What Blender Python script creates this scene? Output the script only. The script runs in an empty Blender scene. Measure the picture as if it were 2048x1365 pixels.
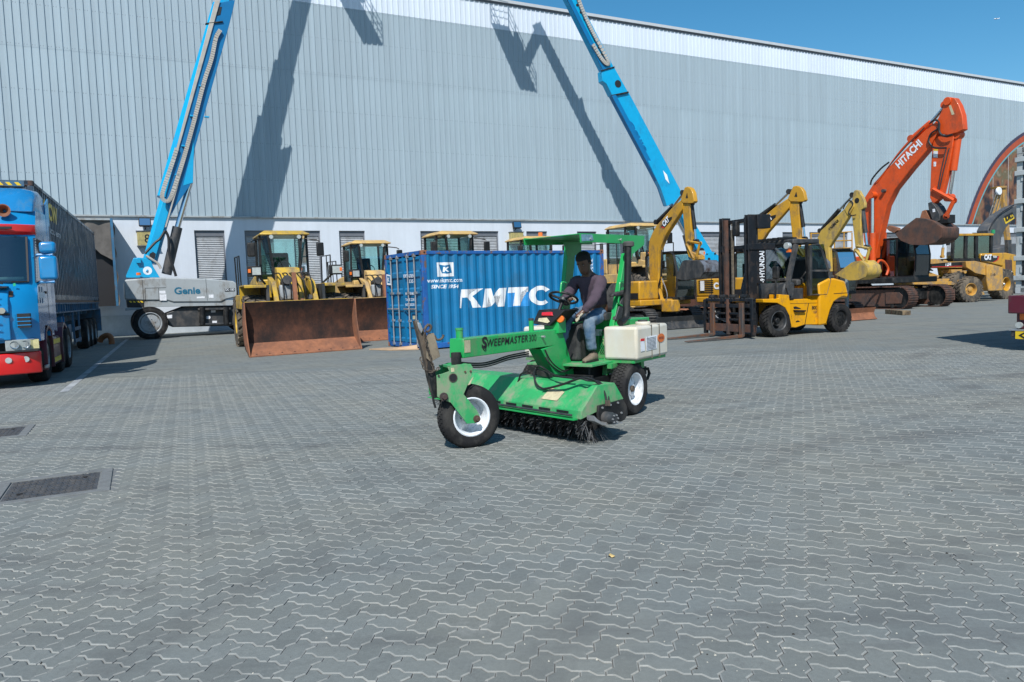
import bpy, bmesh, math, random
from mathutils import Vector, Matrix
R = math.radians
sc = bpy.context.scene
COL = sc.collection
rnd = random.Random(7)

# ------------------------------------------------------------------ camera, sky, sun, exposure
FOC, PITCH, ROLL, CAMH = 1480.0, .0698, .0363, 1.5
_up = Vector((0, math.sin(PITCH), math.cos(PITCH))); _fw = Vector((0, math.cos(PITCH), -math.sin(PITCH))); _rt = Vector((1, 0, 0))
CR = math.cos(ROLL) * _rt - math.sin(ROLL) * _up
CU = math.sin(ROLL) * _rt + math.cos(ROLL) * _up
CP = Vector((0, 0, CAMH))
cam_d = bpy.data.cameras.new("camera"); cam = bpy.data.objects.new("camera", cam_d); COL.objects.link(cam)
cam_d.sensor_width = 36; cam_d.lens = FOC / 2048 * 36; cam_d.clip_start = .05; cam_d.clip_end = 2000
m3 = Matrix((CR, CU, -_fw)).transposed().to_4x4(); m3.translation = CP; cam.matrix_world = m3
sc.camera = cam

SUN_AZ, SUN_EL = R(8), R(47)          # light travels toward +Y, a little to +X
world = bpy.data.worlds.new("World"); sc.world = world; world.use_nodes = True
wn = world.node_tree; wn.nodes.clear()
sky = wn.nodes.new("ShaderNodeTexSky"); sky.sky_type = 'NISHITA'; sky.sun_disc = False
sky.sun_elevation = SUN_EL; sky.sun_rotation = R(188); sky.air_density = 1.0; sky.dust_density = .6; sky.ozone_density = 4.0
bg = wn.nodes.new("ShaderNodeBackground"); bg.inputs[1].default_value = .078
wo = wn.nodes.new("ShaderNodeOutputWorld")
hs = wn.nodes.new("ShaderNodeHueSaturation"); hs.inputs['Saturation'].default_value = 1.28; hs.inputs['Value'].default_value = 1.62; hs.inputs['Hue'].default_value = .486
wn.links.new(sky.outputs[0], hs.inputs['Color']); wn.links.new(hs.outputs[0], bg.inputs[0]); wn.links.new(bg.outputs[0], wo.inputs[0])
sun_d = bpy.data.lights.new("sun", 'SUN'); sun_d.energy = 5.0; sun_d.angle = R(.5); sun_d.color = (1, .965, .92)
sun = bpy.data.objects.new("sun", sun_d); COL.objects.link(sun)
sdir = Vector((math.sin(SUN_AZ) * math.cos(SUN_EL), math.cos(SUN_AZ) * math.cos(SUN_EL), -math.sin(SUN_EL)))
sun.rotation_euler = sdir.to_track_quat('-Z', 'Y').to_euler(); sun.location = (-5, -20, 30)
sc.view_settings.view_transform = 'Standard'; sc.view_settings.look = 'None'
sc.view_settings.exposure = 0.06; sc.view_settings.gamma = 1; sc.view_settings.use_curve_mapping = False
try: sc.cycles.max_bounces = 6; sc.cycles.transparent_max_bounces = 12; sc.cycles.use_denoising = True
except Exception: pass

# ------------------------------------------------------------------ surveying: photo sight lines onto real planes
def sight(x, y): return (x - 1024) / FOC * CR - (y - 682.5) / FOC * CU + _fw
def G(x, y, z=0.0):
    d = sight(x, y); return CP + d * ((z - CAMH) / d.z)

# ------------------------------------------------------------------ materials
def _n(nt, t, **k):
    n = nt.nodes.new(t)
    for a, b in k.items(): setattr(n, a, b)
    return n
def mat(name, col, rough=.5, metal=0., var=.12, scale=2.5, dirt=None, amt=.35, dscale=1.2, bump=.0, bscale=40, coat=0., edge=.08, spec=.5, rand=0., streak=0.):
    """painted / cast / rubber surfaces: base colour, soft mottling, patches of dirt or rust, fine relief"""
    m = bpy.data.materials.new(name); m.use_nodes = True; nt = m.node_tree; L = nt.links
    p = nt.nodes["Principled BSDF"]; p.inputs["Roughness"].default_value = rough; p.inputs["Metallic"].default_value = metal
    p.inputs["Coat Weight"].default_value = coat; p.inputs["Coat Roughness"].default_value = .08
    p.inputs["Specular IOR Level"].default_value = spec
    tc = _n(nt, "ShaderNodeTexCoord"); n1 = _n(nt, "ShaderNodeTexNoise"); n1.inputs["Scale"].default_value = scale; n1.inputs["Detail"].default_value = 6
    n1.inputs["Roughness"].default_value = .65
    L.new(tc.outputs["Object"], n1.inputs["Vector"])
    mr = _n(nt, "ShaderNodeMapRange"); mr.inputs[1].default_value = .3; mr.inputs[2].default_value = .7
    mr.inputs[3].default_value = 1 - var; mr.inputs[4].default_value = 1 + var; L.new(n1.outputs[0], mr.inputs[0])
    mul = _n(nt, "ShaderNodeMix", data_type='RGBA', blend_type='MULTIPLY'); mul.inputs[0].default_value = 1
    mul.inputs[6].default_value = (*col, 1)
    if rand:
        oi = _n(nt, "ShaderNodeObjectInfo"); m2 = _n(nt, "ShaderNodeMapRange"); m2.inputs[3].default_value = 1 - rand; m2.inputs[4].default_value = 1 + rand
        L.new(oi.outputs["Random"], m2.inputs[0]); mm = _n(nt, "ShaderNodeMath", operation='MULTIPLY'); L.new(m2.outputs[0], mm.inputs[0]); L.new(mr.outputs[0], mm.inputs[1]); L.new(mm.outputs[0], mul.inputs[7])
    else: L.new(mr.outputs[0], mul.inputs[7])
    out = mul.outputs[2]
    if dirt:
        n2 = _n(nt, "ShaderNodeTexNoise"); n2.inputs["Scale"].default_value = dscale; n2.inputs["Detail"].default_value = 9; n2.inputs["Roughness"].default_value = .72
        mp = _n(nt, "ShaderNodeMapping"); mp.inputs["Location"].default_value = (3.1, 7.7, 1.3); mp.inputs["Scale"].default_value = (1, 1, .6)
        L.new(tc.outputs["Object"], mp.inputs[0]); L.new(mp.outputs[0], n2.inputs["Vector"])
        r2 = _n(nt, "ShaderNodeMapRange"); c = .5 + (.5 - amt) * .34; r2.inputs[1].default_value = c - edge; r2.inputs[2].default_value = c + edge
        L.new(n2.outputs[0], r2.inputs[0])
        mx = _n(nt, "ShaderNodeMix", data_type='RGBA'); L.new(r2.outputs[0], mx.inputs[0]); L.new(out, mx.inputs[6]); mx.inputs[7].default_value = (*dirt, 1)
        out = mx.outputs[2]
        r3 = _n(nt, "ShaderNodeMapRange"); r3.inputs[3].default_value = rough; r3.inputs[4].default_value = min(1, rough + .35)
        L.new(r2.outputs[0], r3.inputs[0]); L.new(r3.outputs[0], p.inputs["Roughness"])
    if streak:
        ge = _n(nt, "ShaderNodeNewGeometry"); m5 = _n(nt, "ShaderNodeMapping"); m5.inputs["Scale"].default_value = (2.6, 2.6, .07); L.new(ge.outputs["Position"], m5.inputs[0])
        n5 = _n(nt, "ShaderNodeTexNoise"); n5.inputs["Scale"].default_value = 1.0; n5.inputs["Detail"].default_value = 7; n5.inputs["Roughness"].default_value = .7; L.new(m5.outputs[0], n5.inputs["Vector"])
        r5 = _n(nt, "ShaderNodeMapRange"); r5.inputs[1].default_value = .35; r5.inputs[2].default_value = .65; r5.inputs[3].default_value = 1 - streak; r5.inputs[4].default_value = 1 + streak * .5; L.new(n5.outputs[0], r5.inputs[0])
        x5 = _n(nt, "ShaderNodeMix", data_type='RGBA', blend_type='MULTIPLY'); x5.inputs[0].default_value = 1; L.new(out, x5.inputs[6]); L.new(r5.outputs[0], x5.inputs[7]); out = x5.outputs[2]
    L.new(out, p.inputs["Base Color"])
    if bump:
        n3 = _n(nt, "ShaderNodeTexNoise"); n3.inputs["Scale"].default_value = bscale; n3.inputs["Detail"].default_value = 4
        L.new(tc.outputs["Object"], n3.inputs["Vector"])
        b = _n(nt, "ShaderNodeBump"); b.inputs["Strength"].default_value = bump; b.inputs["Distance"].default_value = .01
        L.new(n3.outputs[0], b.inputs["Height"]); L.new(b.outputs[0], p.inputs["Normal"])
    return m
def glass(name, tint, refl=.25):
    m = bpy.data.materials.new(name); m.use_nodes = True; nt = m.node_tree; L = nt.links; nt.nodes.clear()
    o = _n(nt, "ShaderNodeOutputMaterial"); t = _n(nt, "ShaderNodeBsdfTransparent"); t.inputs[0].default_value = (*tint, 1)
    g = _n(nt, "ShaderNodeBsdfGlossy"); g.inputs["Roughness"].default_value = .03; g.inputs[0].default_value = (.9, .95, 1, 1)
    lw = _n(nt, "ShaderNodeLayerWeight"); lw.inputs[0].default_value = refl; mx = _n(nt, "ShaderNodeMixShader")
    mr = _n(nt, "ShaderNodeMapRange"); mr.inputs[3].default_value = .13; mr.inputs[4].default_value = .85
    L.new(lw.outputs["Fresnel"], mr.inputs[0]); L.new(mr.outputs[0], mx.inputs[0]); L.new(t.outputs[0], mx.inputs[1]); L.new(g.outputs[0], mx.inputs[2]); L.new(mx.outputs[0], o.inputs[0])
    return m
M = {}
M['green'] = mat('green_paint', (.014, .34, .085), .38, var=.14, dirt=(.16, .22, .12), amt=.2, dscale=2.2, coat=.25, bump=.05, bscale=60)
M['green2'] = mat('green_paint_dusty', (.03, .33, .105), .5, var=.16, scale=5, dirt=(.22, .27, .17), amt=.33, dscale=3.5, bump=.06)
M['black'] = mat('black_paint', (.010, .011, .012), .5, var=.25, dirt=(.042, .040, .037), amt=.3, dscale=4, spec=.35)
M['blackm'] = mat('black_mast_steel', (.010, .012, .015), .5, var=.25, dirt=(.05, .034, .026), amt=.22, dscale=5, spec=.35)
M['hose'] = mat('rubber_hose', (.015, .015, .016), .55, var=.2)
M['rubber'] = mat('tyre_rubber', (.013, .013, .014), .85, spec=.3, var=.25, scale=6, dirt=(.045, .043, .04), amt=.36, dscale=5, bump=.2, bscale=90)
M['rubberb'] = mat('dusty_tyre_rubber', (.045, .042, .038), .9, var=.3, scale=6, dirt=(.16, .13, .095), amt=.5, dscale=3, bump=.3)
M['white'] = mat('white_rim_paint', (.72, .76, .8), .4, var=.05, dirt=(.35, .34, .32), amt=.22, dscale=6)
M['grey'] = mat('grey_paint', (.33, .36, .37), .5, var=.07, dirt=(.2, .19, .17), amt=.25, dscale=2)
M['greyrim'] = mat('grey_rim', (.30, .33, .35), .55, var=.1, dirt=(.18, .16, .14), amt=.3, dscale=4)
M['dgrey'] = mat('dark_grey_steel', (.03, .034, .038), .5, var=.2, dirt=(.08, .075, .07), amt=.35, dscale=3)
M['steel'] = mat('bare_steel', (.45, .47, .5), .25, metal=.9, var=.1)
M['chrome'] = mat('chrome_rod', (.62, .66, .7), .14, metal=1, var=.04)
M['alu'] = mat('dull_aluminium', (.42, .43, .44), .4, metal=.6, var=.1, dirt=(.2, .18, .15), amt=.3, dscale=5)
M['rust'] = mat('rust', (.095, .032, .014), .8, var=.55, scale=3.5, dirt=(.016, .010, .009), amt=.62, dscale=1.6, edge=.16, bump=.25, bscale=30)  # rust colour darkened to stand for shade on the loader bucket backs
M['rusto'] = mat('orange_rust', (.27, .11, .055), .85, var=.25, scale=4, dirt=(.15, .07, .045), amt=.4, dscale=2.5, edge=.12, bump=.2, bscale=35)
M['rustbr'] = mat('rusty_brown_steel', (.11, .052, .034), .7, var=.3, scale=4, dirt=(.05, .04, .038), amt=.4, dscale=3, bump=.15)
M['worn'] = mat('worn_fork_steel', (.085, .075, .07), .5, metal=.3, var=.3, dirt=(.16, .07, .035), amt=.5, dscale=5)
M['bucket'] = mat('polished_bucket_steel', (.22, .23, .25), .38, metal=.5, var=.4, scale=5, dirt=(.05, .035, .03), amt=.35, dscale=4)
M['yellow'] = mat('cat_yellow', (.50, .26, .018), .42, var=.1, dirt=(.20, .13, .06), amt=.25, dscale=3, coat=.15)
M['yellowd'] = mat('dusty_yellow', (.46, .25, .045), .6, var=.16, dirt=(.24, .17, .10), amt=.42, dscale=3.5)
M['yellowf'] = mat('forklift_yellow', (.66, .315, .004), .34, var=.07, dirt=(.3, .16, .04), amt=.16, dscale=4, coat=.3)
M['yellowp'] = mat('pale_yellow', (.52, .35, .065), .55, var=.12, dirt=(.25, .19, .10), amt=.35, dscale=4)
M['yellowl'] = mat('loader_yellow', (.50, .32, .03), .42, var=.1, dirt=(.22, .16, .08), amt=.38, dscale=3, coat=.1)
M['cream'] = mat('faded_loader_yellow', (.55, .36, .12), .6, var=.15, dirt=(.35, .25, .14), amt=.4, dscale=3)
M['orange'] = mat('orange_paint', (.62, .075, .008), .45, var=.1, dirt=(.32, .06, .02), amt=.22, dscale=1.6, coat=.1)
M['amber'] = mat('amber_lens', (.8, .17, .02), .2, var=.05, coat=.5)
M['red'] = mat('red_paint', (.62, .012, .012), .25, var=.05, coat=.6)
M['redlens'] = mat('red_lens', (.55, .02, .03), .2, var=.1, scale=8, coat=.5)
M['maroon'] = mat('maroon_paint', (.10, .012, .025), .35, var=.15, dirt=(.07, .04, .04), amt=.3, dscale=4, coat=.3)
M['truckblue'] = mat('truck_blue', (.003, .21, .48), .22, var=.08, dirt=(.05, .16, .33), amt=.15, dscale=2, coat=.7)
M['truckblue2'] = mat('truck_light_blue', (.012, .18, .42), .25, var=.12, dirt=(.06, .18, .3), amt=.25, dscale=2, coat=.5)
M['contblue'] = mat('container_blue', (.004, .155, .34), .42, var=.12, scale=1.3, dirt=(.006, .12, .25), amt=.3, dscale=1.5, coat=.1, bump=.05, streak=.12)
M['contworn'] = mat('container_blue_worn', (.012, .10, .33), .55, var=.25, scale=4, dirt=(.13, .08, .06), amt=.3, dscale=7, edge=.03)
M['navy'] = mat('navy_container', (.035, .06, .095), .26, var=.15, dirt=(.05, .065, .085), amt=.3, dscale=2, streak=.2)
M['genieblue'] = mat('boom_blue', (.0, .33, .60), .35, var=.06, dirt=(.0, .24, .46), amt=.2, dscale=1.5, coat=.3)
M['geniedk'] = mat('boom_dark_blue', (.0, .14, .34), .4, var=.08)  # darker blue paint of the tray, ducts and boom lettering
M['beige'] = mat('cable_track_beige', (.40, .38, .34), .6, var=.15)
M['tank'] = mat('translucent_tank', (.60, .585, .52), .45, var=.06, scale=4, dirt=(.55, .46, .30), amt=.22, dscale=2.5, edge=.2, coat=.15)
M['tan'] = mat('tan_plate', (.22, .18, .125), .6, var=.2, scale=8, dirt=(.10, .08, .06), amt=.3, dscale=9)
M['seat'] = mat('seat_vinyl', (.02, .021, .023), .6, var=.3, dirt=(.06, .06, .058), amt=.4, dscale=8)
M['skin'] = mat('dark_skin', (.10, .05, .032), .4, var=.12, scale=20)
M['hair'] = mat('black_hair', (.008, .007, .007), .85, var=.3, scale=60, bump=.6, bscale=220)
M['sweat'] = mat('purple_grey_sweatshirt', (.066, .045, .062), .92, var=.14, scale=9, bump=.35, bscale=16)
M['jeans'] = mat('blue_denim', (.045, .105, .19), .9, var=.3, scale=7, dirt=(.20, .25, .29), amt=.33, dscale=6, edge=.14, bump=.35, bscale=18)
M['glove'] = mat('work_glove', (.42, .38, .28), .9, var=.18, scale=15, bump=.3)
M['shoe'] = mat('dusty_boot', (.16, .125, .09), .85, var=.3, scale=14, bump=.3)
M['lit_white'] = mat('white_lettering', (.74, .78, .82), .6, var=.08, scale=3, dirt=(.55, .58, .60), amt=.15, dscale=6)
M['lit_black'] = mat('black_lettering', (.012, .012, .014), .55, var=.1)
M['lit_red'] = mat('red_lettering', (.6, .02, .02), .5, var=.1)
M['sticker'] = mat('old_cream_sticker', (.52, .47, .30), .6, var=.12, scale=30, dirt=(.35, .30, .2), amt=.35, dscale=14)
M['paper'] = mat('white_paper', (.75, .77, .8), .6, var=.06, dirt=(.4, .42, .45), amt=.25, dscale=14)
M['decalbk'] = mat('black_decal', (.012, .012, .013), .4, var=.1)
M['decalyl'] = mat('yellow_decal', (.72, .50, .02), .45, var=.08)
M['wood'] = mat('old_timber', (.20, .15, .09), .9, var=.35, scale=6, dirt=(.05, .04, .03), amt=.4, dscale=6)
M['card'] = mat('cardboard', (.42, .29, .18), .9, var=.15)
M['conc'] = mat('concrete_frame', (.145, .153, .152), .9, var=.2, scale=9, bump=.3, bscale=50)
M['iron'] = mat('cast_iron', (.06, .064, .07), .6, metal=.2, var=.3, scale=8, dirt=(.10, .095, .09), amt=.4, dscale=10)
M['plaster'] = mat('white_plaster', (.58, .63, .69), .9, var=.03, scale=.5, dirt=(.50, .54, .58), amt=.2, dscale=.3, edge=.2, bump=.05, streak=.05)
M['plasterl'] = mat('shaded_stained_plaster', (.50, .55, .59), .9, var=.12, scale=1.0, dirt=(.30, .34, .37), amt=.4, dscale=1.2, edge=.2)  # greyer plaster: shade at the wall foot painted in, with staining
M['clad'] = mat('grey_cladding', (.325, .408, .452), .42, metal=.0, var=.05, scale=.35, dirt=(.30, .375, .425), amt=.35, dscale=.25, edge=.25, rand=.04, streak=.09)
M['cladw'] = mat('white_cladding', (.62, .69, .76), .42, var=.04, scale=.35, rand=.03, streak=.06)
M['shut'] = mat('shutter_slats', (.42, .44, .46), .5, var=.1, dirt=(.28, .28, .28), amt=.3, dscale=2)
M['shutf'] = mat('shutter_frame', (.13, .14, .16), .5, var=.1)
M['signy'] = mat('sign_yellow', (.40, .34, .13), .5, var=.15, scale=6, dirt=(.25, .22, .11), amt=.3, dscale=5)
M['tarp'] = mat('grey_tarp', (.11, .10, .09), .8, var=.3, scale=3, bump=.8, bscale=3)
M['tarpt'] = mat('tan_tarp', (.36, .25, .16), .85, var=.25, scale=5, bump=.8, bscale=4)
M['tblue'] = mat('trailer_blue', (.03, .12, .22), .5, var=.25, dirt=(.08, .09, .10), amt=.35, dscale=3)
M['gcont'] = mat('grey_container', (.40, .43, .43), .5, var=.08, dirt=(.25, .25, .24), amt=.25, dscale=4)
M['glassd'] = glass('dark_cab_glass', (.42, .62, .60)); M['glassk'] = glass('smoked_cab_glass', (.16, .27, .27), .3); M['glass'] = glass('clear_cab_glass', (.62, .84, .82))
M['glasst'] = glass('windscreen_tint', (.12, .2, .22), .4); M['glassb'] = glass('blue_tint_glass', (.05, .08, .11), .12)
M['pipe'] = mat('orange_clay', (.33, .12, .045), .7, var=.2, dirt=(.2, .1, .06), amt=.3)
M['lens'] = mat('lamp_lens', (.38, .41, .40), .12, var=.2, scale=14, coat=1)
M['mirrorg'] = mat('mirror_glass', (.5, .55, .6), .05, metal=1, var=.02)
M['brush'] = mat('brush_bristles', (.028, .029, .03), .7, var=.4, scale=25)
M['redrail'] = mat('red_rail', (.5, .05, .04), .5)
M['winch'] = mat('muddy_steel', (.12, .095, .07), .7, metal=.2, var=.35, scale=9, dirt=(.05, .04, .035), amt=.4, dscale=9)
M['romco'] = mat('charcoal_boom', (.06, .065, .072), .5, var=.12, dirt=(.12, .11, .1), amt=.3, dscale=2)
M['litgrey'] = mat('genie_logo_blue', (.01, .13, .22), .5)

# ------------------------------------------------------------------ mesh builder
class B:
    """collects shapes in metres; build() makes ONE mesh object"""
    def __init__(s): s.v = []; s.f = []; s.m = Matrix()
    def add(s, vs, fs):
        o = len(s.v); s.v += [s.m @ Vector(v) for v in vs]; s.f += [tuple(i + o for i in f) for f in fs]; return s
    def box(s, a, b):
        x0, y0, z0 = (min(p, q) for p, q in zip(a, b)); x1, y1, z1 = (max(p, q) for p, q in zip(a, b))
        return s.add([(x0,y0,z0),(x1,y0,z0),(x1,y1,z0),(x0,y1,z0),(x0,y0,z1),(x1,y0,z1),(x1,y1,z1),(x0,y1,z1)],
                     [(0,3,2,1),(4,5,6,7),(0,1,5,4),(1,2,6,5),(2,3,7,6),(3,0,4,7)])
    def hexa(s, v8): return s.add(v8, [(0,3,2,1),(4,5,6,7),(0,1,5,4),(1,2,6,5),(2,3,7,6),(3,0,4,7)])
    def loft(s, rings, cap=True, closed=True):
        n = len(rings[0]); vs = [v for r in rings for v in r]; fs = []
        for k in range(len(rings) - 1):
            for i in range(n if closed else n - 1):
                j = (i + 1) % n; fs.append((k*n+i, k*n+j, (k+1)*n+j, (k+1)*n+i))
        if cap: fs.append(tuple(range(n - 1, -1, -1))); fs.append(tuple((len(rings)-1)*n + i for i in range(n)))
        return s.add(vs, fs)
    def cyl(s, p0, p1, r0, r1=None, n=14, cap=True):
        p0, p1 = Vector(p0), Vector(p1); r1 = r0 if r1 is None else r1; d = (p1 - p0).normalized()
        a = d.orthogonal().normalized(); b = d.cross(a); rings = []
        for p, r in ((p0, r0), (p1, r1)):
            rings.append([p + (a * math.cos(t) + b * math.sin(t)) * r for t in (2 * math.pi * i / n for i in range(n))])
        return s.loft(rings, cap)
    def tube(s, pts, r, n=7, closed=False):
        pts = [Vector(p) for p in pts]; rings = []; a = None; N = len(pts)
        for i, p in enumerate(pts):
            q0 = pts[(i - 1) % N] if (closed or i > 0) else p; q1 = pts[(i + 1) % N] if (closed or i < N - 1) else p
            d = (q1 - q0).normalized()
            a = d.orthogonal().normalized() if a is None else (a - d * a.dot(d)).normalized()
            b = d.cross(a); rr = r[i] if isinstance(r, (list, tuple)) else r
            rings.append([p + (a * math.cos(t) + b * math.sin(t)) * rr for t in (2 * math.pi * k / n for k in range(n))])
        if closed: rings.append(rings[0])
        return s.loft(rings, not closed)
    def py(s, xz, y0, y1):
        """outline in the x-z plane given thickness from y0 to y1"""
        return s.loft([[(x, y0, z) for x, z in xz], [(x, y1, z) for x, z in xz]])
    def px(s, yz, x0, x1): return s.loft([[(x0, y, z) for y, z in yz], [(x1, y, z) for y, z in yz]])
    def pz(s, xy, z0, z1): return s.loft([[(x, y, z0) for x, y in xy], [(x, y, z1) for x, y in xy]])
    def lathe(s, prof, c, ax, n=28):
        """profile (radius, distance along the axis) turned about axis ax through c"""
        c = Vector(c); ax = Vector(ax).normalized(); a = ax.orthogonal().normalized(); b = ax.cross(a); rings = []
        for r, h in prof: rings.append([c + ax * h + (a * math.cos(t) + b * math.sin(t)) * max(r, 1e-4) for t in (2 * math.pi * i / n for i in range(n))])
        return s.loft(rings, False)
    def build(s, name, m, parent=None, bevel=0., seg=2, ang=34, loc=None):
        me = bpy.data.meshes.new(name); me.from_pydata(s.v, [], s.f); me.materials.append(M[m] if isinstance(m, str) else m)
        bm = bmesh.new(); bm.from_mesh(me); bmesh.ops.recalc_face_normals(bm, faces=bm.faces)
        ca = math.cos(R(ang))
        for f in bm.faces: f.smooth = True
        for e in bm.edges:
            if len(e.link_faces) == 2 and e.link_faces[0].normal.dot(e.link_faces[1].normal) < ca: e.smooth = False
            elif len(e.link_faces) != 2: e.smooth = False
        bm.to_mesh(me); bm.free()
        o = bpy.data.objects.new(name, me); COL.objects.link(o)
        if parent is not None: o.parent = parent
        if loc is not None: o.location = loc
        if bevel:
            b = o.modifiers.new("bevel", 'BEVEL'); b.width = bevel; b.segments = seg; b.limit_method = 'ANGLE'; b.angle_limit = R(38); b.use_clamp_overlap = True
        return o
def arc(c, r, a0, a1, n): return [(c[0] + r * math.cos(R(a0 + (a1 - a0) * i / n)), c[1] + r * math.sin(R(a0 + (a1 - a0) * i / n))) for i in range(n + 1)]
def smooth_path(pts, k=4):
    """Catmull-Rom through the points"""
    P = [Vector(p) for p in pts]; P = [P[0] * 2 - P[1]] + P + [P[-1] * 2 - P[-2]]; out = []
    for i in range(1, len(P) - 2):
        for j in range(k):
            t = j / k; a, b, c, d = P[i-1], P[i], P[i+1], P[i+2]
            out.append(.5 * ((2*b) + (c-a)*t + (2*a-5*b+4*c-d)*t*t + (3*b-a-3*c+d)*t**3))
    return out + [P[-2]]

class Fr:
    """a thing: an Empty on the ground; local x forward, y to its left, z up, plus sight-line helpers"""
    def __init__(s, name, label, cat, ox, oy, ang, group=None, oz=0):
        a = R(ang); s.f = Vector((math.sin(a), math.cos(a), 0)); s.l = Vector((-s.f.y, s.f.x, 0)); s.o = Vector((ox, oy, oz))
        if name:
            s.e = bpy.data.objects.new(name, None); COL.objects.link(s.e); s.e.location = s.o; s.e.rotation_euler = (0, 0, math.atan2(s.f.y, s.f.x))
            s.e['label'] = label; s.e['category'] = cat
            if group: s.e['group'] = group
    def loc(s, p): d = p - s.o; return Vector((d @ s.f, d @ s.l, d.z))
    def y(s, px, py, y=0.):
        d = sight(px, py); t = (y - (CP - s.o) @ s.l) / (d @ s.l); return s.loc(CP + d * t)
    def x(s, px, py, x=0.):
        d = sight(px, py); t = (x - (CP - s.o) @ s.f) / (d @ s.f); return s.loc(CP + d * t)
    def z(s, px, py, z=0.): return s.loc(G(px, py, z))
    def ys(s, pts, y): return [(q.x, q.z) for q in (s.y(a, b, y) for a, b in pts)]
    def xs(s, pts, x): return [(q.y, q.z) for q in (s.x(a, b, x) for a, b in pts)]
def tag(o, label=None, cat=None, group=None, kind=None):
    for k, v in (('label', label), ('category', cat), ('group', group), ('kind', kind)):
        if v: o[k] = v
    return o
def kids(o): return [c for c in bpy.data.objects if c.parent == o]
def copy_tree(o, parent=None):
    c = o.copy(); COL.objects.link(c); c.parent = parent
    for ch in list(o.children): copy_tree(ch, c)
    return c

# ------------------------------------------------------------------ lettering
def text_mesh(body, bold=0., shear=0., space=1.):
    cu = bpy.data.curves.new('lettering', 'FONT'); cu.body = body; cu.size = 1; cu.offset = bold; cu.shear = shear; cu.space_character = space; cu.resolution_u = 3
    o = bpy.data.objects.new('lettering', cu); me = bpy.data.meshes.new_from_object(o); bpy.data.objects.remove(o); return me
def letter(name, body, m, parent, a, b, h, up=(0, 0, 1), nrm=(0, 1, 0), bold=.012, shear=0., lift=.004, breaks=None, surf=None, space=1.):
    """lettering whose baseline runs from a to b (local metres), h tall, lying on a surface with normal nrm"""
    me = text_mesh(body, bold, shear, space); xs = [v.co.x for v in me.vertices]; ys = [v.co.y for v in me.vertices]
    x0, x1, y0, y1 = min(xs), max(xs), min(ys), max(ys); a, b = Vector(a), Vector(b); X = b - a; U = Vector(up).normalized(); N = Vector(nrm).normalized()
    if breaks:
        bm = bmesh.new(); bm.from_mesh(me)
        for t in breaks:
            tx = x0 + (t - 0) / X.length * (x1 - x0)
            bmesh.ops.bisect_plane(bm, geom=bm.verts[:] + bm.edges[:] + bm.faces[:], plane_co=(tx, 0, 0), plane_no=(1, 0, 0))
        bm.to_mesh(me); bm.free()
    for v in me.vertices:
        t = (v.co.x - x0) / (x1 - x0); u = (v.co.y - y0) / (y1 - y0) * h
        off = lift + (surf(t * X.length) if surf else 0); v.co = a + X * t + U * u + N * off
    me.materials.clear(); me.materials.append(M[m]); o = bpy.data.objects.new(name, me); COL.objects.link(o); o.parent = parent
    return o
def flat(name, pts3, m, parent, nrm, lift=.004, th=.002):
    """thin sticker / painted patch given by its corner points"""
    N = Vector(nrm).normalized(); b = B(); P = [Vector(p) for p in pts3]; b.loft([[p + N * (lift - th) for p in P], [p + N * lift for p in P]]); return b.build(name, m, parent)

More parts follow.
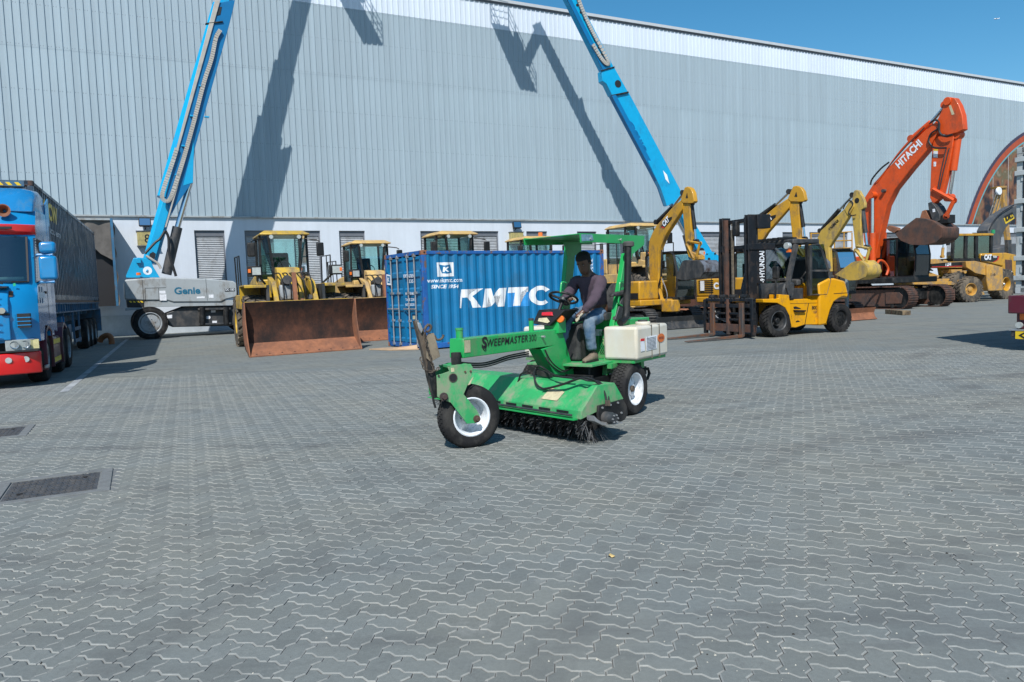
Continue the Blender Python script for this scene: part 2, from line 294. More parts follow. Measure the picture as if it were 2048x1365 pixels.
# ------------------------------------------------------------------ wheels
def wheel(parent, c, r, w, rim='white', rr=.6, ax=(0, 1, 0), tread='car', name='wheel', rub='rubber', spokes=0, hub=.22, dish=.25, nut='steel', hubm=None, lugs=None):
    """tyre > rim, hub; ax points to the visible outer side"""
    A = Vector(ax).normalized(); c = Vector(c); h = w / 2; b = B(); N = 40
    prof = [(r*rr, -h*.8), (r*(rr+.03), -h*.92), (r*.8, -h*1.03), (r*.93, -h*.95), (r*.985, -h*.78), (r, -h*.5), (r*1.003, 0), (r, h*.5), (r*.985, h*.78), (r*.93, h*.95), (r*.8, h*1.03), (r*(rr+.03), h*.92), (r*rr, h*.8)]
    b.lathe(prof, c, A, N); a = A.orthogonal().normalized(); e = A.cross(a)
    if tread:
        if tread == 'car': rows, nb, dp, gap = [(-.72,-.46),(-.38,-.04),(.04,.38),(.46,.72)], 44, .010, .25
        elif tread == 'block': rows, nb, dp, gap = [(-.98,-.52),(-.44,-.02),(.02,.44),(.52,.98)], 26, .022, .22
        else: rows, nb, dp, gap = [(-1.0,-.04),(.04,1.0)], 20, .05, .45
        for ri, (h0, h1) in enumerate(rows):
            for k in range(nb):
                t0 = 2*math.pi*(k + (ri % 2)*.5)/nb; t1 = t0 + 2*math.pi/nb*(1-gap); sk = (0 if tread == 'car' else (.12 if tread == 'block' else .22)) * (1 if h0 < 0 else -1)
                vs = []
                for rad in (r*.975, r+dp):
                    for (hh, tt) in ((h0, t0), (h1, t0+sk), (h1, t1+sk), (h0, t1)):
                        rq = rad - (r*.035 if abs(hh) > .7 else 0)
                        vs.append(c + A*(hh*h) + (a*math.cos(tt) + e*math.sin(tt))*rq)
                b.hexa([vs[0],vs[1],vs[2],vs[3],vs[4],vs[5],vs[6],vs[7]])
    w_ = b.build(name, rub, parent)
    q = B(); d = dish*w
    if spokes:
        q.lathe([(r*rr*1.02, h*.9), (r*rr*.95, h*.86), (r*rr*.9, h*.2), (r*rr*.86, h*.05), (r*rr*.84, -h*.8)], c, A, 32)
        q.lathe([(r*rr*1.02, h*.9), (r*rr*1.0, h*.7)], c, A, 32)
        ri, ro = r*rr*.42, r*rr*.88
        q.lathe([(ri, h*.30), (r*rr*.2, h*.34), (r*rr*.19, h*.1)], c, A, 24)
        q.lathe([(ro, -h*.08), (ro*.9, h*.02)], c, A, 32)
        for k in range(spokes):
            t = 2*math.pi*k/spokes; wd = .30
            vs = []
            for hh in (-.16*h, -.02*h):
                for (rad, tt, ho) in ((ri*.9, -wd*1.3, .32*h), (ro*1.02, -wd*.72, 0), (ro*1.02, wd*.72, 0), (ri*.9, wd*1.3, .32*h)):
                    vs.append(c + A*(hh + ho) + (a*math.cos(t+tt) + e*math.sin(t+tt))*rad)
            q.hexa(vs)
    else:
        q.lathe([(r*rr*1.03, h*.88), (r*rr*.97, h*.93), (r*rr*.9, h*.80), (r*rr*.86, h*.45), (r*rr*.83, h*.9-d*2), (r*rr*.6, h*.9-d*1.7), (r*rr*.42, h*.9-d*1.45), (r*rr*.1, h*.9-d*1.4), (.001, h*.9-d*1.4)], c, A, 32)
    q.build('rim', rim, w_, ang=30)
    k = B(); k.lathe([(r*rr*hub, h*.2), (r*rr*hub, h*.55), (r*rr*hub*.8, h*.62), (.001, h*.62)], c, A, 18)
    nl = lugs or 6
    for i in range(nl):
        t = 2*math.pi*i/nl; p = c + (a*math.cos(t) + e*math.sin(t))*r*rr*(hub+.14); z0 = h*.9 - d*1.6
        k.cyl(p + A*(z0-.01), p + A*(z0+.03), r*.028, n=6)
    k.build('hub', hubm or nut, w_)
    return w_
# ================================================================== THE SETTING
WALL_ANG = math.degrees(1.1053)
def surf_mat(name, joint=False, attr=None, dusty=False):
    """concrete paving: fine aggregate, tyre smudges, pale dust; everything keyed to world position"""
    m = bpy.data.materials.new(name); m.use_nodes = True; nt = m.node_tree; L = nt.links; p = nt.nodes["Principled BSDF"]
    p.inputs["Roughness"].default_value = .88; p.inputs["Specular IOR Level"].default_value = .25
    g = _n(nt, "ShaderNodeNewGeometry"); pos = g.outputs["Position"]
    def noise(sc_, det=5, rough=.6, vec=pos):
        n = _n(nt, "ShaderNodeTexNoise"); n.inputs["Scale"].default_value = sc_; n.inputs["Detail"].default_value = det; n.inputs["Roughness"].default_value = rough; L.new(vec, n.inputs["Vector"]); return n.outputs[0]
    def mr(x, a, b, c, d):
        n = _n(nt, "ShaderNodeMapRange"); L.new(x, n.inputs[0])
        for i, v in enumerate((a, b, c, d)): n.inputs[i + 1].default_value = v
        return n.outputs[0]
    def mix(f, a, b, bt='MIX'):
        n = _n(nt, "ShaderNodeMix", data_type='RGBA', blend_type=bt)
        for sck, v in ((n.inputs[0], f), (n.inputs[6], a), (n.inputs[7], b)):
            if isinstance(v, (float, int)): sck.default_value = v if sck.type == 'VALUE' else (v, v, v, 1)
            elif isinstance(v, tuple): sck.default_value = (*v, 1)
            else: L.new(v, sck)
        return n.outputs[2]
    base = (.158, .175, .170) if not dusty else (.262, .275, .264)
    c = mix(mr(noise(.55, 4), .38, .62, 0, 1), base, tuple(v * k for v, k in zip(base, (1.13, 1.07, 1.0))))
    tone = None
    if attr == 'obj': tone = _n(nt, "ShaderNodeObjectInfo").outputs["Random"]
    elif attr == 'mesh': tone = _n(nt, "ShaderNodeAttribute", attribute_name='tone').outputs["Fac"]
    if tone is not None: c = mix(1.0, c, mr(tone, 0, 1, .90, 1.08), 'MULTIPLY')
    c = mix(1.0, c, mr(noise(330, 3, .8), .25, .75, .82, 1.18), 'MULTIPLY')
    c = mix(1.0, c, mr(noise(38, 5, .75), .3, .7, .9, 1.1), 'MULTIPLY')
    st = _n(nt, "ShaderNodeMapping"); st.inputs["Rotation"].default_value = (0, 0, R(-30)); st.inputs["Scale"].default_value = (.35, 1.6, 1); L.new(pos, st.inputs[0])
    c = mix(mr(noise(1.1, 7, .68, st.outputs[0]), .53, .70, 0, .5), c, (.085, .088, .09))          # long dark smudges
    c = mix(mr(noise(3.3, 8, .75), .58, .72, 0, .55), c, (.085, .085, .088))                           # blotches of oil
    c = mix(mr(noise(2.1, 9, .78), .575, .68, 0, .40), c, (.30, .305, .29))                           # scuffed pale dust
    c = mix(mr(noise(9, 9, .8), .655, .71, 0, .55), c, (.36, .36, .34))
    if dusty: c = mix(mr(noise(4.5, 6, .75), .44, .6, 0, .45), c, (.165, .178, .174)); c = mix(mr(noise(1.3, 3), .5, .65, 0, .4), c, (.165, .178, .174))
    for cx, cy, rad, wd, st_ in ((9.5, -1.0, 10.2, .16, .45), (9.5, -1.0, 11.9, .16, .38), (-1.5, 21, 13.6, .18, .35), (-1.5, 21, 15.1, .18, .3), (14, 9, 8.0, .2, .4), (2, 4, 5.2, .14, .28)):
        dn = _n(nt, "ShaderNodeVectorMath", operation='DISTANCE'); L.new(pos, dn.inputs[0]); dn.inputs[1].default_value = (cx, cy, 0)
        sb = _n(nt, "ShaderNodeMath", operation='SUBTRACT'); L.new(dn.outputs["Value"], sb.inputs[0]); sb.inputs[1].default_value = rad
        ab = _n(nt, "ShaderNodeMath", operation='ABSOLUTE'); L.new(sb.outputs[0], ab.inputs[0])
        ml = _n(nt, "ShaderNodeMath", operation='MULTIPLY'); L.new(mr(ab.outputs[0], wd * .4, wd, st_, 0), ml.inputs[0]); L.new(mr(noise(.9, 6, .7), .42, .62, 0, 1), ml.inputs[1])
        c = mix(ml.outputs[0], c, (.085, .088, .088))
    if joint:
        mp = _n(nt, "ShaderNodeMapping"); mp.inputs["Rotation"].default_value = (0, 0, R(21.4)); L.new(pos, mp.inputs[0])
        w = _n(nt, "ShaderNodeTexBrick"); w.inputs["Scale"].default_value = 1; w.inputs["Brick Width"].default_value = .209; w.inputs["Row Height"].default_value = .1045
        w.inputs["Mortar Size"].default_value = .008; w.inputs["Mortar Smooth"].default_value = .2; w.inputs["Color1"].default_value = (.84, .84, .84, 1); w.inputs["Color2"].default_value = (1.1, 1.1, 1.1, 1); w.inputs["Mortar"].default_value = (1.28, 1.27, 1.24, 1)
        L.new(mp.outputs[0], w.inputs[0]); c = mix(.8, c, w.outputs[0], 'MULTIPLY')
    L.new(c, p.inputs["Base Color"])
    b = _n(nt, "ShaderNodeBump"); b.inputs["Strength"].default_value = .35; b.inputs["Distance"].default_value = .004; L.new(noise(160, 4, .8), b.inputs["Height"]); L.new(b.outputs[0], p.inputs["Normal"])
    return m
mp_obj = surf_mat('paver_concrete', attr='obj'); mp_mesh = surf_mat('paver_concrete_field', attr='mesh'); mp_far = surf_mat('pavement_far', joint=True)
mp_edge = surf_mat('sanded_chamfer', dusty=True); mp_sand = mat('joint_sand', (.075, .073, .068), .95, var=.3, scale=30)

g_ = B(); g_.add([(-900, -200, -.009), (900, -200, -.009), (900, 1400, -.009), (-900, 1400, -.009)], [(0, 1, 2, 3)])
ground = tag(g_.build('ground', mp_sand), kind='structure')

PW = .1045; e1 = Vector((math.cos(R(-21.4)), math.sin(R(-21.4)))); e2 = Vector((-e1.y, e1.x)); PO = Vector((-.055, 3.246))
def wave(t):   # offset of the wavy joint along one paver width
    t = t / PW
    return PW * (.305 * t if t < .316 else (.0965 - (t - .316) * .525 if t < .684 else -.0965 + (t - .684) * .305))
T1, T2 = .316 * PW, .684 * PW
def edge(p, q):
    """wavy unit edge between lattice corners p and q (in cells), without its end point"""
    lo, hi = (p, q) if (p < q) else (q, p); d = (hi[0] - lo[0], hi[1] - lo[1]); pts = []
    for t in (0, T1, T2):
        off = wave(t) if t else 0
        pts.append((lo[0]*PW + d[0]*t - d[1]*off, lo[1]*PW + d[1]*t + d[0]*off))
    if (p, q) == (lo, hi): return pts
    return [(hi[0]*PW, hi[1]*PW), pts[2], pts[1]]
def paver_ring(hor):
    cs = [(0,0),(1,0),(2,0),(2,1),(1,1),(0,1)] if hor else [(0,0),(1,0),(1,1),(1,2),(0,2),(0,1)]
    r = []
    for i in range(6): r += edge(cs[i], cs[(i+1) % 6])
    return r
def inset(r, d):
    n = len(r); out = []
    for i in range(n):
        a, b, c = Vector(r[i-1]), Vector(r[i]), Vector(r[(i+1) % n]); u = (b-a).normalized(); v = (c-b).normalized()
        nn = (Vector((-u.y, u.x)) + Vector((-v.y, v.x))); nn = nn / max(.5, nn.length_squared) * 2; out.append(b + nn * d)
    return out
def paver_geo(hor, z=0.):
    r = paver_ring(hor); o = inset(r, .0014); i = inset(r, .0068); n = len(r)
    vs = [(p.x, p.y, z - .0085) for p in o] + [(p.x, p.y, z - .0042) for p in o] + [(p.x, p.y, z) for p in i]
    fs = [(k, (k+1) % n, n + (k+1) % n, n + k) for k in range(n)] + [(n + k, n + (k+1) % n, 2*n + (k+1) % n, 2*n + k) for k in range(n)] + [tuple(range(2*n, 3*n))]
    return vs, fs, [1] * (2*n) + [0]
FAR = 15.0
def hw(y): return .73 * y + 1.6
# the two inspection covers: concrete frame round an iron lid, aligned with the warehouse wall
wdv = Vector((math.sin(R(WALL_ANG)), math.cos(R(WALL_ANG)))); wnv = Vector((-wdv.y, wdv.x))
covers = [(G(107, 972), .86, .90), (G(-22, 868), .86, .90)]
def in_cover(p):
    for c, a, b in covers:
        d = p - c.to_2d()
        if abs(d @ wdv) < a/2 and abs(d @ wnv) < b/2: return True
    return False
meshes = {}
for hor in (True, False):
    vs, fs, mi = paver_geo(hor); me = bpy.data.meshes.new('paver'); me.from_pydata(vs, [], fs); me.materials.append(mp_obj); me.materials.append(mp_edge)
    me.polygons.foreach_set('material_index', mi); meshes[hor] = me
cells = []
for a in range(-200, 201):
    for b in range(-80, 120):
        for hor, (cx, cy) in ((True, (0, 0)), (False, (2, 0))):
            ix, iy = cx + a + 2*b, cy - a + 2*b
            c = PO + e1 * ((ix + (1 if hor else .5)) * PW) + e2 * ((iy + (.5 if hor else 1)) * PW)
            if 2.3 < c.y < FAR and abs(c.x) < hw(c.y) and not in_cover(c): cells.append((c.y, c.x, hor, ix, iy))
cells.sort(); rp = random.Random(3)
ang = math.atan2(e1.y, e1.x); near = [k for k in cells if k[0] > 2.62 and abs(k[1]) < .70 * k[0]][:300]; nearset = set(near)
for y, x, hor, ix, iy in near:
    o = bpy.data.objects.new('paver', meshes[hor]); COL.objects.link(o); p = PO + e1 * (ix*PW) + e2 * (iy*PW)
    o.location = (p.x, p.y, rp.uniform(-.0012, .0012)); o.rotation_euler = (rp.gauss(0, .004), rp.gauss(0, .004), ang + rp.gauss(0, .002)); o.parent = ground
V, Fc, MI, TN = [], [], [], []
geo = {h: paver_geo(h) for h in (True, False)}
for k in cells:
    if k in nearset: continue
    y, x, hor, ix, iy = k; vs, fs, mi = geo[hor]; o = len(V); dz = rp.uniform(-.0012, .0012); tx, ty = rp.gauss(0, .005), rp.gauss(0, .005)
    if y > 9: vs_, fs_, mi_ = vs, fs[18:], mi[18:]
    else: vs_, fs_, mi_ = vs, fs, mi
    for v in vs_:
        p = PO + e1 * (ix*PW + v[0]) + e2 * (iy*PW + v[1]); V.append((p.x, p.y, v[2] + dz + tx*v[0] + ty*v[1]))
    Fc += [tuple(i + o for i in f) for f in fs_]; MI += mi_; t = rp.random(); TN += [t] * len(fs_)
me = bpy.data.meshes.new('paver_field'); me.from_pydata(V, [], Fc); me.materials.append(mp_mesh); me.materials.append(mp_edge); me.polygons.foreach_set('material_index', MI)
at = me.attributes.new('tone', 'FLOAT', 'FACE'); at.data.foreach_set('value', TN)
pf = bpy.data.objects.new('paver_field', me); COL.objects.link(pf); pf.parent = ground; pf['kind'] = 'stuff'
z0 = -.0035; h0, h1 = hw(2.3) - .3, hw(FAR) - .3; b = B()
b.add([(-h1, FAR-.35, z0), (h1, FAR-.35, z0), (900, FAR-.35, z0), (900, 1400, z0), (-900, 1400, z0), (-900, FAR-.35, z0)], [(0, 1, 2, 3, 4, 5)])
b.add([(-900, 2.35, z0), (-h0, 2.35, z0), (-h1, FAR-.35, z0), (-900, FAR-.35, z0)], [(0, 1, 2, 3)])
b.add([(h0, 2.35, z0), (900, 2.35, z0), (900, FAR-.35, z0), (h1, FAR-.35, z0)], [(0, 1, 2, 3)])
b.add([(-900, -200, z0), (900, -200, z0), (900, 2.35, z0), (-900, 2.35, z0)], [(0, 1, 2, 3)])
tag(b.build('pavement', mp_far), kind='structure')
for n_, (c, a, bb) in enumerate(covers):
    f = Fr('manhole', ('ribbed iron cover in a concrete frame, whole, on the paving at lower left', 'iron cover cut off by the left edge, farther away than the whole one')[n_], 'manhole cover', c.x, c.y, WALL_ANG)
    q = B(); h = .09
    for x0, y0, x1, y1 in ((-a/2, -bb/2, a/2, -bb/2+h), (-a/2, bb/2-h, a/2, bb/2), (-a/2, -bb/2+h, -a/2+h, bb/2-h), (a/2-h, -bb/2+h, a/2, bb/2-h)): q.box((x0+.001, y0+.001, -.02), (x1-.001, y1-.001, .004))
    q.build('frame', 'conc', f.e, bevel=.004); B().box((-a/2 - .17, -bb/2 - .17, -.02), (a/2 + .17, bb/2 + .17, -.0062)).build('mortar_bed', 'conc', f.e)
    q = B(); q.box((-a/2+h+.012, -bb/2+h+.012, -.02), (a/2-h-.012, bb/2-h-.012, -.004)); lid = q.build('lid', 'iron', f.e)
    q = B(); nx = 13; ny = 15
    for i in range(nx):
        for j in range(ny):
            x = -a/2+h+.05 + i*(a-2*h-.1)/(nx-1); y = -bb/2+h+.035 + j*(bb-2*h-.07)/(ny-1)
            q.box((x-(.019 if (i+j) % 2 else .007), y-(.006 if (i+j) % 2 else .017), -.0045), (x+(.019 if (i+j) % 2 else .007), y+(.006 if (i+j) % 2 else .017), .0005))
    o = q.build('tread_rib', 'iron', lid); o['kind'] = 'stuff'
    for sx, sy in ((-.22, -.16), (.22, .2)): B().cyl((sx, sy, -.004), (sx, sy, .005), .022, n=10).build('lifting_plug', 'rubber', lid)
# grit, clods and crumbs caught in the joints
for nm_, m_, n_ in (('grit', mat('pale_grit', (.42, .40, .34), .95, var=.3), 520), ('clod', mat('dark_clod', (.03, .028, .025), .95, var=.3), 260)):
    q = B(); rg = random.Random(11 if nm_ == 'grit' else 12)
    for k in range(n_):
        y = 2.6 + 9.5 * rg.random() ** 1.3; x = rg.uniform(-.72, .72) * y if rg.random() < .45 else rg.gauss(.38, .16) * y; s_ = rg.uniform(.003, .007) * (1 + .05*y); h = s_ * .7
        if in_cover(Vector((x, y))): continue
        pts = [(x + s_*rg.uniform(.5, 1.3)*math.cos(a), y + s_*rg.uniform(.5, 1.3)*math.sin(a)) for a in (0, 1.3, 2.5, 3.8, 5.1)]
        q.add([(px, py, -.002) for px, py in pts] + [(x, y, h)], [(i, (i+1) % 5, 5) for i in range(5)])
    tag(q.build(nm_, m_), 'pale grit and sand crumbs scattered over the paving' if nm_ == 'grit' else 'dark dirt crumbs scattered over the paving', 'grit' if nm_ == 'grit' else 'dirt', kind='stuff')
# parking line, worn towards its near end
lm = mat('road_paint', (.36, .38, .385), .8, var=.2, scale=3, dirt=(.235, .25, .258), amt=.5, dscale=3, edge=.05)
a, b2 = G(128, 784).to_2d(), G(256, 678).to_2d(); d = (b2 - a).normalized(); nn = Vector((-d.y, d.x)) * .065; q = B()
q.add([(*(a - nn), .0028), (*(a + nn), .0028), (*(b2 + nn), .0028), (*(b2 - nn), .0028)], [(0, 1, 2, 3)]); tag(q.build('parking_line', lm), kind='structure')

# ------------------------------------------------------------------ the warehouse
W = Fr('warehouse', 'long grey corrugated metal warehouse with white plaster base behind the machines', 'building', -18.3, 34.13, WALL_ANG); we = W.e
BASE, SEAM, BAND, TOP = 5.53, 12.8, 16.28, 17.78
def sheet(h):
    P = .3; q = B(); xs = []
    for k in range(3): xs += [(k*P + 0, 0), (k*P + .215, 0), (k*P + .230, -.042), (k*P + .277, -.042), (k*P + .290, 0)]
    xs.append((.9, 0)); q.add([(x, y, 0) for x, y in xs] + [(x, y, h) for x, y in xs], [(i, i+1, len(xs)+i+1, len(xs)+i) for i in range(len(xs)-1)])
    me = bpy.data.meshes.new('cladding_panel'); me.from_pydata(q.v, [], q.f); return me
rowsP = [(BASE + .02, SEAM, 'clad', 0.), (SEAM - .04, BAND, 'clad', -.006), (BAND, TOP, 'cladw', -.012)]
for z0_, z1_, m_, dy in rowsP:
    me = sheet(z1_ - z0_); me.materials.append(M[m_])
    for k in range(-5, 84):
        o = bpy.data.objects.new('cladding_panel', me); COL.objects.link(o); o.parent = we; o.location = (k * .9 + .02, dy + (k % 2) * -.0015, z0_)
    q = B()
    for k in list(range(-40, -5)) + list(range(84, 150)):
        q.m = Matrix.Translation((k * .9 + .02, dy, z0_)); q.add([v.co for v in me.vertices], [tuple(p.vertices) for p in me.polygons])
    o = q.build('cladding_end', m_, we); o['kind'] = 'stuff'
X0, X1 = -36, 135
B().box((X0, .04, BASE), (X1, 40, TOP - .05)).build('wall', 'clad', we)
B().box((X0, -.09, BASE - .05), (X1, .045, BASE + .022)).build('drip_flashing', 'grey', we)
B().box((X0, -.16, TOP - .02), (X1, .3, TOP + .15)).build('roof_coping', mat('coping_metal', (.47, .50, .52), .5, var=.05), we)
B().box((X0, -.075, TOP - .12), (X1, -.04, TOP - .02)).build('eaves_trim', 'shutf', we)
q = B()
for z in (7.35, 9.15, 10.95, 12.86, 14.6, 16.2):
    for k in range(-15, 240):
        for dx in (.06, .16): q.add([(k*.3 + dx - .012, -.003 - (.006 if z > 12.8 else 0), z - .012), (k*.3 + dx + .012, -.003 - (.006 if z > 12.8 else 0), z - .012), (k*.3 + dx + .012, -.012, z + .012), (k*.3 + dx - .012, -.012, z + .012)], [(0, 1, 2, 3)])
o = q.build('fastener', 'shutf', we); o['kind'] = 'stuff'
q = B(); q.add([(X0, .3, TOP + .15), (X1, .3, TOP + .15), (X1, 40, TOP + .15), (X0, 40, TOP + .15)], [(0, 1, 2, 3)]); q.build('roof', 'cladw', we)
wins = [(3.66, 5.02), (5.95, 7.33), (8.31, 9.65), (10.63, 12.0), (21.7, 23.1), (25.2, 26.6), (27.3, 28.7), (38.0, 39.4), (42.4, 43.8), (45.1, 46.5), (47.8, 49.2), (57.3, 58.7), (61.05, 62.5), (64.5, 65.9)]
doors = [(15.11, 19.87), (33.9, 37.3), (52.5, 56.2), (67.4, 72)]
opens = sorted([(a, b, 2.05) for a, b in wins] + [(a, b, 1.25) for a, b in doors]); WT = 4.87
q = B(); x = X0
for a, b, zb in opens:
    q.box((x, .03, 0), (a, .4, BASE)); q.box((a, .03, WT), (b, .4, BASE)); q.box((a, .03, 0), (b, .4, zb)); x = b
q.box((x, .03, 0), (X1, .4, BASE)); q.build('plaster_wall', 'plaster', we)
B().box((X0, .012, 0), (X1, .029, .95)).build('wall_foot_shade', 'plasterl', we)  # added strip painting the shade along the wall foot, not a built part
for a, b, zb in opens:
    q = B(); t = .07
    for x0, x1, z0_, z1_ in ((a, a+t, zb, WT), (b-t, b, zb, WT), (a+t, b-t, WT-t, WT), (a+t, b-t, zb, zb+t)): q.box((x0, .13, z0_), (x1, .24, z1_))
    fr_ = q.build('shutter' if b - a < 2 else 'roller_door', 'shutf', we)
    q = B(); n = int((WT - zb - 2*t) / .088)
    for k in range(n):
        z = zb + t + k * (WT - zb - 2*t) / n; hh = (WT - zb - 2*t) / n
        q.add([(a+t, .215, z), (b-t, .215, z), (b-t, .165, z + hh*.55), (a+t, .165, z + hh*.55), (b-t, .20, z + hh*.98), (a+t, .20, z + hh*.98)], [(0, 1, 2, 3), (3, 2, 4, 5)])
    o = q.build('slat', 'shut', fr_, ang=10); o['kind'] = 'stuff'
    B().box((a+t, .19, WT - t - .2), (b-t, .13, WT - t)).build('head_box', 'shutf', fr_)
# number signs with flood lamps above them
def sign(u, num, lab, lab2):
    f = Fr('sign_box', lab, 'sign', *(W.o + W.f * u)[:2], WALL_ANG); B().box((0, -.22, 4.14), (.82, .03, 4.80)).build('casing', 'signy', f.e, bevel=.01)
    B().box((-.04, -.25, 4.79), (.86, .03, 4.83)).build('cap', 'shutf', f.e); B().box((-.03, -.24, 4.11), (.85, .03, 4.14)).build('sill', 'shutf', f.e)
    if num: letter('numeral', num, 'lit_black', f.e, (.30, -.222, 4.26), (.54, -.222, 4.26), .40, nrm=(0, -1, 0), bold=.01)
    f = Fr('flood_lamp', lab2, 'lamp', *(W.o + W.f * (u + .1))[:2], WALL_ANG)
    h = B(); h.hexa([(0, -.42, 5.02), (.52, -.42, 5.02), (.48, -.2, 5.0), (.04, -.2, 5.0), (0, -.34, 5.40), (.52, -.34, 5.40), (.48, -.12, 5.32), (.04, -.12, 5.32)]); h.build('housing', 'black', f.e, bevel=.01)
    flat('lens', [(.04, -.415, 5.06), (.48, -.415, 5.06), (.48, -.35, 5.37), (.04, -.35, 5.37)], 'mirrorg', f.e, (0, -1, .2), lift=.012)
    B().tube([(.26, -.2, 5.1), (.26, -.12, 4.95), (.26, .03, 4.9)], .02).build('bracket', 'black', f.e)
sign(1.2, '8', 'yellowed wall sign box with black 8 beside the left boom lift', 'flood lamp on the wall above the yellow 8 sign')
sign(20.55, None, 'yellowed wall sign box above the blue container seen from its edge', 'flood lamp on the wall above the container')
# painted arch mural on boards
f = Fr('mural', 'large arched wall picture with orange and dark border at far right', 'mural', *(W.o)[:2], WALL_ANG); uc, rr_ = 77.07, 14.8
def band(r0, r1, y0, y1, nm, m_):
    q = B(); a0 = math.degrees(math.asin((BASE + .06) / r1)); A = [180 - a0 - (180 - 2*a0) * i / 60 for i in range(61)]
    pts = [(uc + r1*math.cos(R(t)), max(BASE + .06, r1*math.sin(R(t)))) for t in A]
    if r0: inn = [(uc + r0*math.cos(R(t)), max(BASE + .06, r0*math.sin(R(t)))) for t in A]; q.loft([[(o[0], y0, o[1]), (i[0], y0, i[1]), (i[0], y1, i[1]), (o[0], y1, o[1])] for o, i in zip(pts, inn)])
    else: q.loft([[(x, y0, z) for x, z in pts], [(x, y1, z) for x, z in pts]])
    q.build(nm, m_, f.e)
mm = bpy.data.materials.new('mural_print'); mm.use_nodes = True; nt = mm.node_tree; p = nt.nodes["Principled BSDF"]; p.inputs["Roughness"].default_value = .5
tc = _n(nt, "ShaderNodeTexCoord"); mp = _n(nt, "ShaderNodeMapping"); mp.inputs["Scale"].default_value = (.36, 1, .30); nt.links.new(tc.outputs["Object"], mp.inputs[0])
nz = _n(nt, "ShaderNodeTexNoise"); nz.inputs["Scale"].default_value = 2.2; nz.inputs["Detail"].default_value = 9; nt.links.new(mp.outputs[0], nz.inputs["Vector"])
cr = _n(nt, "ShaderNodeValToRGB"); nt.links.new(nz.outputs[0], cr.inputs[0]); e = cr.color_ramp.elements; e[0].position = .38; e[0].color = (.012, .012, .02, 1); e[1].position = .68; e[1].color = (.34, .26, .20, 1)
for pp, cc in ((.44, (.09, .04, .025, 1)), (.52, (.22, .10, .05, 1)), (.60, (.12, .10, .05, 1))): x = e.new(pp); x.color = cc
nt.links.new(cr.outputs[0], p.inputs["Base Color"])
band(0, rr_ - .95, -.055, -.04, 'picture', mm); band(rr_ - 1.0, rr_ - .86, -.07, -.04, 'teal_line', mat('teal', (.12, .33, .36), .5))
band(rr_ - .86, rr_ - .36, -.075, -.04, 'orange_band', mat('mural_orange', (.36, .065, .022), .5)); band(rr_ - .36, rr_ - .1, -.08, -.04, 'dark_band', mat('mural_dark', (.05, .04, .07), .5))
for k in range(5):
    xx = 67.2 + k * 2.2
    B().box((xx, -.06, 5.6), (xx + .02, -.055, 20 if 0 else math.sqrt(max(1, (rr_ - 1)**2 - (xx - uc)**2)))).build('board_seam', 'lit_white', f.e)
# ================================================================== THE GREEN SWEEPER
S = Fr('road_sweeper', 'green ride-on road sweeper with canopy and white tank in the open yard', 'sweeper', -.47, 7.2, 217); se = S.e
def fmat(f): m = Matrix((f.f, f.l, Vector((0, 0, 1)))).transposed().to_4x4(); m.translation = f.o; return m
def sub(par, f): return fmat(par).inverted() @ fmat(f)
# main beam with its bent rear leg
q = B(); q.py(S.ys([(927, 678), (1107, 659.5), (1123, 656), (1147, 738), (1149, 753), (1110, 750), (1083, 699), (1101, 693), (927, 717)], .09), .09, -.09)
beam = q.build('main_beam', 'green', se, bevel=.008)
for nm, px, py0, py1, r in (('pivot_cap', 919, 661, 676, .035), ('filler_tube', 1063, 641, 664, .028)):
    a, c = S.y(px, py0, .0), S.y(px, py1, .0); a.x = c.x; t = B(); t.cyl((c.x, 0, c.z - .03), (a.x, 0, a.z), r, n=16); o = t.build(nm, 'green', se, bevel=.003)
    t = B(); t.cyl((a.x, 0, a.z), (a.x, 0, a.z + .022), r * 1.12, n=16); t.build('cap', 'green' if nm == 'pivot_cap' else 'dgrey', o)
def Y3(px, py, y): v = S.y(px, py, y); return (v.x, y, v.z)
letter('lettering', 'S', 'lit_black', beam, Y3(963, 698, .09), Y3(974.5, 697, .09), .118, bold=.035, shear=.1)
letter('lettering', 'WEEPMASTER', 'lit_black', beam, Y3(974, 694.5, .09), Y3(1055.5, 684, .09), .076, bold=.018, shear=.22, space=1.12)
letter('lettering', '300', 'lit_black', beam, Y3(1058, 684, .09), Y3(1072.5, 682, .09), .074, bold=.0)
t = B(); c = Vector(Y3(968.5, 697, .09)); t.tube([(c.x + .028*math.cos(a) * (1 - .03*i), c.y + .005, c.z + .028*math.sin(a) * (1-.03*i)) for i, a in enumerate([k*.5 for k in range(14)])], .004, n=4); t.build('swirl', 'lit_black', beam)
flat('sticker', [Y3(927.5 + 1.2, 681.5, .09), Y3(940, 680.5, .09), Y3(940.5, 705, .09), Y3(927.5 + 1.2, 706, .09)], 'sticker', beam, (0, 1, 0))
for px, py in ((1083.5, 674), (912, 695)):
    v = S.y(px, py, .09); t = B()
    if px > 1000: t.cyl((v.x, .09, v.z), (v.x, .13, v.z), .014, n=8); t.build('grease_fitting', 'alu', beam)
    else: t.cyl((S.x(927, 678, .14).x, .02, 0), (S.x(927, 678, .14).x, .02, 0), .01, n=6)
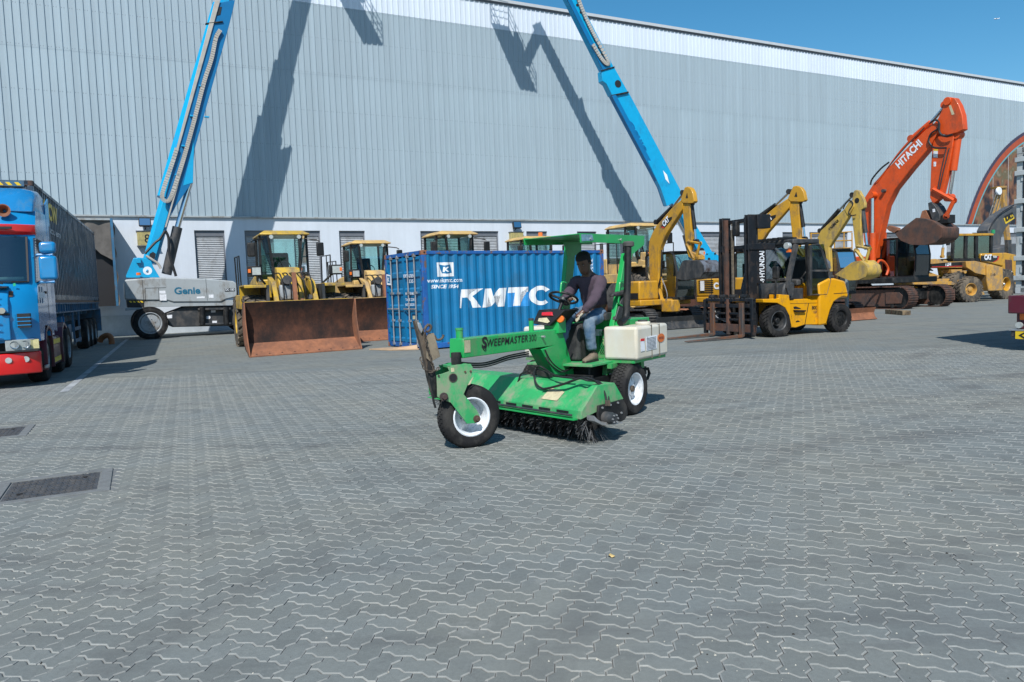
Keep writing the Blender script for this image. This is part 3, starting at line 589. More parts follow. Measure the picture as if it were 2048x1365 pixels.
# hydraulic lines slung below the beam
for k, (z, r) in enumerate(((-.02, .008), (-.035, .01), (-.05, .007))):
    P = [S.y(x, y + 4*k, .02 + .02*k) for x, y in ((908, 722), (930, 726), (965, 727), (990, 722), (1020, 712), (1060, 704))]
    B().tube(smooth_path([(p.x, .02*k, p.z) for p in P]), r).build('hose', 'hose', beam)
P = [Y3(*p) for p in ((1090, 700, .10), (1100, 720, .12), (1112, 733, .12), (1128, 742, .13), (1143, 736, .13), (1148, 728, .10))]
B().tube(smooth_path(P), .008).build('hose', 'hose', beam); B().tube(smooth_path([(x, y - .03, z - .015) for x, y, z in P]), .008).build('hose', 'dgrey', beam)

# steered front wheel in its fork
w0 = G(940, 893); Fw = Fr(None, '', '', w0.x, w0.y, 245); Mw = sub(S, Fw); rW = .298
wh = bpy.data.objects.new('front_fork', None); COL.objects.link(wh); wh.parent = se; wh.matrix_local = Mw
wheel(wh, (0, 0, rW), rW, .185, rim='white', rr=.62, ax=(0, 1, 0), dish=.42, hub=.28)
plate = [(901, 735), (913, 730), (941, 728), (946, 736), (943, 752), (927.5, 789), (955, 822), (960, 834), (957, 845), (950, 847), (934, 848), (902, 806), (883, 799), (875, 794), (873.5, 751), (885, 748), (899, 743), (895, 734)]
q = B(); q.py(Fw.ys(plate, .125), .125, .113); pl = q.build('fork_plate', 'green2', wh, bevel=.002)
q = B(); q.py([(x, z) for x, z in Fw.ys(plate, .125)], -.113, -.125); q.build('fork_plate', 'green2', wh)
def W3(px, py, y=.125): v = Fw.y(px, py, y); return (v.x, y, v.z)
a = W3(901, 733); b_ = W3(943, 729)
B().box((a[0], -.12, a[2] - .02), (b_[0], .12, a[2] + .0)).build('fork_top', 'green2', wh)
v = W3(922, 722); B().cyl((v[0], 0, v[2] - .06), (v[0], 0, v[2] + .07), .05).build('pivot_pin', 'black', wh)
v = W3(906, 756); q = B(); q.lathe([(.036, -.002), (.036, .006), (.043, .006), (.043, -.002)], v, (0, 1, 0), 20); q.build('hole_rim', 'winch', pl); B().cyl((v[0], v[1] - .002, v[2]), (v[0], v[1] + .003, v[2]), .036, n=20).build('hole', 'lit_black', pl)
for px, py, r in ((887, 794, .042), (953, 838, .036)):
    v = W3(px, py); B().cyl(v, (v[0], v[1] + .018, v[2]), r * .95, n=18).build('washer', 'rustbr', pl); B().cyl(v, (v[0], v[1] + .045, v[2]), r * .6, n=6).build('bolt', 'rustbr', pl, bevel=.003)
for px, py in ((877, 752), (930, 744), (941, 743)):
    v = W3(px, py); B().cyl(v, (v[0], v[1] + .01, v[2]), .010, n=8).build('bolt', 'rustbr', pl)
flat('sticker', [W3(901.5, 736.5), W3(908, 736), W3(908.5, 744), W3(902, 744.5)], 'sticker', pl, (0, 1, 0))
flat('sticker', [W3(944, 756), W3(947, 754), W3(940, 769), W3(935, 771)], 'sticker', pl, (0, 1, 0))
# folded tow bar with coupler, plate, hook and chains
q = B(); q.py(Fw.ys([(829, 642), (838, 645), (849, 664), (862, 716), (870, 741), (876, 792), (868, 797), (857, 758), (845, 702), (833, 658)], .04), .05, -.03); tb = q.build('tow_bar', 'winch', wh, bevel=.004)
q = B(); q.py(Fw.ys([(857, 716), (869, 733), (875, 796), (869, 797), (856, 745)], .075), .075, .05); q.build('tow_bar_shoe', 'black', tb)
q = B(); q.py(Fw.ys([(834, 645), (840, 646), (846, 660), (842, 668), (836, 656)], .06), .075, .05); q.build('coupler_latch', 'alu', tb, bevel=.006)
q = B(); q.py(Fw.ys([(855.6, 666.6), (866.5, 666.6), (879, 713), (872, 717), (859.5, 724), (852, 717), (850, 680)], .06), .085, .06); q.build('mud_plate', 'tan', tb, bevel=.003)
q = B(); q.tube(smooth_path([W3(*p, .09) for p in ((850, 659), (853, 653), (859, 650.5), (862, 655), (859, 662), (853, 664))]), .013); q.build('hook', 'winch', tb)
q = B(); q.tube(smooth_path([W3(*p, .07) for p in ((869, 672), (873, 679), (879, 680), (885, 676), (887, 670))]), [.010]*13 + [.013]*8 if 0 else .011); q.build('hook', 'winch', tb)
def chain(P, r=.006, L=.032):
    P = smooth_path(P, 6); q = B(); acc = 0; k = 0; last = Vector(P[0])
    for i in range(1, len(P)):
        a, b2 = Vector(P[i-1]), Vector(P[i]); d = (b2 - a).length; acc += d
        if acc >= L:
            c = (a + b2) / 2; t = (b2 - a).normalized(); s = t.orthogonal().normalized() if k % 2 else t.cross(t.orthogonal()).normalized()
            q.tube([c + t * (L*.62) * math.cos(u) + s * (L*.36) * math.sin(u) for u in (2*math.pi*j/8 for j in range(8))], r, n=4, closed=True); k += 1; acc = 0
    o = q.build('chain', 'winch', tb); o['kind'] = 'stuff'; return o
chain([W3(*p, .10) for p in ((848, 655), (851, 672), (853, 690), (858, 706), (863, 722), (867, 740))])
chain([W3(*p, .10) for p in ((842, 712), (843, 724), (850, 739), (860, 744), (871, 742), (878, 735))])
B().tube(smooth_path([W3(*p, .03) for p in ((864, 765), (865, 785), (867, 802), (871, 816))]), .011).build('tow_strap', 'hose', tb)

# brush under its folded hood
c0 = S.o + S.f * -.98 + S.l * -.05; Fb = Fr(None, '', '', c0.x, c0.y, 229.8); Mb = sub(S, Fb)
br = bpy.data.objects.new('brush_head', None); COL.objects.link(br); br.parent = se; br.matrix_local = Mb
YN, YF = 1.22, -1.28
sec = [tuple(Fb.ys([p], YN)[0]) for p in ((1163, 839), (1164, 823), (1195, 772), (1229, 766), (1247, 798))]
print('hood section', [(round(a, 2), round(b2, 2)) for a, b2 in sec])
q = B(); out = sec; ins = [(x * .97, z - .012) for x, z in sec]
prof = out + ins[::-1]
q.loft([[(x, YF, z) for x, z in prof], [(x, YN - .012, z) for x, z in prof]]); hood = q.build('hood', 'green2', br, bevel=.003)
q = B(); q.py(sec, YN, YN - .011); q.build('hood_end', 'green2', br, bevel=.002); q = B(); q.py(sec, YF, YF - .011); q.build('hood_end', 'green2', br)
xl, zl = sec[0]; xm, zm = sec[1]
n = 9
for k in range(n):
    y0 = YF + .12 + k * (YN - YF - .2) / n; B().box((xm + .004, y0, zm - .035), (xm + .012, y0 + .16, zm - .015)).build('slot', 'lit_black', hood)
B().tube([(xl + .03, YF + .02, zl + .03), (xl + .03, YN - .1, zl + .03)], .012, n=8).build('hinge_rod', 'dgrey', hood)
B().box((xl + .0, YF, zl - .012), (xl + .055, YN - .05, zl - .002)).build('deflector_lip', 'green', hood)
flat('sticker', [(sec[1][0]*(1-t) + sec[2][0]*t, y, sec[1][1]*(1-t) + sec[2][1]*t) for t, y in ((.25, .60), (.25, .83), (.62, .86), (.72, .64))], 'sticker', hood, (.75, 0, .5), lift=.008)
q = B(); rr2 = random.Random(5); rc = .285; zcb = rc - .005; L_ = YN - YF - .12; NB = 17000
for k in range(NB):
    y = YF + .06 + L_ * rr2.random(); lobe = (k % 9) * 2*math.pi/9; th = lobe + (y - YF) * 5.2 + rr2.gauss(0, .15)
    if rr2.random() < .12: th = rr2.random() * 6.28
    r1 = rc * rr2.uniform(.90, 1.02) * (.62 if math.sin(th) > -.12 else 1); dy = rr2.gauss(0, .012); c_, s_ = math.cos(th), math.sin(th)
    if y > YN - .16 and math.sin(th) < -.1: dy += rr2.random() ** 2 * .13
    elif y > YN - .10: continue
    wv = .0032; t_ = (-s_ * wv, c_ * wv); tip = (c_ * r1 + .085, y + dy, zcb + s_ * r1); tz = max(.003, tip[2])
    q.add([(c_*.08 + .085 - t_[0], y, zcb + s_*.08 - t_[1]), (c_*.08 + .085 + t_[0], y + .003, zcb + s_*.08 + t_[1]), (tip[0] + t_[0], tip[1] + .002, tz), (tip[0] - t_[0], tip[1] - .002, tz)], [(0, 1, 2, 3)])
o = q.build('bristle', 'brush', br); o['kind'] = 'stuff'
q = B(); M['brushl'] = mat('bristle_glints', (.16, .165, .17), .5, var=.3)  # paler strands paint glints of light onto the front bristles
for k in range(2000):
    y = YF + .06 + (L_ + .08) * rr2.random(); lobe = (k % 9) * 2*math.pi/9; th = lobe + (y - YF) * 5.2 + rr2.gauss(0, .10)
    if math.sin(th) > -.05 or math.cos(th) < -.3: continue
    r0_, r1 = rc * .62, rc * rr2.uniform(.97, 1.02); c_, s_ = math.cos(th), math.sin(th); dy = rr2.gauss(0, .015) + (rr2.random()**1.5 * .14 if y > YN - .2 else 0); w2 = .0018
    q.add([(c_*r0_ + .085, y - w2, zcb + s_*r0_), (c_*r0_ + .085, y + w2, zcb + s_*r0_), (c_*r1 + .085, y + dy + w2, max(.004, zcb + s_*r1)), (c_*r1 + .085, y + dy - w2, max(.004, zcb + s_*r1))], [(0, 1, 2, 3)])
o = q.build('bristle_glint', 'brushl', br); o['kind'] = 'stuff'
B().cyl((.085, YF + .03, zcb), (.085, YN - .07, zcb), .17, n=20).build('brush_core', 'brush', br)
# drive motor and its plate at the near end
def K3(px, py, y): v = Fb.y(px, py, y); return (v.x, y, v.z)
q = B(); q.py(Fb.ys([(1197, 812), (1222, 806), (1246, 799), (1254, 812), (1256, 828), (1250, 840), (1238, 846), (1222, 842), (1198, 845), (1196, 830)], YN + .035), YN + .035, YN + .012); mpn = q.build('motor_plate', 'black', br, bevel=.004)
v = Vector(K3(1210, 835, YN + .035)); q = B(); q.lathe([(.001, 0), (.058, 0), (.058, .085), (.05, .10), (.05, .125), (.03, .13), (.001, .13)], v, (0, 1, .0), 22); mo = q.build('drive_motor', 'dgrey', mpn)
for k in range(6): a = k * math.pi / 3; B().cyl(v + Vector((.036*math.cos(a), .125, .036*math.sin(a))), v + Vector((.036*math.cos(a), .14, .036*math.sin(a))), .008, n=6).build('bolt', 'alu', mo)
for px, py in ((1220, 810), (1235, 806), (1242, 826), (1204, 816)): v = Vector(K3(px, py, YN + .035)); B().cyl(v, v + Vector((0, .012, 0)), .011, n=6).build('bolt', 'alu', mpn)
q = B(); P = [K3(*p, YN + .1) for p in ((1188, 832), (1190, 843), (1205, 851), (1243, 848), (1246, 845), (1232, 842), (1206, 846), (1196, 840))]; q.loft([[p for p in P], [(p[0], p[1] - .10, p[2]) for p in P]]); q.build('skid_guard', 'alu', mpn)
for k, dx in enumerate((0, 5)):
    for P in ([(1213 + dx, 808), (1211 + dx, 792), (1204 + dx, 776), (1192 + dx, 764), (1178, 757 + k*4), (1160, 757), (1130, 768), (1105, 775), (1088, 778), (1074, 770), (1068, 752), (1071, 739), (1079, 733), (1092, 740), (1112, 752), (1150, 757 + k*3)][:9 if k else 16],):
        pts = []
        for i, p in enumerate(P):
            xx = .0 if p[1] < 752 else (.14 if p[1] < 766 else .19); v = Fb.x(p[0], p[1], xx) if i > 3 else Fb.y(p[0], p[1], YN - .05 + .03*(3-i) - .02*k); pts.append(v if i <= 3 else (v.x + .02*k, v.y, v.z))
        B().tube(smooth_path(pts), .0105, n=8).build('hose', 'hose', br)
    v = Vector(K3(1213 + dx, 812, YN + .045)); B().cyl(v, v + Vector((0, 0, .05)), .015, n=8).build('hose_fitting', 'winch', br)
P = [Fb.x(px, py, .12) for px, py in ((1053, 744), (1042, 749), (1037, 762), (1031, 780), (1024, 800))]; B().tube(smooth_path(P), .010).build('hose', 'hose', br)
# foot pedal / stand on the hood
P = [Fb.x(*p, -.02) for p in ((1056, 730), (1063, 733), (1075, 740), (1098, 748), (1098, 756), (1076, 752), (1056, 738))]
q = B(); q.loft([[tuple(p) for p in P], [(p.x - .06, p.y, p.z) for p in P]]); q.build('lift_arm', 'black', br, bevel=.004)

# chassis, deck and engine box
q = B(); q.box((-1.62, -.42, .60), (-2.55, .47, .625)); deck = q.build('deck', 'green2', se, bevel=.003)
q = B(); q.box((-1.66, -.38, .34), (-1.70, .44, .50)); q.build('chassis_plate', 'black', se, bevel=.004)
for y in (-.40, .36): B().box((-1.70, y, .36), (-3.05, y + .06, .46)).build('chassis_rail', 'black', se)
q = B(); q.box((-1.85, -.3, .40), (-2.6, .3, .58)); q.build('gearbox', 'lit_black', se, bevel=.02)
q = B(); rr3 = random.Random(2)
for k in range(5): q.cyl((-1.78 - .1*k, -.1 + .1*k, .50 + .02*k), (-1.82 - .1*k, .1 + .07*k, .56), .014, n=6)
o = q.build('linkage', 'dgrey', se); o['kind'] = 'stuff'
q = B(); q.box((-2.30, -.36, .626), (-3.0, .50, 1.09)); eb = q.build('engine_box', 'green', se, bevel=.008)
def grille(y0, y1, z0, z1, x, nm='mesh_grille'):
    B().box((x - .001, y0, z0), (x + .0035, y1, z1)).build('grille_opening', 'lit_black', eb)
    q = B(); s = .028; h = .046; nn = int((y1 - y0) / s); m_ = int((z1 - z0) / h)
    for i in range(nn):
        for j in range(m_):
            ya, za = y0 + i*s, z0 + j*h
            for (p, r_) in (((ya, za + h/2), (ya + s/2, za + h)), ((ya + s/2, za + h), (ya + s, za + h/2)), ((ya, za + h/2), (ya + s/2, za)), ((ya + s/2, za), (ya + s, za + h/2))):
                d = (Vector(r_) - Vector(p)).normalized() * 0 ; w = .0035
                q.add([(x + .006, p[0] - w, p[1]), (x + .006, r_[0] - w, r_[1]), (x + .006, r_[0] + w, r_[1]), (x + .006, p[0] + w, p[1])], [(0, 1, 2, 3)])
    o = q.build(nm, 'green', eb); o['kind'] = 'stuff'
grille(-.30, -.04, .68, .98, -2.30); grille(.18, .33, .68, .98, -2.30)
def E3(px, py, x=-2.30): v = S.x(px, py, x); return (x, v.y, v.z)
flat('sticker', [E3(1206, 678), E3(1220, 678), E3(1220, 691), E3(1206, 691)], 'sticker', eb, (1, 0, 0)); flat('sticker', [E3(1192, 659), E3(1205, 659), E3(1203, 672), E3(1192, 672)], 'paper', eb, (1, 0, 0))
flat('sticker', [E3(1208, 674), E3(1215, 674), E3(1215, 676), E3(1208, 676)], 'paper', eb, (1, 0, 0))
B().box((-1.9, -.14, .63), (-2.28, .14, 1.06)).build('pedestal', 'seat', se, bevel=.03)
q = B(); q.tube(smooth_path([(-1.78, -.12, .64), (-1.80, -.14, .72), (-1.86, -.14, .80), (-1.95, -.13, .95)]), .012); q.build('lever', 'black', se)
# dashboard, lamp and steering wheel
P = [S.x(*p, -1.50) for p in ((1077, 620), (1129, 621), (1106, 652), (1073, 647))]; P[2].x = P[3].x = -1.42
q = B(); q.loft([[tuple(p) for p in P], [(p.x - .30, p.y, p.z) for p in (P[0], P[1], P[2] + Vector((-.02, 0, 0)), P[3])]]); dash = q.build('dashboard', 'black', se, bevel=.008)
nd = (P[1] - P[0]).cross(P[3] - P[0]).normalized(); nd = nd if nd.x > 0 else -nd
def D3(px, py):
    d = sight(px, py); o = fmat(S) @ P[0]; n3 = fmat(S).to_3x3() @ nd; t = (o - CP) @ n3 / (d @ n3); return S.loc(CP + d * t)
c = [D3(*p) for p in ((1085, 626), (1106, 625), (1107, 633), (1084, 633))]; q = B(); q.loft([[tuple(p) for p in c], [tuple(p + nd * .022) for p in c]]); q.build('marker_lamp', 'redlens', dash, bevel=.011, seg=3)
flat('sticker', [D3(*p) for p in ((1078, 637), (1094, 636), (1100, 644), (1095, 647), (1076, 643))], 'sticker', dash, nd)
v = S.x(1120, 638, -1.55); B().cyl((-1.58, v.y, v.z), (-1.50, v.y + .03, v.z), .045, n=18).build('turn_lamp', 'amber', dash, bevel=.01)
B().box((-1.50, -.08, .98), (-1.66, .12, 1.17)).build('dash_post', 'green', se, bevel=.01)
sc_ = S.y(1127, 596, .06); cst = Vector((sc_.x, .06, sc_.z)); ax = Vector((-.42, 0, .90)).normalized()
B().cyl(cst - ax * .26 + Vector((.06, 0, 0)), cst - ax * .02, .022).build('steering_column', 'black', se)
a = ax.orthogonal().normalized(); e = ax.cross(a); q = B(); q.tube([cst + (a*math.cos(t) + e*math.sin(t))*.165 for t in (2*math.pi*i/28 for i in range(28))], .014, n=8, closed=True); sw = q.build('steering_wheel', 'black', se)
for k in range(3):
    t = 2*math.pi*k/3 + .5; dr = a*math.cos(t) + e*math.sin(t); q = B(); q.tube([cst - ax*.02, cst + dr*.08 - ax*.012, cst + dr*.165], .014, n=6); q.build('spoke', 'black', sw)
B().cyl(cst - ax*.05, cst - ax*.0, .05, n=16).build('hub', 'dgrey', sw, bevel=.008)
# seat
q = B(); q.py([(-2.32, 1.09), (-2.30, 1.16), (-2.36, 1.19), (-2.72, 1.17), (-2.78, 1.12), (-2.78, 1.09)], -.24, .24); seat = q.build('seat', 'seat', se, bevel=.02); seat.location = (.16, .12, 0)
q = B(); q.py([(-2.70, 1.16), (-2.66, 1.22), (-2.80, 1.52), (-2.86, 1.54), (-2.90, 1.50), (-2.80, 1.14)], -.23, .25); q.build('backrest', 'seat', seat, bevel=.03)
q = B(); q.py([(-2.34, 1.37), (-2.36, 1.41), (-2.70, 1.45), (-2.74, 1.41), (-2.70, 1.38)], .27, .33); q.build('armrest', 'seat', seat, bevel=.015)
q = B(); q.py([(-2.5, 1.05), (-2.42, 1.10), (-2.62, 1.38), (-2.76, 1.40), (-2.78, 1.1)], .26, .31); q.build('armrest_bracket', 'dgrey', seat, bevel=.01)
# canopy on two posts
def plane_poly(nm, pts, y, th, m='green', par=None, bev=.003): q = B(); q.py(S.ys(pts, y), y, y + th); return q.build(nm, m, par or se, bevel=bev)
p_near = plane_poly('canopy_post', [(1251, 507), (1266, 504), (1233, 700), (1236, 762), (1214, 758), (1213, 748), (1219, 700)], .41, -.06)
q = B(); x0, z0_ = S.ys([(1142, 486)], -.40)[0]; x1, z1_ = S.ys([(1122, 665)], -.40)[0]
q.py(S.ys([(1137, 488), (1153, 488), (1136, 660), (1122, 660)], -.40), -.40, -.46); q.build('canopy_post', 'green', se, bevel=.003)
fz = S.y(1160, 467, .38); ez = S.y(1289, 472, .38); xf, zf = fz.x, fz.z; xr, zr = ez.x, ez.z
lip = S.x(1057, 490, xf).z; print('canopy', xf, zf, xr, zr, lip, S.x(1057, 474, xf))
ca = B(); ca.loft([[(xf, -.38, zf - .01), (xf, .38, zf), (xr, .38, zr), (xr, -.38, zr - .01)], [(xf, -.38, zf - .018), (xf, .38, zf - .008), (xr, .38, zr - .008), (xr, -.38, zr - .018)]]); can = ca.build('canopy', 'green', se)
q = B(); q.hexa([(xf, -.38, zf - .09), (xf - .008, -.38, zf - .09), (xf - .008, .38, zf - .105), (xf, .38, zf - .105), (xf + .05, -.38, zf - .012), (xf + .042, -.38, zf - .012), (xf + .042, .38, zf - .003), (xf + .05, .38, zf - .003)])
sd = plane_poly('canopy_side', [(1160, 467), (1289, 472), (1288.5, 490), (1263, 511), (1256, 506), (1251, 488), (1180, 485), (1161, 486)], .385, -.008, par=can)
plane_poly('canopy_side', [(1160, 467), (1289, 472), (1289, 482), (1161, 482)], .385, -.008, par=can).location = (0, -.765, 0)
plane_poly('canopy_gusset', [(1126, 484), (1163, 484), (1163, 503), (1144, 516), (1134, 512), (1131, 494)], -.30, -.01, par=can)
flat('worn_patch', [Y3(*p, .385) for p in ((1162, 469), (1184, 469.5), (1187, 481), (1163, 483))], mat('scratched_blue_grey', (.16, .3, .38), .4, var=.4, scale=25), sd, (0, 1, 0))
q = B(); q.tube(smooth_path([Y3(*p, .43) for p in ((1248, 563), (1241, 564), (1239, 572), (1237, 600), (1238, 608), (1244, 612))]), .011); q.build('grab_handle', 'green', p_near)
q = B(); q.tube(smooth_path([Y3(*p, .42) for p in ((1132, 566), (1124, 565), (1122, 573), (1121, 585))]), .01); q.build('grab_handle', 'green', se)
v = Y3(1226, 683, .41); B().cyl((v[0], .41, v[2]), (v[0], .44, v[2]), .02, n=8)
for px, py in ((1219, 748), (1180, 478), (1240, 480)): v = Y3(px, py, .412 if px == 1219 else .387); B().cyl(v, (v[0], v[1] + .02, v[2]), .012, n=8).build('bolt', 'alu', p_near if px == 1219 else sd)
# exhaust / air stack
P = [Y3(*p, .52) for p in ((1256, 493), (1255.5, 540), (1254, 590), (1252, 628), (1248, 640), (1240, 646))]
q = B(); q.tube(smooth_path(P, 3), .042, n=14); st = q.build('air_stack', 'black', se); v = Y3(1257, 491, .52)
q = B(); q.lathe([(.045, -.02), (.066, -.01), (.068, .03), (.055, .045), (.001, .05)], v, (0, 0, 1), 20); q.build('stack_cap', 'dgrey', st)
# tanks
v = S.y(1275, 722, .80); xt, zt = v.x, v.z; v2 = S.y(1275, 654, .80); v3 = S.y(1337, 709, .80); print('tank', xt, zt, v2.z, v3.x)
for side in (1, -1):
    q = B(); ya, yb = (.36, .80) if side > 0 else (-.80, -.36); q.box((xt, ya, zt), (v3.x, yb, v2.z)); tk = q.build('water_tank', 'tank', se, bevel=.035, seg=3)
    B().cyl((v3.x + .33, (ya + yb)/2 + .05, v2.z - .01), (v3.x + .33, (ya + yb)/2 + .05, v2.z + .035), .09, n=22).build('tank_shoulder', 'tank', tk, bevel=.012)
    B().cyl((v3.x + .33, (ya + yb)/2 + .05, v2.z + .03), (v3.x + .33, (ya + yb)/2 + .05, v2.z + .055), .06, n=22).build('tank_cap', 'dgrey', tk)
    for t in (.45, .70):
        x = xt + (v3.x - xt) * t; q = B(); q.loft([[(x - .012, yb + .003, zt - .004), (x - .012, yb + .003, v2.z + .004), (x - .012, ya - .003, v2.z + .004), (x - .012, ya - .003, zt - .004)], [(x + .012, yb + .003, zt - .004), (x + .012, yb + .003, v2.z + .004), (x + .012, ya - .003, v2.z + .004), (x + .012, ya - .003, zt - .004)]], cap=False); q.build('strap', 'tan', tk)
    B().box((xt - .02, ya + .02, zt - .035), (v3.x - .02, yb - .05, zt - .004)).build('tank_shelf', 'green', se)
    if side > 0:
        flat('sticker', [Y3(*p, .80) for p in ((1280, 678), (1288, 677), (1289, 702), (1281, 704))], 'paper', tk, (0, 1, 0), lift=.006)
        flat('sticker', [Y3(*p, .80) for p in ((1280, 678), (1288, 677), (1288, 682), (1280, 683))], 'lit_red', tk, (0, 1, 0), lift=.008)
        flat('sticker', [Y3(*p, .80) for p in ((1291, 674), (1313, 670), (1313, 697), (1292, 702))], 'paper', tk, (0, 1, 0), lift=.006)
        for k in range(9):
            a_, b3 = Vector(Y3(1293, 677 + k*2.7, .80)), Vector(Y3(1311, 673.5 + k*2.7, .80)); flat('text_line', [a_, b3, b3 - Vector((0, 0, .0045)), a_ - Vector((0, 0, .0045))], 'dgrey', tk, (0, 1, 0), lift=.0085)
        c = Vector(Y3(1321.5, 676, .80)); rx, rz = .095, .052
        flat('sticker', [(c.x + rx*math.cos(t), c.y, c.z + rz*math.sin(t)) for t in (2*math.pi*i/24 for i in range(24))], 'mural_orange' if 'mural_orange' in M else mat('orange_sticker', (.62, .15, .03), .5), tk, (0, 1, 0), lift=.006)
        letter('lettering', 'SNYDER', 'maroon', tk, (c.x + .065, c.y, c.z - .015), (c.x - .065, c.y, c.z - .015), .03, lift=.009)
# rear wheels
rc_ = S.z(1268, 829)
for side in (1, -1):
    w_ = wheel(se, (rc_.x, side * .63, .30), .30, .21, rim='white', rr=.62, ax=(0, side, 0), dish=.3, spokes=8, hub=.2, nut='winch')
B().cyl((rc_.x, -.6, .30), (rc_.x, .6, .30), .05).build('rear_axle', 'black', se)
B().py([(xt + .1, zt - .035), (v3.x - .12, zt - .035), (v3.x - .12, zt - .065), (xt + .1, zt - .09)], .46, .52).build('shelf_rail', 'green', se)
B().box((-2.75, .42, .38), (-2.83, .50, zt - .03)).build('shelf_stay', 'green', se)
q = B(); q.tube([(v3.x + .22, .5, .32), (v3.x + .1, .56, .34), (v3.x + .05, .56, .40), (v3.x + .08, .56, .46), (v3.x + .16, .5, .45)], .02); q.build('rear_hitch_loop', 'black', se)

# ------------------------------------------------------------------ the driver
def skin_obj(name, m, par, chains, lv=2):
    """one smooth body: each chain is [(point, radius), ...]; the first point of a later chain joins the nearest joint"""
    bm = bmesh.new(); ly = bm.verts.layers.skin.verify(); vs = []
    for ci, ch in enumerate(chains):
        prev = None
        for k, (p, r) in enumerate(ch):
            p = Vector(p)
            if ci and k == 0:
                j = min(vs, key=lambda v: (v.co - p).length)
                if (j.co - p).length < .004: prev = j; continue
            v = bm.verts.new(p); v[ly].radius = (r, r) if isinstance(r, (int, float)) else r; v[ly].use_root = (ci == 0 and k == 0); vs.append(v)
            if prev: bm.edges.new((prev, v))
            prev = v
    me = bpy.data.meshes.new(name); bm.to_mesh(me); bm.free(); me.materials.append(M[m]); o = bpy.data.objects.new(name, me); COL.objects.link(o)
    if par: o.parent = par
    s_ = o.modifiers.new('skin', 'SKIN'); s_.use_smooth_shade = True; s2 = o.modifiers.new('sub', 'SUBSURF'); s2.levels = lv; s2.render_levels = lv
    return o
P_ = Fr(None, '', '', S.o.x, S.o.y, 217)
DX, DY = .20, .12
hip = (-2.52 + DX, DY, 1.22); waist = (-2.50 + DX, DY, 1.36); chest = (-2.44 + DX, DY, 1.52); neck = (-2.36 + DX, DY, 1.66)
lsh, rsh = (-2.40 + DX, .175 + DY, 1.565), (-2.40 + DX, -.19 + DY, 1.565)
lel, lwr, lha = Y3(1186, 604, .24 + DY), Y3(1165, 625, .14 + DY), Y3(1152, 637, .10 + DY)
rel_, rwr, rha = Y3(1130, 602, -.24 + DY), Y3(1138, 600, -.10 + DY), Y3(1143, 597, -.04 + DY)
lhp, lkn, lan = (-2.50 + DX, .11 + DY, 1.17), Y3(1177, 643, .16 + DY), Y3(1184, 702, .16 + DY)
rhp, rkn, ran = (-2.50 + DX, -.11 + DY, 1.17), Y3(1136, 632, -.13 + DY), Y3(1121, 690, -.13 + DY)
def mid(a, b2, t=.5): return tuple(Vector(a).lerp(Vector(b2), t))
head_c = (-2.285 + DX, DY, 1.775)
body = skin_obj('person', 'skin', None, [[(hip, .12), (waist, .115), (chest, .125), (neck, .058), (mid(neck, head_c, .6), .055)],
    [(chest, .1), (lsh, .06), (lel, .045), (lwr, .03), (lha, .035)], [(chest, .1), (rsh, .06), (rel_, .045), (rwr, .03), (rha, .035)],
    [(hip, .1), (lhp, .09), (lkn, .06), (lan, .04)], [(hip, .1), (rhp, .09), (rkn, .06), (ran, .04)]])
body.matrix_world = fmat(S)
tag(body, 'man in purple-grey sweatshirt and jeans driving the green sweeper', 'person')
# head with brow, nose, lips, chin and ears, bent forward
q = B(); hm = Matrix.Translation(head_c) @ Matrix.Rotation(R(22), 4, 'Y') @ Matrix.Rotation(R(6), 4, 'Z'); q.m = hm
rows = [(-.125, .030, .034, .030), (-.115, .056, .046, .022), (-.095, .072, .058, .012), (-.07, .082, .066, .006), (-.045, .086, .071, .002), (-.015, .089, .075, 0), (.015, .091, .078, -.002), (.045, .096, .080, -.004), (.075, .094, .079, -.006), (.10, .080, .070, -.008), (.12, .052, .046, -.012), (.13, .018, .016, -.014)]
rings = []
for z, rx, ry, ox in rows:
    ring = []
    for i in range(28):
        t = 2*math.pi*i/28; x = rx*math.cos(t)*(1.0 if math.cos(t) > 0 else 1.12); y = ry*math.sin(t)
        if math.cos(t) > .2:
            w = max(0, 1 - abs(y)/.022)
            if -.05 < z < .02: x += w*.024*(1 - abs(z + .02)/.035)
            if .01 < z < .05: x += max(0, 1 - abs(abs(y) - .03)/.03)*.006
            if -.02 < z < .018: x -= max(0, 1 - abs(abs(y) - .032)/.016)*.010
            if -.085 < z < -.055: x += w*.010
        ring.append((x + ox, y, z))
    rings.append(ring)
q.loft(rings); hd = q.build('head', 'skin', body, ang=80); sm = hd.modifiers.new('sub', 'SUBSURF'); sm.levels = sm.render_levels = 1
for s_ in (1, -1):
    e_ = B(); e_.m = hm; e_.lathe([(.001, .018), (.012, .014), (.018, .004), (.016, -.004), (.001, -.006)], (-.008, s_*.080, -.005), (0, s_, 0), 14); e_.m = hm @ Matrix.Identity(4); e_.build('ear', 'skin', hd)
    e_ = B(); e_.m = hm; e_.lathe([(.001, .009), (.007, .006), (.009, 0), (.001, -.004)], (.078, s_*.031, .004), (1, 0, 0), 10); e_.build('eye', mat('eye', (.16, .13, .11), .3) if s_ > 0 else bpy.data.materials['eye'], hd)
    e_ = B(); e_.m = hm; e_.box((.086, s_*.018, .018), (.092, s_*.046, .023)); e_.build('eyebrow', 'hair', hd)
q = B(); q.m = hm; rings = []
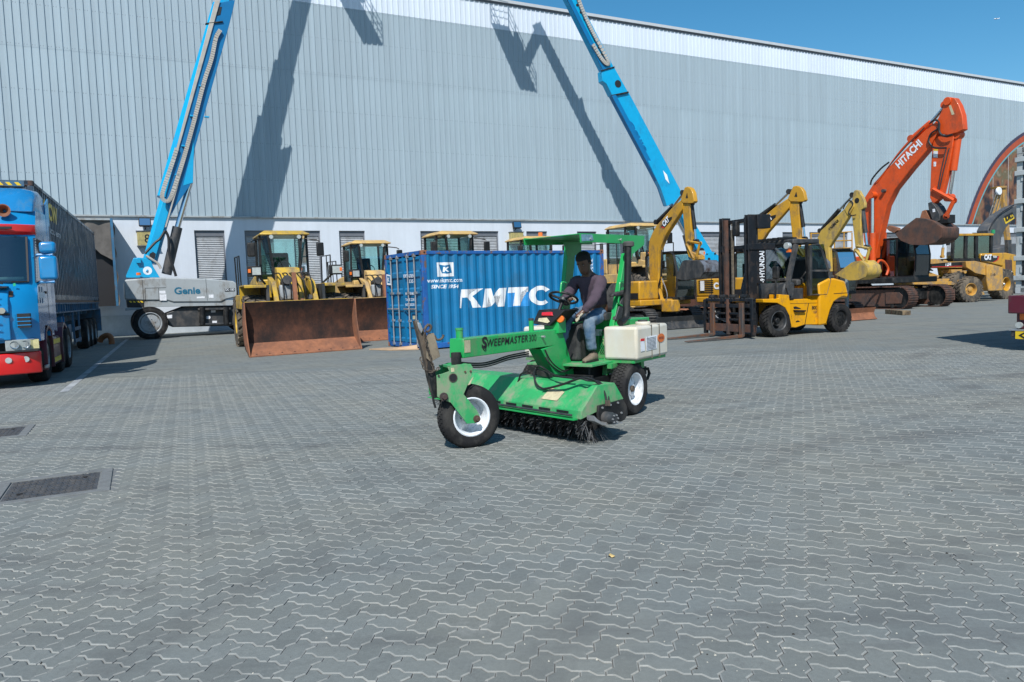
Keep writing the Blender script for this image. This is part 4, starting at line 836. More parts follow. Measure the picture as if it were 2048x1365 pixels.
for z, rx, ry, ox in [(-.03, .0925, .081, -.012), (.0, .097, .084, -.012), (.03, .101, .086, -.011), (.058, .104, .087, -.010), (.088, .099, .083, -.011), (.113, .082, .070, -.013), (.131, .052, .046, -.016), (.139, .016, .014, -.018)]:
    ring = []
    for i in range(28):
        t = 2*math.pi*i/28; c_ = math.cos(t); zz = z + (.075 * max(0, c_ - .1) ** .5 if z < .05 and c_ > .1 else 0); k = 1.0 if z > .04 else (1 if c_ < .3 else .93)
        ring.append((rx*c_*k*(1 if c_ > 0 else 1.1) + ox, ry*math.sin(t), zz))
    rings.append(ring)
q.loft(rings); q.build('hair', 'hair', body, ang=80)
sw_ = skin_obj('sweatshirt', 'sweat', body, [[((-2.53 + DX, DY, 1.21), (.165, .14)), ((-2.51 + DX, DY, 1.34), (.17, .14)), ((-2.44 + DX, DY, 1.50), (.17, .135)), ((-2.40 + DX, DY, 1.595), (.11, .10)), ((-2.365 + DX, DY, 1.655), (.066, .066))],
    [((-2.44 + DX, DY, 1.50), .1), (mid((-2.42 + DX, DY, 1.55), lsh, .75), .095), (lsh, .082), (mid(lsh, lel, .5), .072), (lel, .064), (mid(lel, lwr, .5), .056), (lwr, .046)],
    [((-2.44 + DX, DY, 1.50), .1), (mid((-2.42 + DX, DY, 1.55), rsh, .75), .095), (rsh, .082), (mid(rsh, rel_, .5), .072), (rel_, .062), (mid(rel_, rwr, .6), .05)]])
tx = bpy.data.textures.new('folds', 'CLOUDS'); tx.noise_scale = .055; tx.noise_depth = 2
def folds(o, s): d = o.modifiers.new('folds', 'DISPLACE'); d.texture = tx; d.strength = s; d.mid_level = .5; d.texture_coords = 'LOCAL'
folds(sw_, .05)
jn = skin_obj('jeans', 'jeans', body, [[((-2.60 + DX, DY, 1.20), (.14, .11)), ((-2.50 + DX, DY, 1.20), (.15, .11))],
    [((-2.50 + DX, DY, 1.20), .1), (lhp, .10), (mid(lhp, lkn, .55), .092), (lkn, .080), (mid(lkn, lan, .35), .072), (mid(lkn, lan, .8), .066), (lan, .066)],
    [((-2.50 + DX, DY, 1.20), .1), (rhp, .10), (mid(rhp, rkn, .55), .092), (rkn, .078), (mid(rkn, ran, .4), .068), (ran, .062)]]); folds(jn, .04)
for nm, an in (('l', lan), ('r', ran)):
    q = B(); x, y, z = an[0] + .0, an[1], .626
    sec2 = [(-.09, .030, .095), (-.06, .040, .115), (-.02, .040, .12), (.03, .040, .095), (.08, .044, .075), (.13, .044, .062), (.17, .034, .052), (.185, .015, .035)]
    q.loft([[(x + dx, y + w*math.cos(R(a)), z + (h*.5 + h*.5*math.sin(R(a)))) for a in range(0, 360, 30)] for dx, w, h in sec2]); q.build('shoe', 'shoe', body, ang=70)
    q = B(); q.pz([(x - .095, y - .032), (x - .03, y - .040), (x + .10, y - .046), (x + .17, y - .034), (x + .19, y), (x + .17, y + .034), (x + .10, y + .046), (x - .03, y + .040), (x - .095, y + .032)], z - .0, z + .022); q.build('sole', 'black', body)
def hand(wr, hd_, dn, side, curl):
    """palm, four bent fingers of unequal length and a thumb"""
    wr, hd_ = Vector(wr), Vector(hd_); d = (hd_ - wr).normalized(); dn = Vector(dn); dn = (dn - d * dn.dot(d)).normalized(); sd_ = d.cross(dn) * side; ch = []
    palm = wr + d * .045; ch.append([(wr - d*.02, .030), (wr + d*.02, (.030, .022)), (palm, (.036, .020)), (wr + d * .075, (.038, .017))])
    k0 = wr + d * .075
    for i, (o_, ln) in enumerate(((-.030, .060), (-.010, .070), (.011, .066), (.031, .052))):
        p0 = k0 + sd_ * o_; a1 = p0 + (d * math.cos(curl) + dn * math.sin(curl)) * ln * .5; a2 = a1 + (d * math.cos(curl * 2.1) + dn * math.sin(curl * 2.1)) * ln * .5
        ch.append([(k0, .02), (p0, .0105), (a1, .0095), (a2, .0075)])
    ch.append([(palm, .02), (palm - sd_ * .038 + dn * .005, .013), (palm - sd_ * .052 + d * .03 + dn * .012, .010), (palm - sd_ * .05 + d * .052 + dn * .02, .008)])
    return skin_obj('glove', 'glove', body, ch)
hand(lwr, Y3(1150, 640, .10 + DY), (0, .2, -1), 1, .35)
hand(rwr, Y3(1150, 594, -.02 + DY), (.2, 0, -1), -1, 1.0)
# ================================================================== CONTAINERS AND THE TWO LORRIES
PITCH_, DEP = .278, .036
def corr(t, P=PITCH_, D=DEP):   # outward face 0, inner face -D
    t = (t % P) / P
    if t < .26: return 0
    if t < .5: return -D * (t - .26) / .24
    if t < .76: return -D
    return -D * (1 - (t - .76) / .24)
def breaks(L, P=PITCH_): return [k*P + f*P for k in range(int(L / P) + 1) for f in (0, .26, .5, .76) if k*P + f*P < L]
def container(f, L, H, m, mframe, W=2.44, near=0., P=PITCH_, mcast='rusto', z0=0., door=True, roofm=None, D=DEP):
    """near long side lies at local y=near facing -y; the box extends to y=near+W"""
    E_ = f.e; n0, n1 = near, near + W
    def side(y, sg, x0, x1, nm='side_panel'):
        br_ = [b_ for b_ in breaks(x1 - x0, P)] + [x1 - x0]; b = B(); pts = [(x0 + t, y + sg * (.012 - corr(t, P, D))) for t in br_]
        b.add([(x, yy, z0 + .16) for x, yy in pts] + [(x, yy, z0 + H - .1) for x, yy in pts], [(i, i+1, len(pts)+i+1, len(pts)+i) for i in range(len(pts)-1)]); return b.build(nm, m, E_, ang=12)
    sp = side(n0, 1, .13, L - .13); side(n1, -1, .13, L - .13)
    b = B(); pts = [(n0 + .1 + t, L - .01 + corr(t, .25)) for t in breaks(W - .2, .25)] ; b.add([(x, y, z0 + .16) for y, x in pts] + [(x, y, z0 + H - .1) for y, x in pts], [(i, i+1, len(pts)+i+1, len(pts)+i) for i in range(len(pts)-1)]); b.build('end_panel', m, E_)
    for y in (n0, n1):
        s = 1 if y == n0 else -1
        B().box((.13, y, z0 + H - .1), (L - .13, y + s*.06, z0 + H - .02)).build('top_rail', mframe, E_, bevel=.006); B().box((.13, y + s*.006, z0 + .03), (L - .13, y + s*.07, z0 + .165)).build('bottom_rail', mframe, E_, bevel=.006)
        for x in (0, L):
            t = 1 if x == 0 else -1; B().box((x + t*.004, y + s*.004, z0 + .118), (x + t*.135, y + s*.12, z0 + H - .118)).build('corner_post', mframe, E_, bevel=.008)
            for z in (z0, z0 + H - .118):
                c = B().box((x, y, z), (x + t*.162, y + s*.178, z + .118)).build('corner_casting', mcast, E_, bevel=.008)
                B().lathe([(.001, 0), (.026, 0), (.026, .003)], (x + t*.08, y - s*.001, z + .06), (0, -s, 0), 12).build('casting_hole', 'lit_black', c)
    B().box((.0, n0 + .1, z0 + H - .1), (.10, n1 - .1, z0 + H - .005)).build('door_header', mframe, E_); B().box((.0, n0 + .1, z0 + .02), (.10, n1 - .1, z0 + .15)).build('door_sill', mframe, E_)
    B().box((L - .1, n0 + .1, z0 + H - .1), (L, n1 - .1, z0 + H - .005)).build('end_header', mframe, E_)
    rf = B(); xs = [(.1 + t, corr(t, .21) * .7) for t in breaks(L - .2, .21)]; rf.add([(x, n0 + .05, z0 + H - .02 + z) for x, z in xs] + [(x, n1 - .05, z0 + H - .02 + z) for x, z in xs], [(i, i+1, len(xs)+i+1, len(xs)+i) for i in range(len(xs)-1)]); rf.build('roof_panel', roofm or m, E_)
    B().box((.1, n0 + .1, z0 + .12), (L - .1, n1 - .1, z0 + .155)).build('floor', 'wood', E_)
    if door:
        for k in (0, 1):
            ya = n0 + .13 + k * (W/2 - .13) + .006; yb = ya + W/2 - .142
            b = B(); nz = 5; h = (H - .35) / nz; prof = []
            for i in range(nz):
                z = z0 + .17 + i*h; prof += [(.02, z), (.02, z + h*.18), (.055, z + h*.28), (.055, z + h*.82), (.02, z + h*.92)]
            prof.append((.02, z0 + H - .14)); b.add([(x, ya, z) for x, z in prof] + [(x, yb, z) for x, z in prof], [(i, i+1, len(prof)+i+1, len(prof)+i) for i in range(len(prof)-1)]); dr = b.build('door', m, E_, ang=12)
            B().box((.012, ya, z0 + .15), (.05, ya + .05, z0 + H - .11)).build('door_frame', m, dr); B().box((.012, yb - .05, z0 + .15), (.05, yb, z0 + H - .11)).build('door_frame', m, dr)
            for t in (.28, .68):
                y = ya + (yb - ya) * t; B().cyl((-.02, y, z0 + .08), (-.02, y, z0 + H - .06), .019, n=10).build('locking_bar', 'alu', dr)
                q = B()
                for z in (z0 + .1, z0 + .75, z0 + 1.5, z0 + H - .12): q.box((-.045, y - .045, z - .03), (.02, y + .045, z + .03))
                o = q.build('bar_bracket', 'alu', dr); o['kind'] = 'stuff'
                B().box((-.055, y - .02, z0 + 1.05), (-.03, y + .30, z0 + 1.09)).build('door_handle', 'alu', dr, bevel=.006)
            hy = ya if k == 0 else yb
            for z in (.45, 1.0, 1.6, 2.15):
                B().box((-.01, hy - .05, z0 + z - .06), (.03, hy + .05, z0 + z + .06)).build('hinge', m, dr, bevel=.006)
    return sp
K = Fr('shipping_container', 'blue corrugated shipping container with large white KMTC lettering behind the sweeper', 'container', -2.25, 19.19, 57.5)
sp = container(K, 6.06, 2.59, 'contblue', 'contworn')
def decal(nm, polys, m, par, xoff=.13, y=.012, lift=.004, P=PITCH_, L=5.8):
    bm = bmesh.new()
    for pl_ in polys:
        vs = [bm.verts.new((x, 0, z)) for x, z in pl_[0]]
        if len(pl_) == 1: bm.faces.new(vs)
        else:
            vi = [bm.verts.new((x, 0, z)) for x, z in pl_[1]]
            for i in range(len(vs) - 1): bm.faces.new((vs[i], vs[i+1], vi[i+1], vi[i]))
    bmesh.ops.triangulate(bm, faces=bm.faces[:])
    for t in breaks(L, P): bmesh.ops.bisect_plane(bm, geom=bm.verts[:] + bm.edges[:] + bm.faces[:], plane_co=(xoff + t, 0, 0), plane_no=(1, 0, 0))
    for v in bm.verts: v.co.y = y - corr(v.co.x - xoff, P) - lift
    me = bpy.data.meshes.new(nm); bm.to_mesh(me); bm.free(); me.materials.append(M[m] if isinstance(m, str) else m); o = bpy.data.objects.new(nm, me); COL.objects.link(o); o.parent = par; return o
def z4(*pts): return K.ys([(740 + x / 5.057, 440 + y / 5.057) for x, y in pts], .0)
wht = mat('weathered_white_lettering', (.72, .75, .77), .6, var=.07, scale=4, dirt=(.48, .49, .48), amt=.18, dscale=3, edge=.12)
decal('letter_patch', [(z4((1395, 742), (1622, 728), (1622, 872), (1400, 885)),)], mat('pale_blue_patch', (.03, .26, .60), .5, var=.15, scale=6), sp, lift=.003)
decal('lettering', [(z4((930, 705), (1008, 703), (1000, 765), (1082, 698), (1148, 695), (1040, 772), (1133, 885), (1045, 890), (1026, 825), (985, 786), (940, 788), (930, 895), (912, 893)),)], wht, sp)
decal('lettering', [(z4((1165, 697), (1228, 695), (1250, 775), (1312, 692), (1388, 688), (1368, 875), (1300, 880), (1322, 765), (1232, 872), (1208, 775), (1190, 885), (1142, 888)),)], wht, sp)
decal('lettering', [(z4((1403, 685), (1608, 678), (1600, 728), (1540, 733), (1523, 868), (1455, 872), (1475, 737), (1398, 741)),)], wht, sp, lift=.006)
oc = [(1730 + 113*math.cos(R(a)), 765 - 98*math.sin(R(a))) for a in range(38, 325, 12)]; ic = [(1738 + 62*math.cos(R(a)), 766 - 58*math.sin(R(a))) for a in range(38, 325, 12)]
decal('lettering', [(z4(*oc), z4(*ic))], wht, sp)
decal('house_flag', [(z4((675, 432), (848, 429), (853, 571), (683, 577)),)], wht, sp)
decal('flag_field', [(z4((697, 450), (760, 462), (818, 450), (836, 535), (780, 545), (735, 540)),)], 'contblue', sp, lift=.007)
def conform_text(body, x0, x1, ybot, h, m='lit_white', bold=.02, shear=0, par=None, lift=.004):
    a = z4((x0, ybot[0]))[0]; b_ = z4((x1, ybot[1]))[0]; A = (a[0], 0, a[1]); Bp = (b_[0], 0, b_[1]); L_ = b_[0] - a[0]; off = a[0] - .13
    brk = [t - off for t in breaks(5.8) if 0 < t - off < L_]
    letter('lettering', body, m, par or sp, A, Bp, h, nrm=(0, -1, 0), bold=bold, shear=shear, breaks=brk, surf=lambda t: corr(t + off) - .012, lift=lift)
conform_text('www.ekmtc.com', 580, 940, (638, 628), .115, bold=.012)
conform_text('SINCE 1954', 625, 902, (697, 691), .10, bold=.03, shear=.25)
conform_text('K', 742, 805, (528, 526), .13, bold=.05, shear=.1, lift=.010)
a = K.y(1182, 548); letter('lettering', '2250', 'lit_white', sp, (a.x, 0, a.z + .45), (a.x, 0, a.z), .08, up=(1, 0, 0), nrm=(0, -1, 0), bold=.01)
# door end lettering, patches of bare metal
def D0(px, py): v = K.x(px, py, .0); return (-.002, v.y, v.z)
for (x0, y0, x1, h, s) in ((808, 556, 830, .10, 'KMTU 678094'), (819, 566, 830, .09, '3351'), (812, 590, 830, .07, 'MAX. 30480'), (812, 602, 830, .07, 'TARE 2230'), (812, 612, 830, .07, 'NET 28250')):
    letter('lettering', s, 'lit_white', K.e, D0(x1, y0), D0(x0, y0 + .5), h, nrm=(-1, 0, 0), bold=.01, lift=.03) if 0 else letter('lettering', s, 'lit_white', K.e, D0(x0, y0 + .5), D0(x1, y0), h, nrm=(-1, 0, 0), bold=.01, lift=.012)
flat('house_flag', [D0(*p) for p in ((773, 549), (782, 551), (783, 571), (774, 570))], 'lit_white', K.e, (-1, 0, 0), lift=.004)
flat('flag_field', [D0(*p) for p in ((774.5, 552), (780.5, 553), (781, 567), (775.5, 566))], 'contblue', K.e, (-1, 0, 0), lift=.008)
letter('lettering', 'K', 'lit_white', K.e, D0(776, 564), D0(780, 564.5), .12, nrm=(-1, 0, 0), bold=.03, lift=.01)
flat('sticker', [D0(*p) for p in ((826, 632), (831, 632), (831, 639), (826, 639))], 'sticker', K.e, (-1, 0, 0), lift=.006)

# ---- navy 40 ft container on its trailer, left
TRK = 155.8
TO = Vector((-9.03, 14.25, 0))         # foot of the tractor's front left corner line
f_ = Vector((math.sin(R(TRK)), math.cos(R(TRK)), 0)); l_ = Vector((-f_.y, f_.x, 0))
def at(x, y): return TO + f_ * x + l_ * y
# container: camera-facing side is the +l side (y = 0 here); use a frame whose +y points away: heading reversed
p_ = Vector((-10.75, 17.05, 0)); NC = Fr('shipping_container', 'dark navy corrugated container carried on the trailer of the blue lorry', 'container', p_.x, p_.y, TRK - 180, oz=0)
# in that frame x runs to the rear and y to the far side
NC.e.location.z = 1.62; sp2 = container(NC, 13.7, 2.74, 'navy', 'navy', W=2.44, P=.30, mcast='rustbr', door=False, D=.06)
b = B(); xs = [(.1 + t, -.012 - corr(t, .25)*-1) for t in breaks(2.2, .25)]
q = B(); pts = [(.13 + t, .02 - corr(t, .25)) for t in breaks(2.15, .25)] + [(2.3, .02)]; q.add([(x, y, .16) for y, x in pts] + [(x, y, 2.6) for y, x in pts], [(i, i+1, len(pts)+i+1, len(pts)+i) for i in range(len(pts)-1)]); q.build('front_wall', 'navy', NC.e)
q = B(); q.box((-.004, .17, 2.60), (.06, 2.27, 2.72)); hd2 = q.build('front_header', 'tblue', NC.e)
for k in range(5): x = .22 + k*.17; flat('hazard_stripe', [(-.004, x, 2.62), (-.004, x + .08, 2.62), (-.004, x + .14, 2.69), (-.004, x + .06, 2.69)], 'decalyl', hd2, (-1, 0, 0))
letter('lettering', 'MSCW', 'decalyl', sp2, (.95, 0, 2.05), (3.6, 0, 2.05), .46, nrm=(0, -1, 0), bold=.05, lift=-.002)
letter('lettering', 'FSCU 873', 'lit_white', sp2, (1.7, 0, 1.72), (3.9, 0, 1.72), .12, nrm=(0, -1, 0), bold=.01, lift=-.002)
# trailer
TR = Fr('semi_trailer', 'blue skeletal trailer under the navy container', 'trailer', -10.75, 17.05, TRK - 180)
te = TR.e
q = B(); q.box((.3, -.0, 1.30), (13.7, .06, 1.34)); q.box((.3, -.0, 1.54), (13.7, .06, 1.58)); q.box((.3, .04, 1.30), (13.7, .06, 1.58)); sr = q.build('side_rail', 'tblue', te); sr['kind'] = 'stuff'
for k in range(26): B().box((.3 + k*.48, -.004, 1.30), (.33 + k*.48, .05, 1.58)).build('rail_rib', 'tblue', sr)
for k, m_ in ((1, 'rustbr'), (3, 'decalyl'), (7, 'lit_white'), (11, 'decalyl'), (15, 'lit_white')): flat('reflector', [(.42 + k*.48, .036, 1.35), (.66 + k*.48, .036, 1.35), (.66 + k*.48, .036, 1.52), (.42 + k*.48, .036, 1.52)], m_, sr, (0, -1, 0))
B().box((.3, 2.38, 1.30), (13.7, 2.44, 1.58)).build('side_rail', 'tblue', te)
for y in (.7, 1.6): B().box((.4, y, .95), (13.7, y + .14, 1.58)).build('chassis_beam', 'tblue', te)
for k in range(9): B().box((1 + k*1.4, .06, 1.2), (1.08 + k*1.4, 2.38, 1.38)).build('cross_member', 'tblue', te)
B().box((-.02, -.02, 1.1), (.06, .02, 4.1)).build('headboard_post', 'tblue', te)
for x in (3.3, 3.75): B().box((x, .05, .25), (x + .12, .17, 1.2)).build('landing_leg', 'truckblue2', te)
B().box((3.2, .03, .22), (4.0, .22, .27)).build('landing_foot', 'truckblue2', te)
for x in (5.2, 6.6): B().box((x, -.02, .35), (x + .06, .03, 1.30)).build('side_guard_post', 'tblue', te)
for z in (.4, .75): B().box((5.2, -.03, z), (6.66, -.005, z + .1)).build('side_guard', 'tblue', te)
B().box((4.3, .02, .45), (4.9, .4, .95)).build('tool_box', 'tblue', te, bevel=.02)
for k in range(3):
    for y in (.2, 2.25): wheel(te, (9.3 + k*1.3, y, .5), .5, .36, rim='greyrim', rr=.55, ax=(0, -1 if y < 1 else 1, 0), tread='car', dish=.1)
B().box((13.6, -.02, .45), (13.7, 2.46, 1.3)).build('rear_bumper', 'tblue', te)
# ---- blue tractor unit
T = Fr('lorry', 'blue lorry tractor with red bumper and sun visor at the left edge', 'lorry', TO.x, TO.y, TRK); t_ = T.e; t_.location.z = -.10   # y=0 is its left side, facing the camera; body to y=-2.5
def Tx(px, py, x): v = T.x(px, py, x); return (x, v.y, v.z)
def Ty(px, py, y): v = T.y(px, py, y); return (v.x, y, v.z)
WD = -2.5; XF = .55
# cab shell: side outline swept across the width, corners pulled in at the front
sidep = [(XF - .06, .95), (XF, 1.25), (XF - .02, 1.75), (XF - .22, 2.05), (XF - .42, 2.95), (XF - .52, 3.12), (XF - .75, 3.45), (-1.5, 3.5), (-1.5, 1.0), (-.95, 1.0), (-.9, 1.22), (-.3, 1.22), (-.15, .95)]
def sweep_y(prof, ys, pull): return [[(x - pull(y) * max(0, (x + .6) / 1.2), y, z) for x, z in prof] for y in ys]
pull = lambda y: .30 * (abs(y - WD/2) / 1.25) ** 4
yy = [0, -.04, -.14, -.30, -.6, -1.25, -1.9, -2.2, -2.36, -2.46, -2.5]
q = B(); q.loft(sweep_y(sidep, yy, pull)); cab = q.build('cab', 'truckblue', t_, ang=40)
ct = B(); ct.hexa([(XF + .6, -.16, 2.10), (XF + .6, -2.34, 2.10), (XF - 1.25, -2.34, 2.10), (XF - 1.25, -.16, 2.10), (XF + .6, -.16, 2.90), (XF + .6, -2.34, 2.90), (XF - 1.25, -2.34, 2.90), (XF - 1.25, -.16, 2.90)]); cto = ct.build('cutter', 'dgrey', t_)
bo_ = cab.modifiers.new('opening', 'BOOLEAN'); bo_.object = cto; bo_.operation = 'DIFFERENCE'; bo_.solver = 'EXACT'; bo_.material_mode = 'TRANSFER'
bpy.context.view_layer.update(); nm_ = bpy.data.meshes.new_from_object(cab.evaluated_get(bpy.context.evaluated_depsgraph_get())); cab.modifiers.clear(); cab.data = nm_; bpy.data.objects.remove(cto)
q = B(); ws = [(XF - .205, 2.06), (XF - .405, 2.93)]; q.loft([[(x - pull(y)*max(0, (x+.6)/1.2) + .012, y, z) for x, z in ws] for y in (-.13, -.22, -.4, -1.25, -2.1, -2.3, -2.37)], cap=False, closed=False); q.build('windscreen', 'glassd', cab)
B().box((XF - .98, -.5, 2.12), (XF - 1.2, -1.0, 2.80)).build('seat_back', 'seat', cab, bevel=.06); q = B(); q.tube([(XF - .5 + .1*math.cos(t), -.62 + .22*math.sin(t), 2.26 + .1*math.cos(t)) for t in (2*math.pi*i/20 for i in range(20))], .02, n=6, closed=True); q.build('steering_wheel', 'black', cab)
for z_, x_ in ((2.075, XF - .205), (2.915, XF - .40)): B().tube([(x_ - pull(y)*.8 + .012, y, z_) for y in (-.12, -.3, -1.25, -2.2, -2.38)], .022, n=4).build('windscreen_surround', 'lit_black', cab)
for y in (-.13, -2.37): B().tube([(XF - .205 - pull(y)*.75 + .01, y, 2.07), (XF - .40 - pull(y)*.6 + .01, y, 2.92)], .022, n=4).build('windscreen_surround', 'lit_black', cab)
q = B(); q.box((XF - .85, -.2, 2.105), (XF - .38, -2.3, 2.17)); q.build('dash', 'grey', cab, bevel=.02); 
flat('badge', [Tx(26, 563, XF - .18), Tx(31, 561, XF - .18), Tx(30, 556, XF - .18), Tx(25, 557, XF - .18)], mat('green_sticker', (.02, .4, .18), .5), cab, (1, 0, .2), lift=.01)
q = B(); q.loft([[(x - pull(y)*.9, y, z) for x, z in ((XF - .36, 2.96), (XF - .30, 3.02), (XF - .30, 3.15), (XF - .45, 3.17), (XF - .5, 3.0))] for y in (.01, -.05, -.3, -.8, -1.25, -1.7, -2.2, -2.45, -2.51)]); q.build('sun_visor', 'red', cab, bevel=.01)
B().box((XF - .31 - .03, -.32, 3.055), (XF - .285, -.62, 3.10)).build('visor_lamp', 'lit_black', cab)
# grille, upper lid, badge, headlamps, bumper
for z0_, z1_, m_, nm, o_ in ((1.50, 1.92, 'truckblue', 'grille_lid', .03), (1.0, 1.46, 'truckblue', 'lower_lid', .035)):
    q = B(); q.loft([[(XF + o_ - pull(y)*.9 - (0 if z < 1.8 else .09), y, z) for z in (z0_, (z0_+z1_)/2, z1_)] + [(XF - .1 - pull(y), y, z1_), (XF - .1 - pull(y), y, z0_)] for y in (-.42, -.5, -.8, -1.25, -1.7, -2.0, -2.08)]); g2 = q.build(nm, m_, cab, bevel=.015)
    for k in range(3): z = z0_ + .06 + k*.13; B().tube([(XF + o_ + .002, -.55, z), (XF + o_ + .016, -1.25, z), (XF + o_ + .002, -1.95, z)], .012, n=6).build('grille_rib', 'truckblue', g2)
q = B(); q.loft([[(XF - .03 - pull(y), y, 1.80), (XF - .10 - pull(y), y, 1.90), (XF - .14 - pull(y), y, 1.90), (XF - .12 - pull(y), y, 1.80)] for y in (-.36, -.5, -1.25, -2.0, -2.14)]); q.build('grille_opening', mat('bronze_mesh', (.10, .045, .02), .5, var=.3, scale=20), cab)
v = Tx(3, 611, XF + .04); B().cyl((XF + .01, v[1], v[2]), (XF + .06, v[1], v[2]), .055, n=20).build('badge', 'chrome', cab)
q = B(); q.hexa([Tx(50, 650, XF - .12), Tx(58, 628, XF - .12), Tx(58, 660, XF - .12), Tx(48, 662, XF - .12)] * 2) if 0 else None
B().box((XF - .14, -.30, 1.22), (XF + .005, -.10, 1.48)).build('air_inlet', 'lit_black', cab)
for k in range(3): B().box((XF - .1, -.31, 1.26 + k*.07), (XF + .012, -.09, 1.275 + k*.07)).build('inlet_slat', 'truckblue', cab)
q = B(); q.loft([[(XF + .02 - pull(y)*.85, y, .80), (XF + .02 - pull(y)*.85, y, 1.0), (XF - .2, y, 1.0), (XF - .2, y, .80)] for y in (-.02, -.08, -.2, -.35, -.52)]); q.build('headlamp', 'lens', cab, bevel=.01)
q = B(); q.loft([[(XF + .03 - pull(y)*.85, y, .82), (XF + .03 - pull(y)*.85, y, .99), (XF - .15, y, .99), (XF - .15, y, .82)] for y in (-.015, -.07, -.14)]); q.build('turn_lamp', mat('clear_amber', (.55, .50, .25), .15, coat=1, var=.2, scale=12), cab)
q = B(); q.loft([[(XF + .045 - pull(y)*.85, y, .36), (XF + .075 - pull(y)*.85, y, .55), (XF + .05 - pull(y)*.85, y, .77 - (.0 if abs(y + 1.25) > .8 else .02)), (XF - .25, y, .77), (XF - .25, y, .36)] for y in (.0, -.03, -.10, -.25, -.6, -1.25, -1.9, -2.25, -2.4, -2.47, -2.5)]); bp = q.build('bumper', 'red', t_, bevel=.02)
for y in (-.22, -.48):
    v = (XF + .06 - pull(y)*.85, y, .63); B().cyl(v, (v[0] + .014, y, v[2]), .055, n=18).build('fog_lamp', 'lens', bp, bevel=.004)
B().box((-.35, -.02, .40), (-.05, .03, .46)).build('step', 'alu', t_, bevel=.01)
# side windows, door, fairings
q = B(); q.py([(XF - .30, 2.05), (XF - .46, 2.9), (-.75, 2.9), (-.75, 2.0)], .004, -.02); q.build('side_window', 'glasst', cab)
B().box((-.98, .003, 1.35), (-1.0, -.01, 3.0)).build('door_gap', 'lit_black', cab); B().box((-.62, .02, 1.85), (-.80, .002, 1.90)).build('door_handle', 'black', cab, bevel=.006)
q = B(); q.py([(-1.48, 1.1), (-1.95, 1.05), (-2.05, 3.9), (-1.55, 3.7)], .0, -.03); q.build('side_fairing', 'truckblue2', t_, bevel=.006)
for k, h in enumerate((.28, .42, .62, .9)): x = -1.62 - .09*k; flat('stripe', [(x, .0, 2.4), (x - .08, .0, 2.38), (x - .08, .0, 2.4 + h), (x, .0, 2.4 + h)], 'greyrim', t_, (0, 1, 0), lift=.006)
for i in range(6):
    for j in range(3):
        if (i + j) % 2 == 0 or j == 1: x = .22 - i*.13; flat('stripe', [(x, .0, 1.66 + j*.11), (x - .12, .0, 1.66 + j*.11), (x - .12, .0, 1.76 + j*.11), (x, .0, 1.76 + j*.11)], 'lit_white', t_, (0, 1, 0), lift=.012)
rp_ = [(XF - .72, 3.42), (XF - .95, 3.72), (XF - 1.3, 3.95), (-1.3, 4.02), (-1.5, 3.98), (-1.5, 3.42)]
q = B(); q.loft([[(x, y, 3.40 + (z - 3.40) * k) for x, z in rp_] for y, k in ((-.02, .72), (-.08, .88), (-.3, .97), (-1.25, 1.0), (-2.2, .97), (-2.42, .88), (-2.48, .72))]); q.build('roof_deflector', 'truckblue2', t_, bevel=.03)
v = Tx(5, 410, -.0); hn = B(); hn.lathe([(.03, -.5), (.035, -.2), (.07, -.05), (.115, .03), (.12, .04), (.10, .035), (.03, -.1)], (-.05, v[1], v[2]), (1, 0, -.05), 24); hn.build('air_horn', 'rusto', t_)
B().tube([(-.35, v[1] + .04, v[2] - .03), (-.35, v[1] + .05, v[2] - .18)], .03).build('horn_bracket', 'black', t_); B().box((-.42, -.1, v[2] - .05), (-.28, -.32, v[2] + .03)).build('roof_lamp', 'dgrey', t_, bevel=.02)
# silvery deflector slats on the windscreen pillar, door lines, lamp internals
for k in range(16): B().box((XF - .30 - .01*k, .012, 2.08 + k*.052), (XF - .40 - .01*k, .02, 2.105 + k*.052)).build('pillar_slat', 'alu', cab)
for y in (-.22, -.38): q = B(); q.lathe([(.001, 0), (.05, .0), (.07, .02), (.075, .02)], (XF + .018 - pull(y)*.85, y, .905), (1, 0, 0), 16); q.build('lamp_reflector', 'chrome', cab)
B().box((XF + .02, -.02, .775), (XF - .25, -2.48, .80)).build('bumper_gap', 'lit_black', cab)
for z in (1.46, 1.96): B().box((XF + .0, -.42, z), (XF - .2, -2.08, z + .03)).build('lid_gap', 'lit_black', cab)
B().tube([(XF - .16, -.5, 2.04), (XF - .20, -1.1, 2.12), (XF - .27, -1.25, 2.5)], .012, n=5).build('wiper', 'black', cab)
# mirror
q = B(); q.box((.12, .06, 2.10), (.26, .36, 2.55)); mr_ = q.build('mirror', 'truckblue', t_, bevel=.05, seg=3); q = B(); q.box((.12, .08, 2.60), (.26, .36, 2.82)); q.build('mirror', 'truckblue', t_, bevel=.06, seg=3)
for z in (2.06, 2.575): B().tube([(.05, -.03, z - .04), (.15, .04, z), (.2, .3, z)], .03).build('mirror_arm', 'truckblue', mr_)
q = B(); q.py([(-.25, .35), (-.25, .9), (-.35, 1.12), (-.7, 1.22), (-1.05, 1.12), (-1.15, .9), (-1.15, .35), (-1.10, .35), (-1.10, .9), (-1.0, 1.08), (-.7, 1.16), (-.4, 1.08), (-.30, .9), (-.30, .35)], .02, -.3); q.build('wheel_arch', 'maroon', t_, bevel=.01)
q = B(); q.py([(-2.45, .35), (-2.45, .9), (-2.6, 1.12), (-2.95, 1.22), (-3.3, 1.12), (-3.3, 1.06), (-2.95, 1.16), (-2.65, 1.06), (-2.5, .88), (-2.5, .35)], .02, -.5); q.build('mudguard', 'maroon', t_, bevel=.01)
tank_ = B().box((-1.3, -.02, .35), (-2.4, -.6, .95)).build('fuel_tank', 'maroon', t_, bevel=.05)
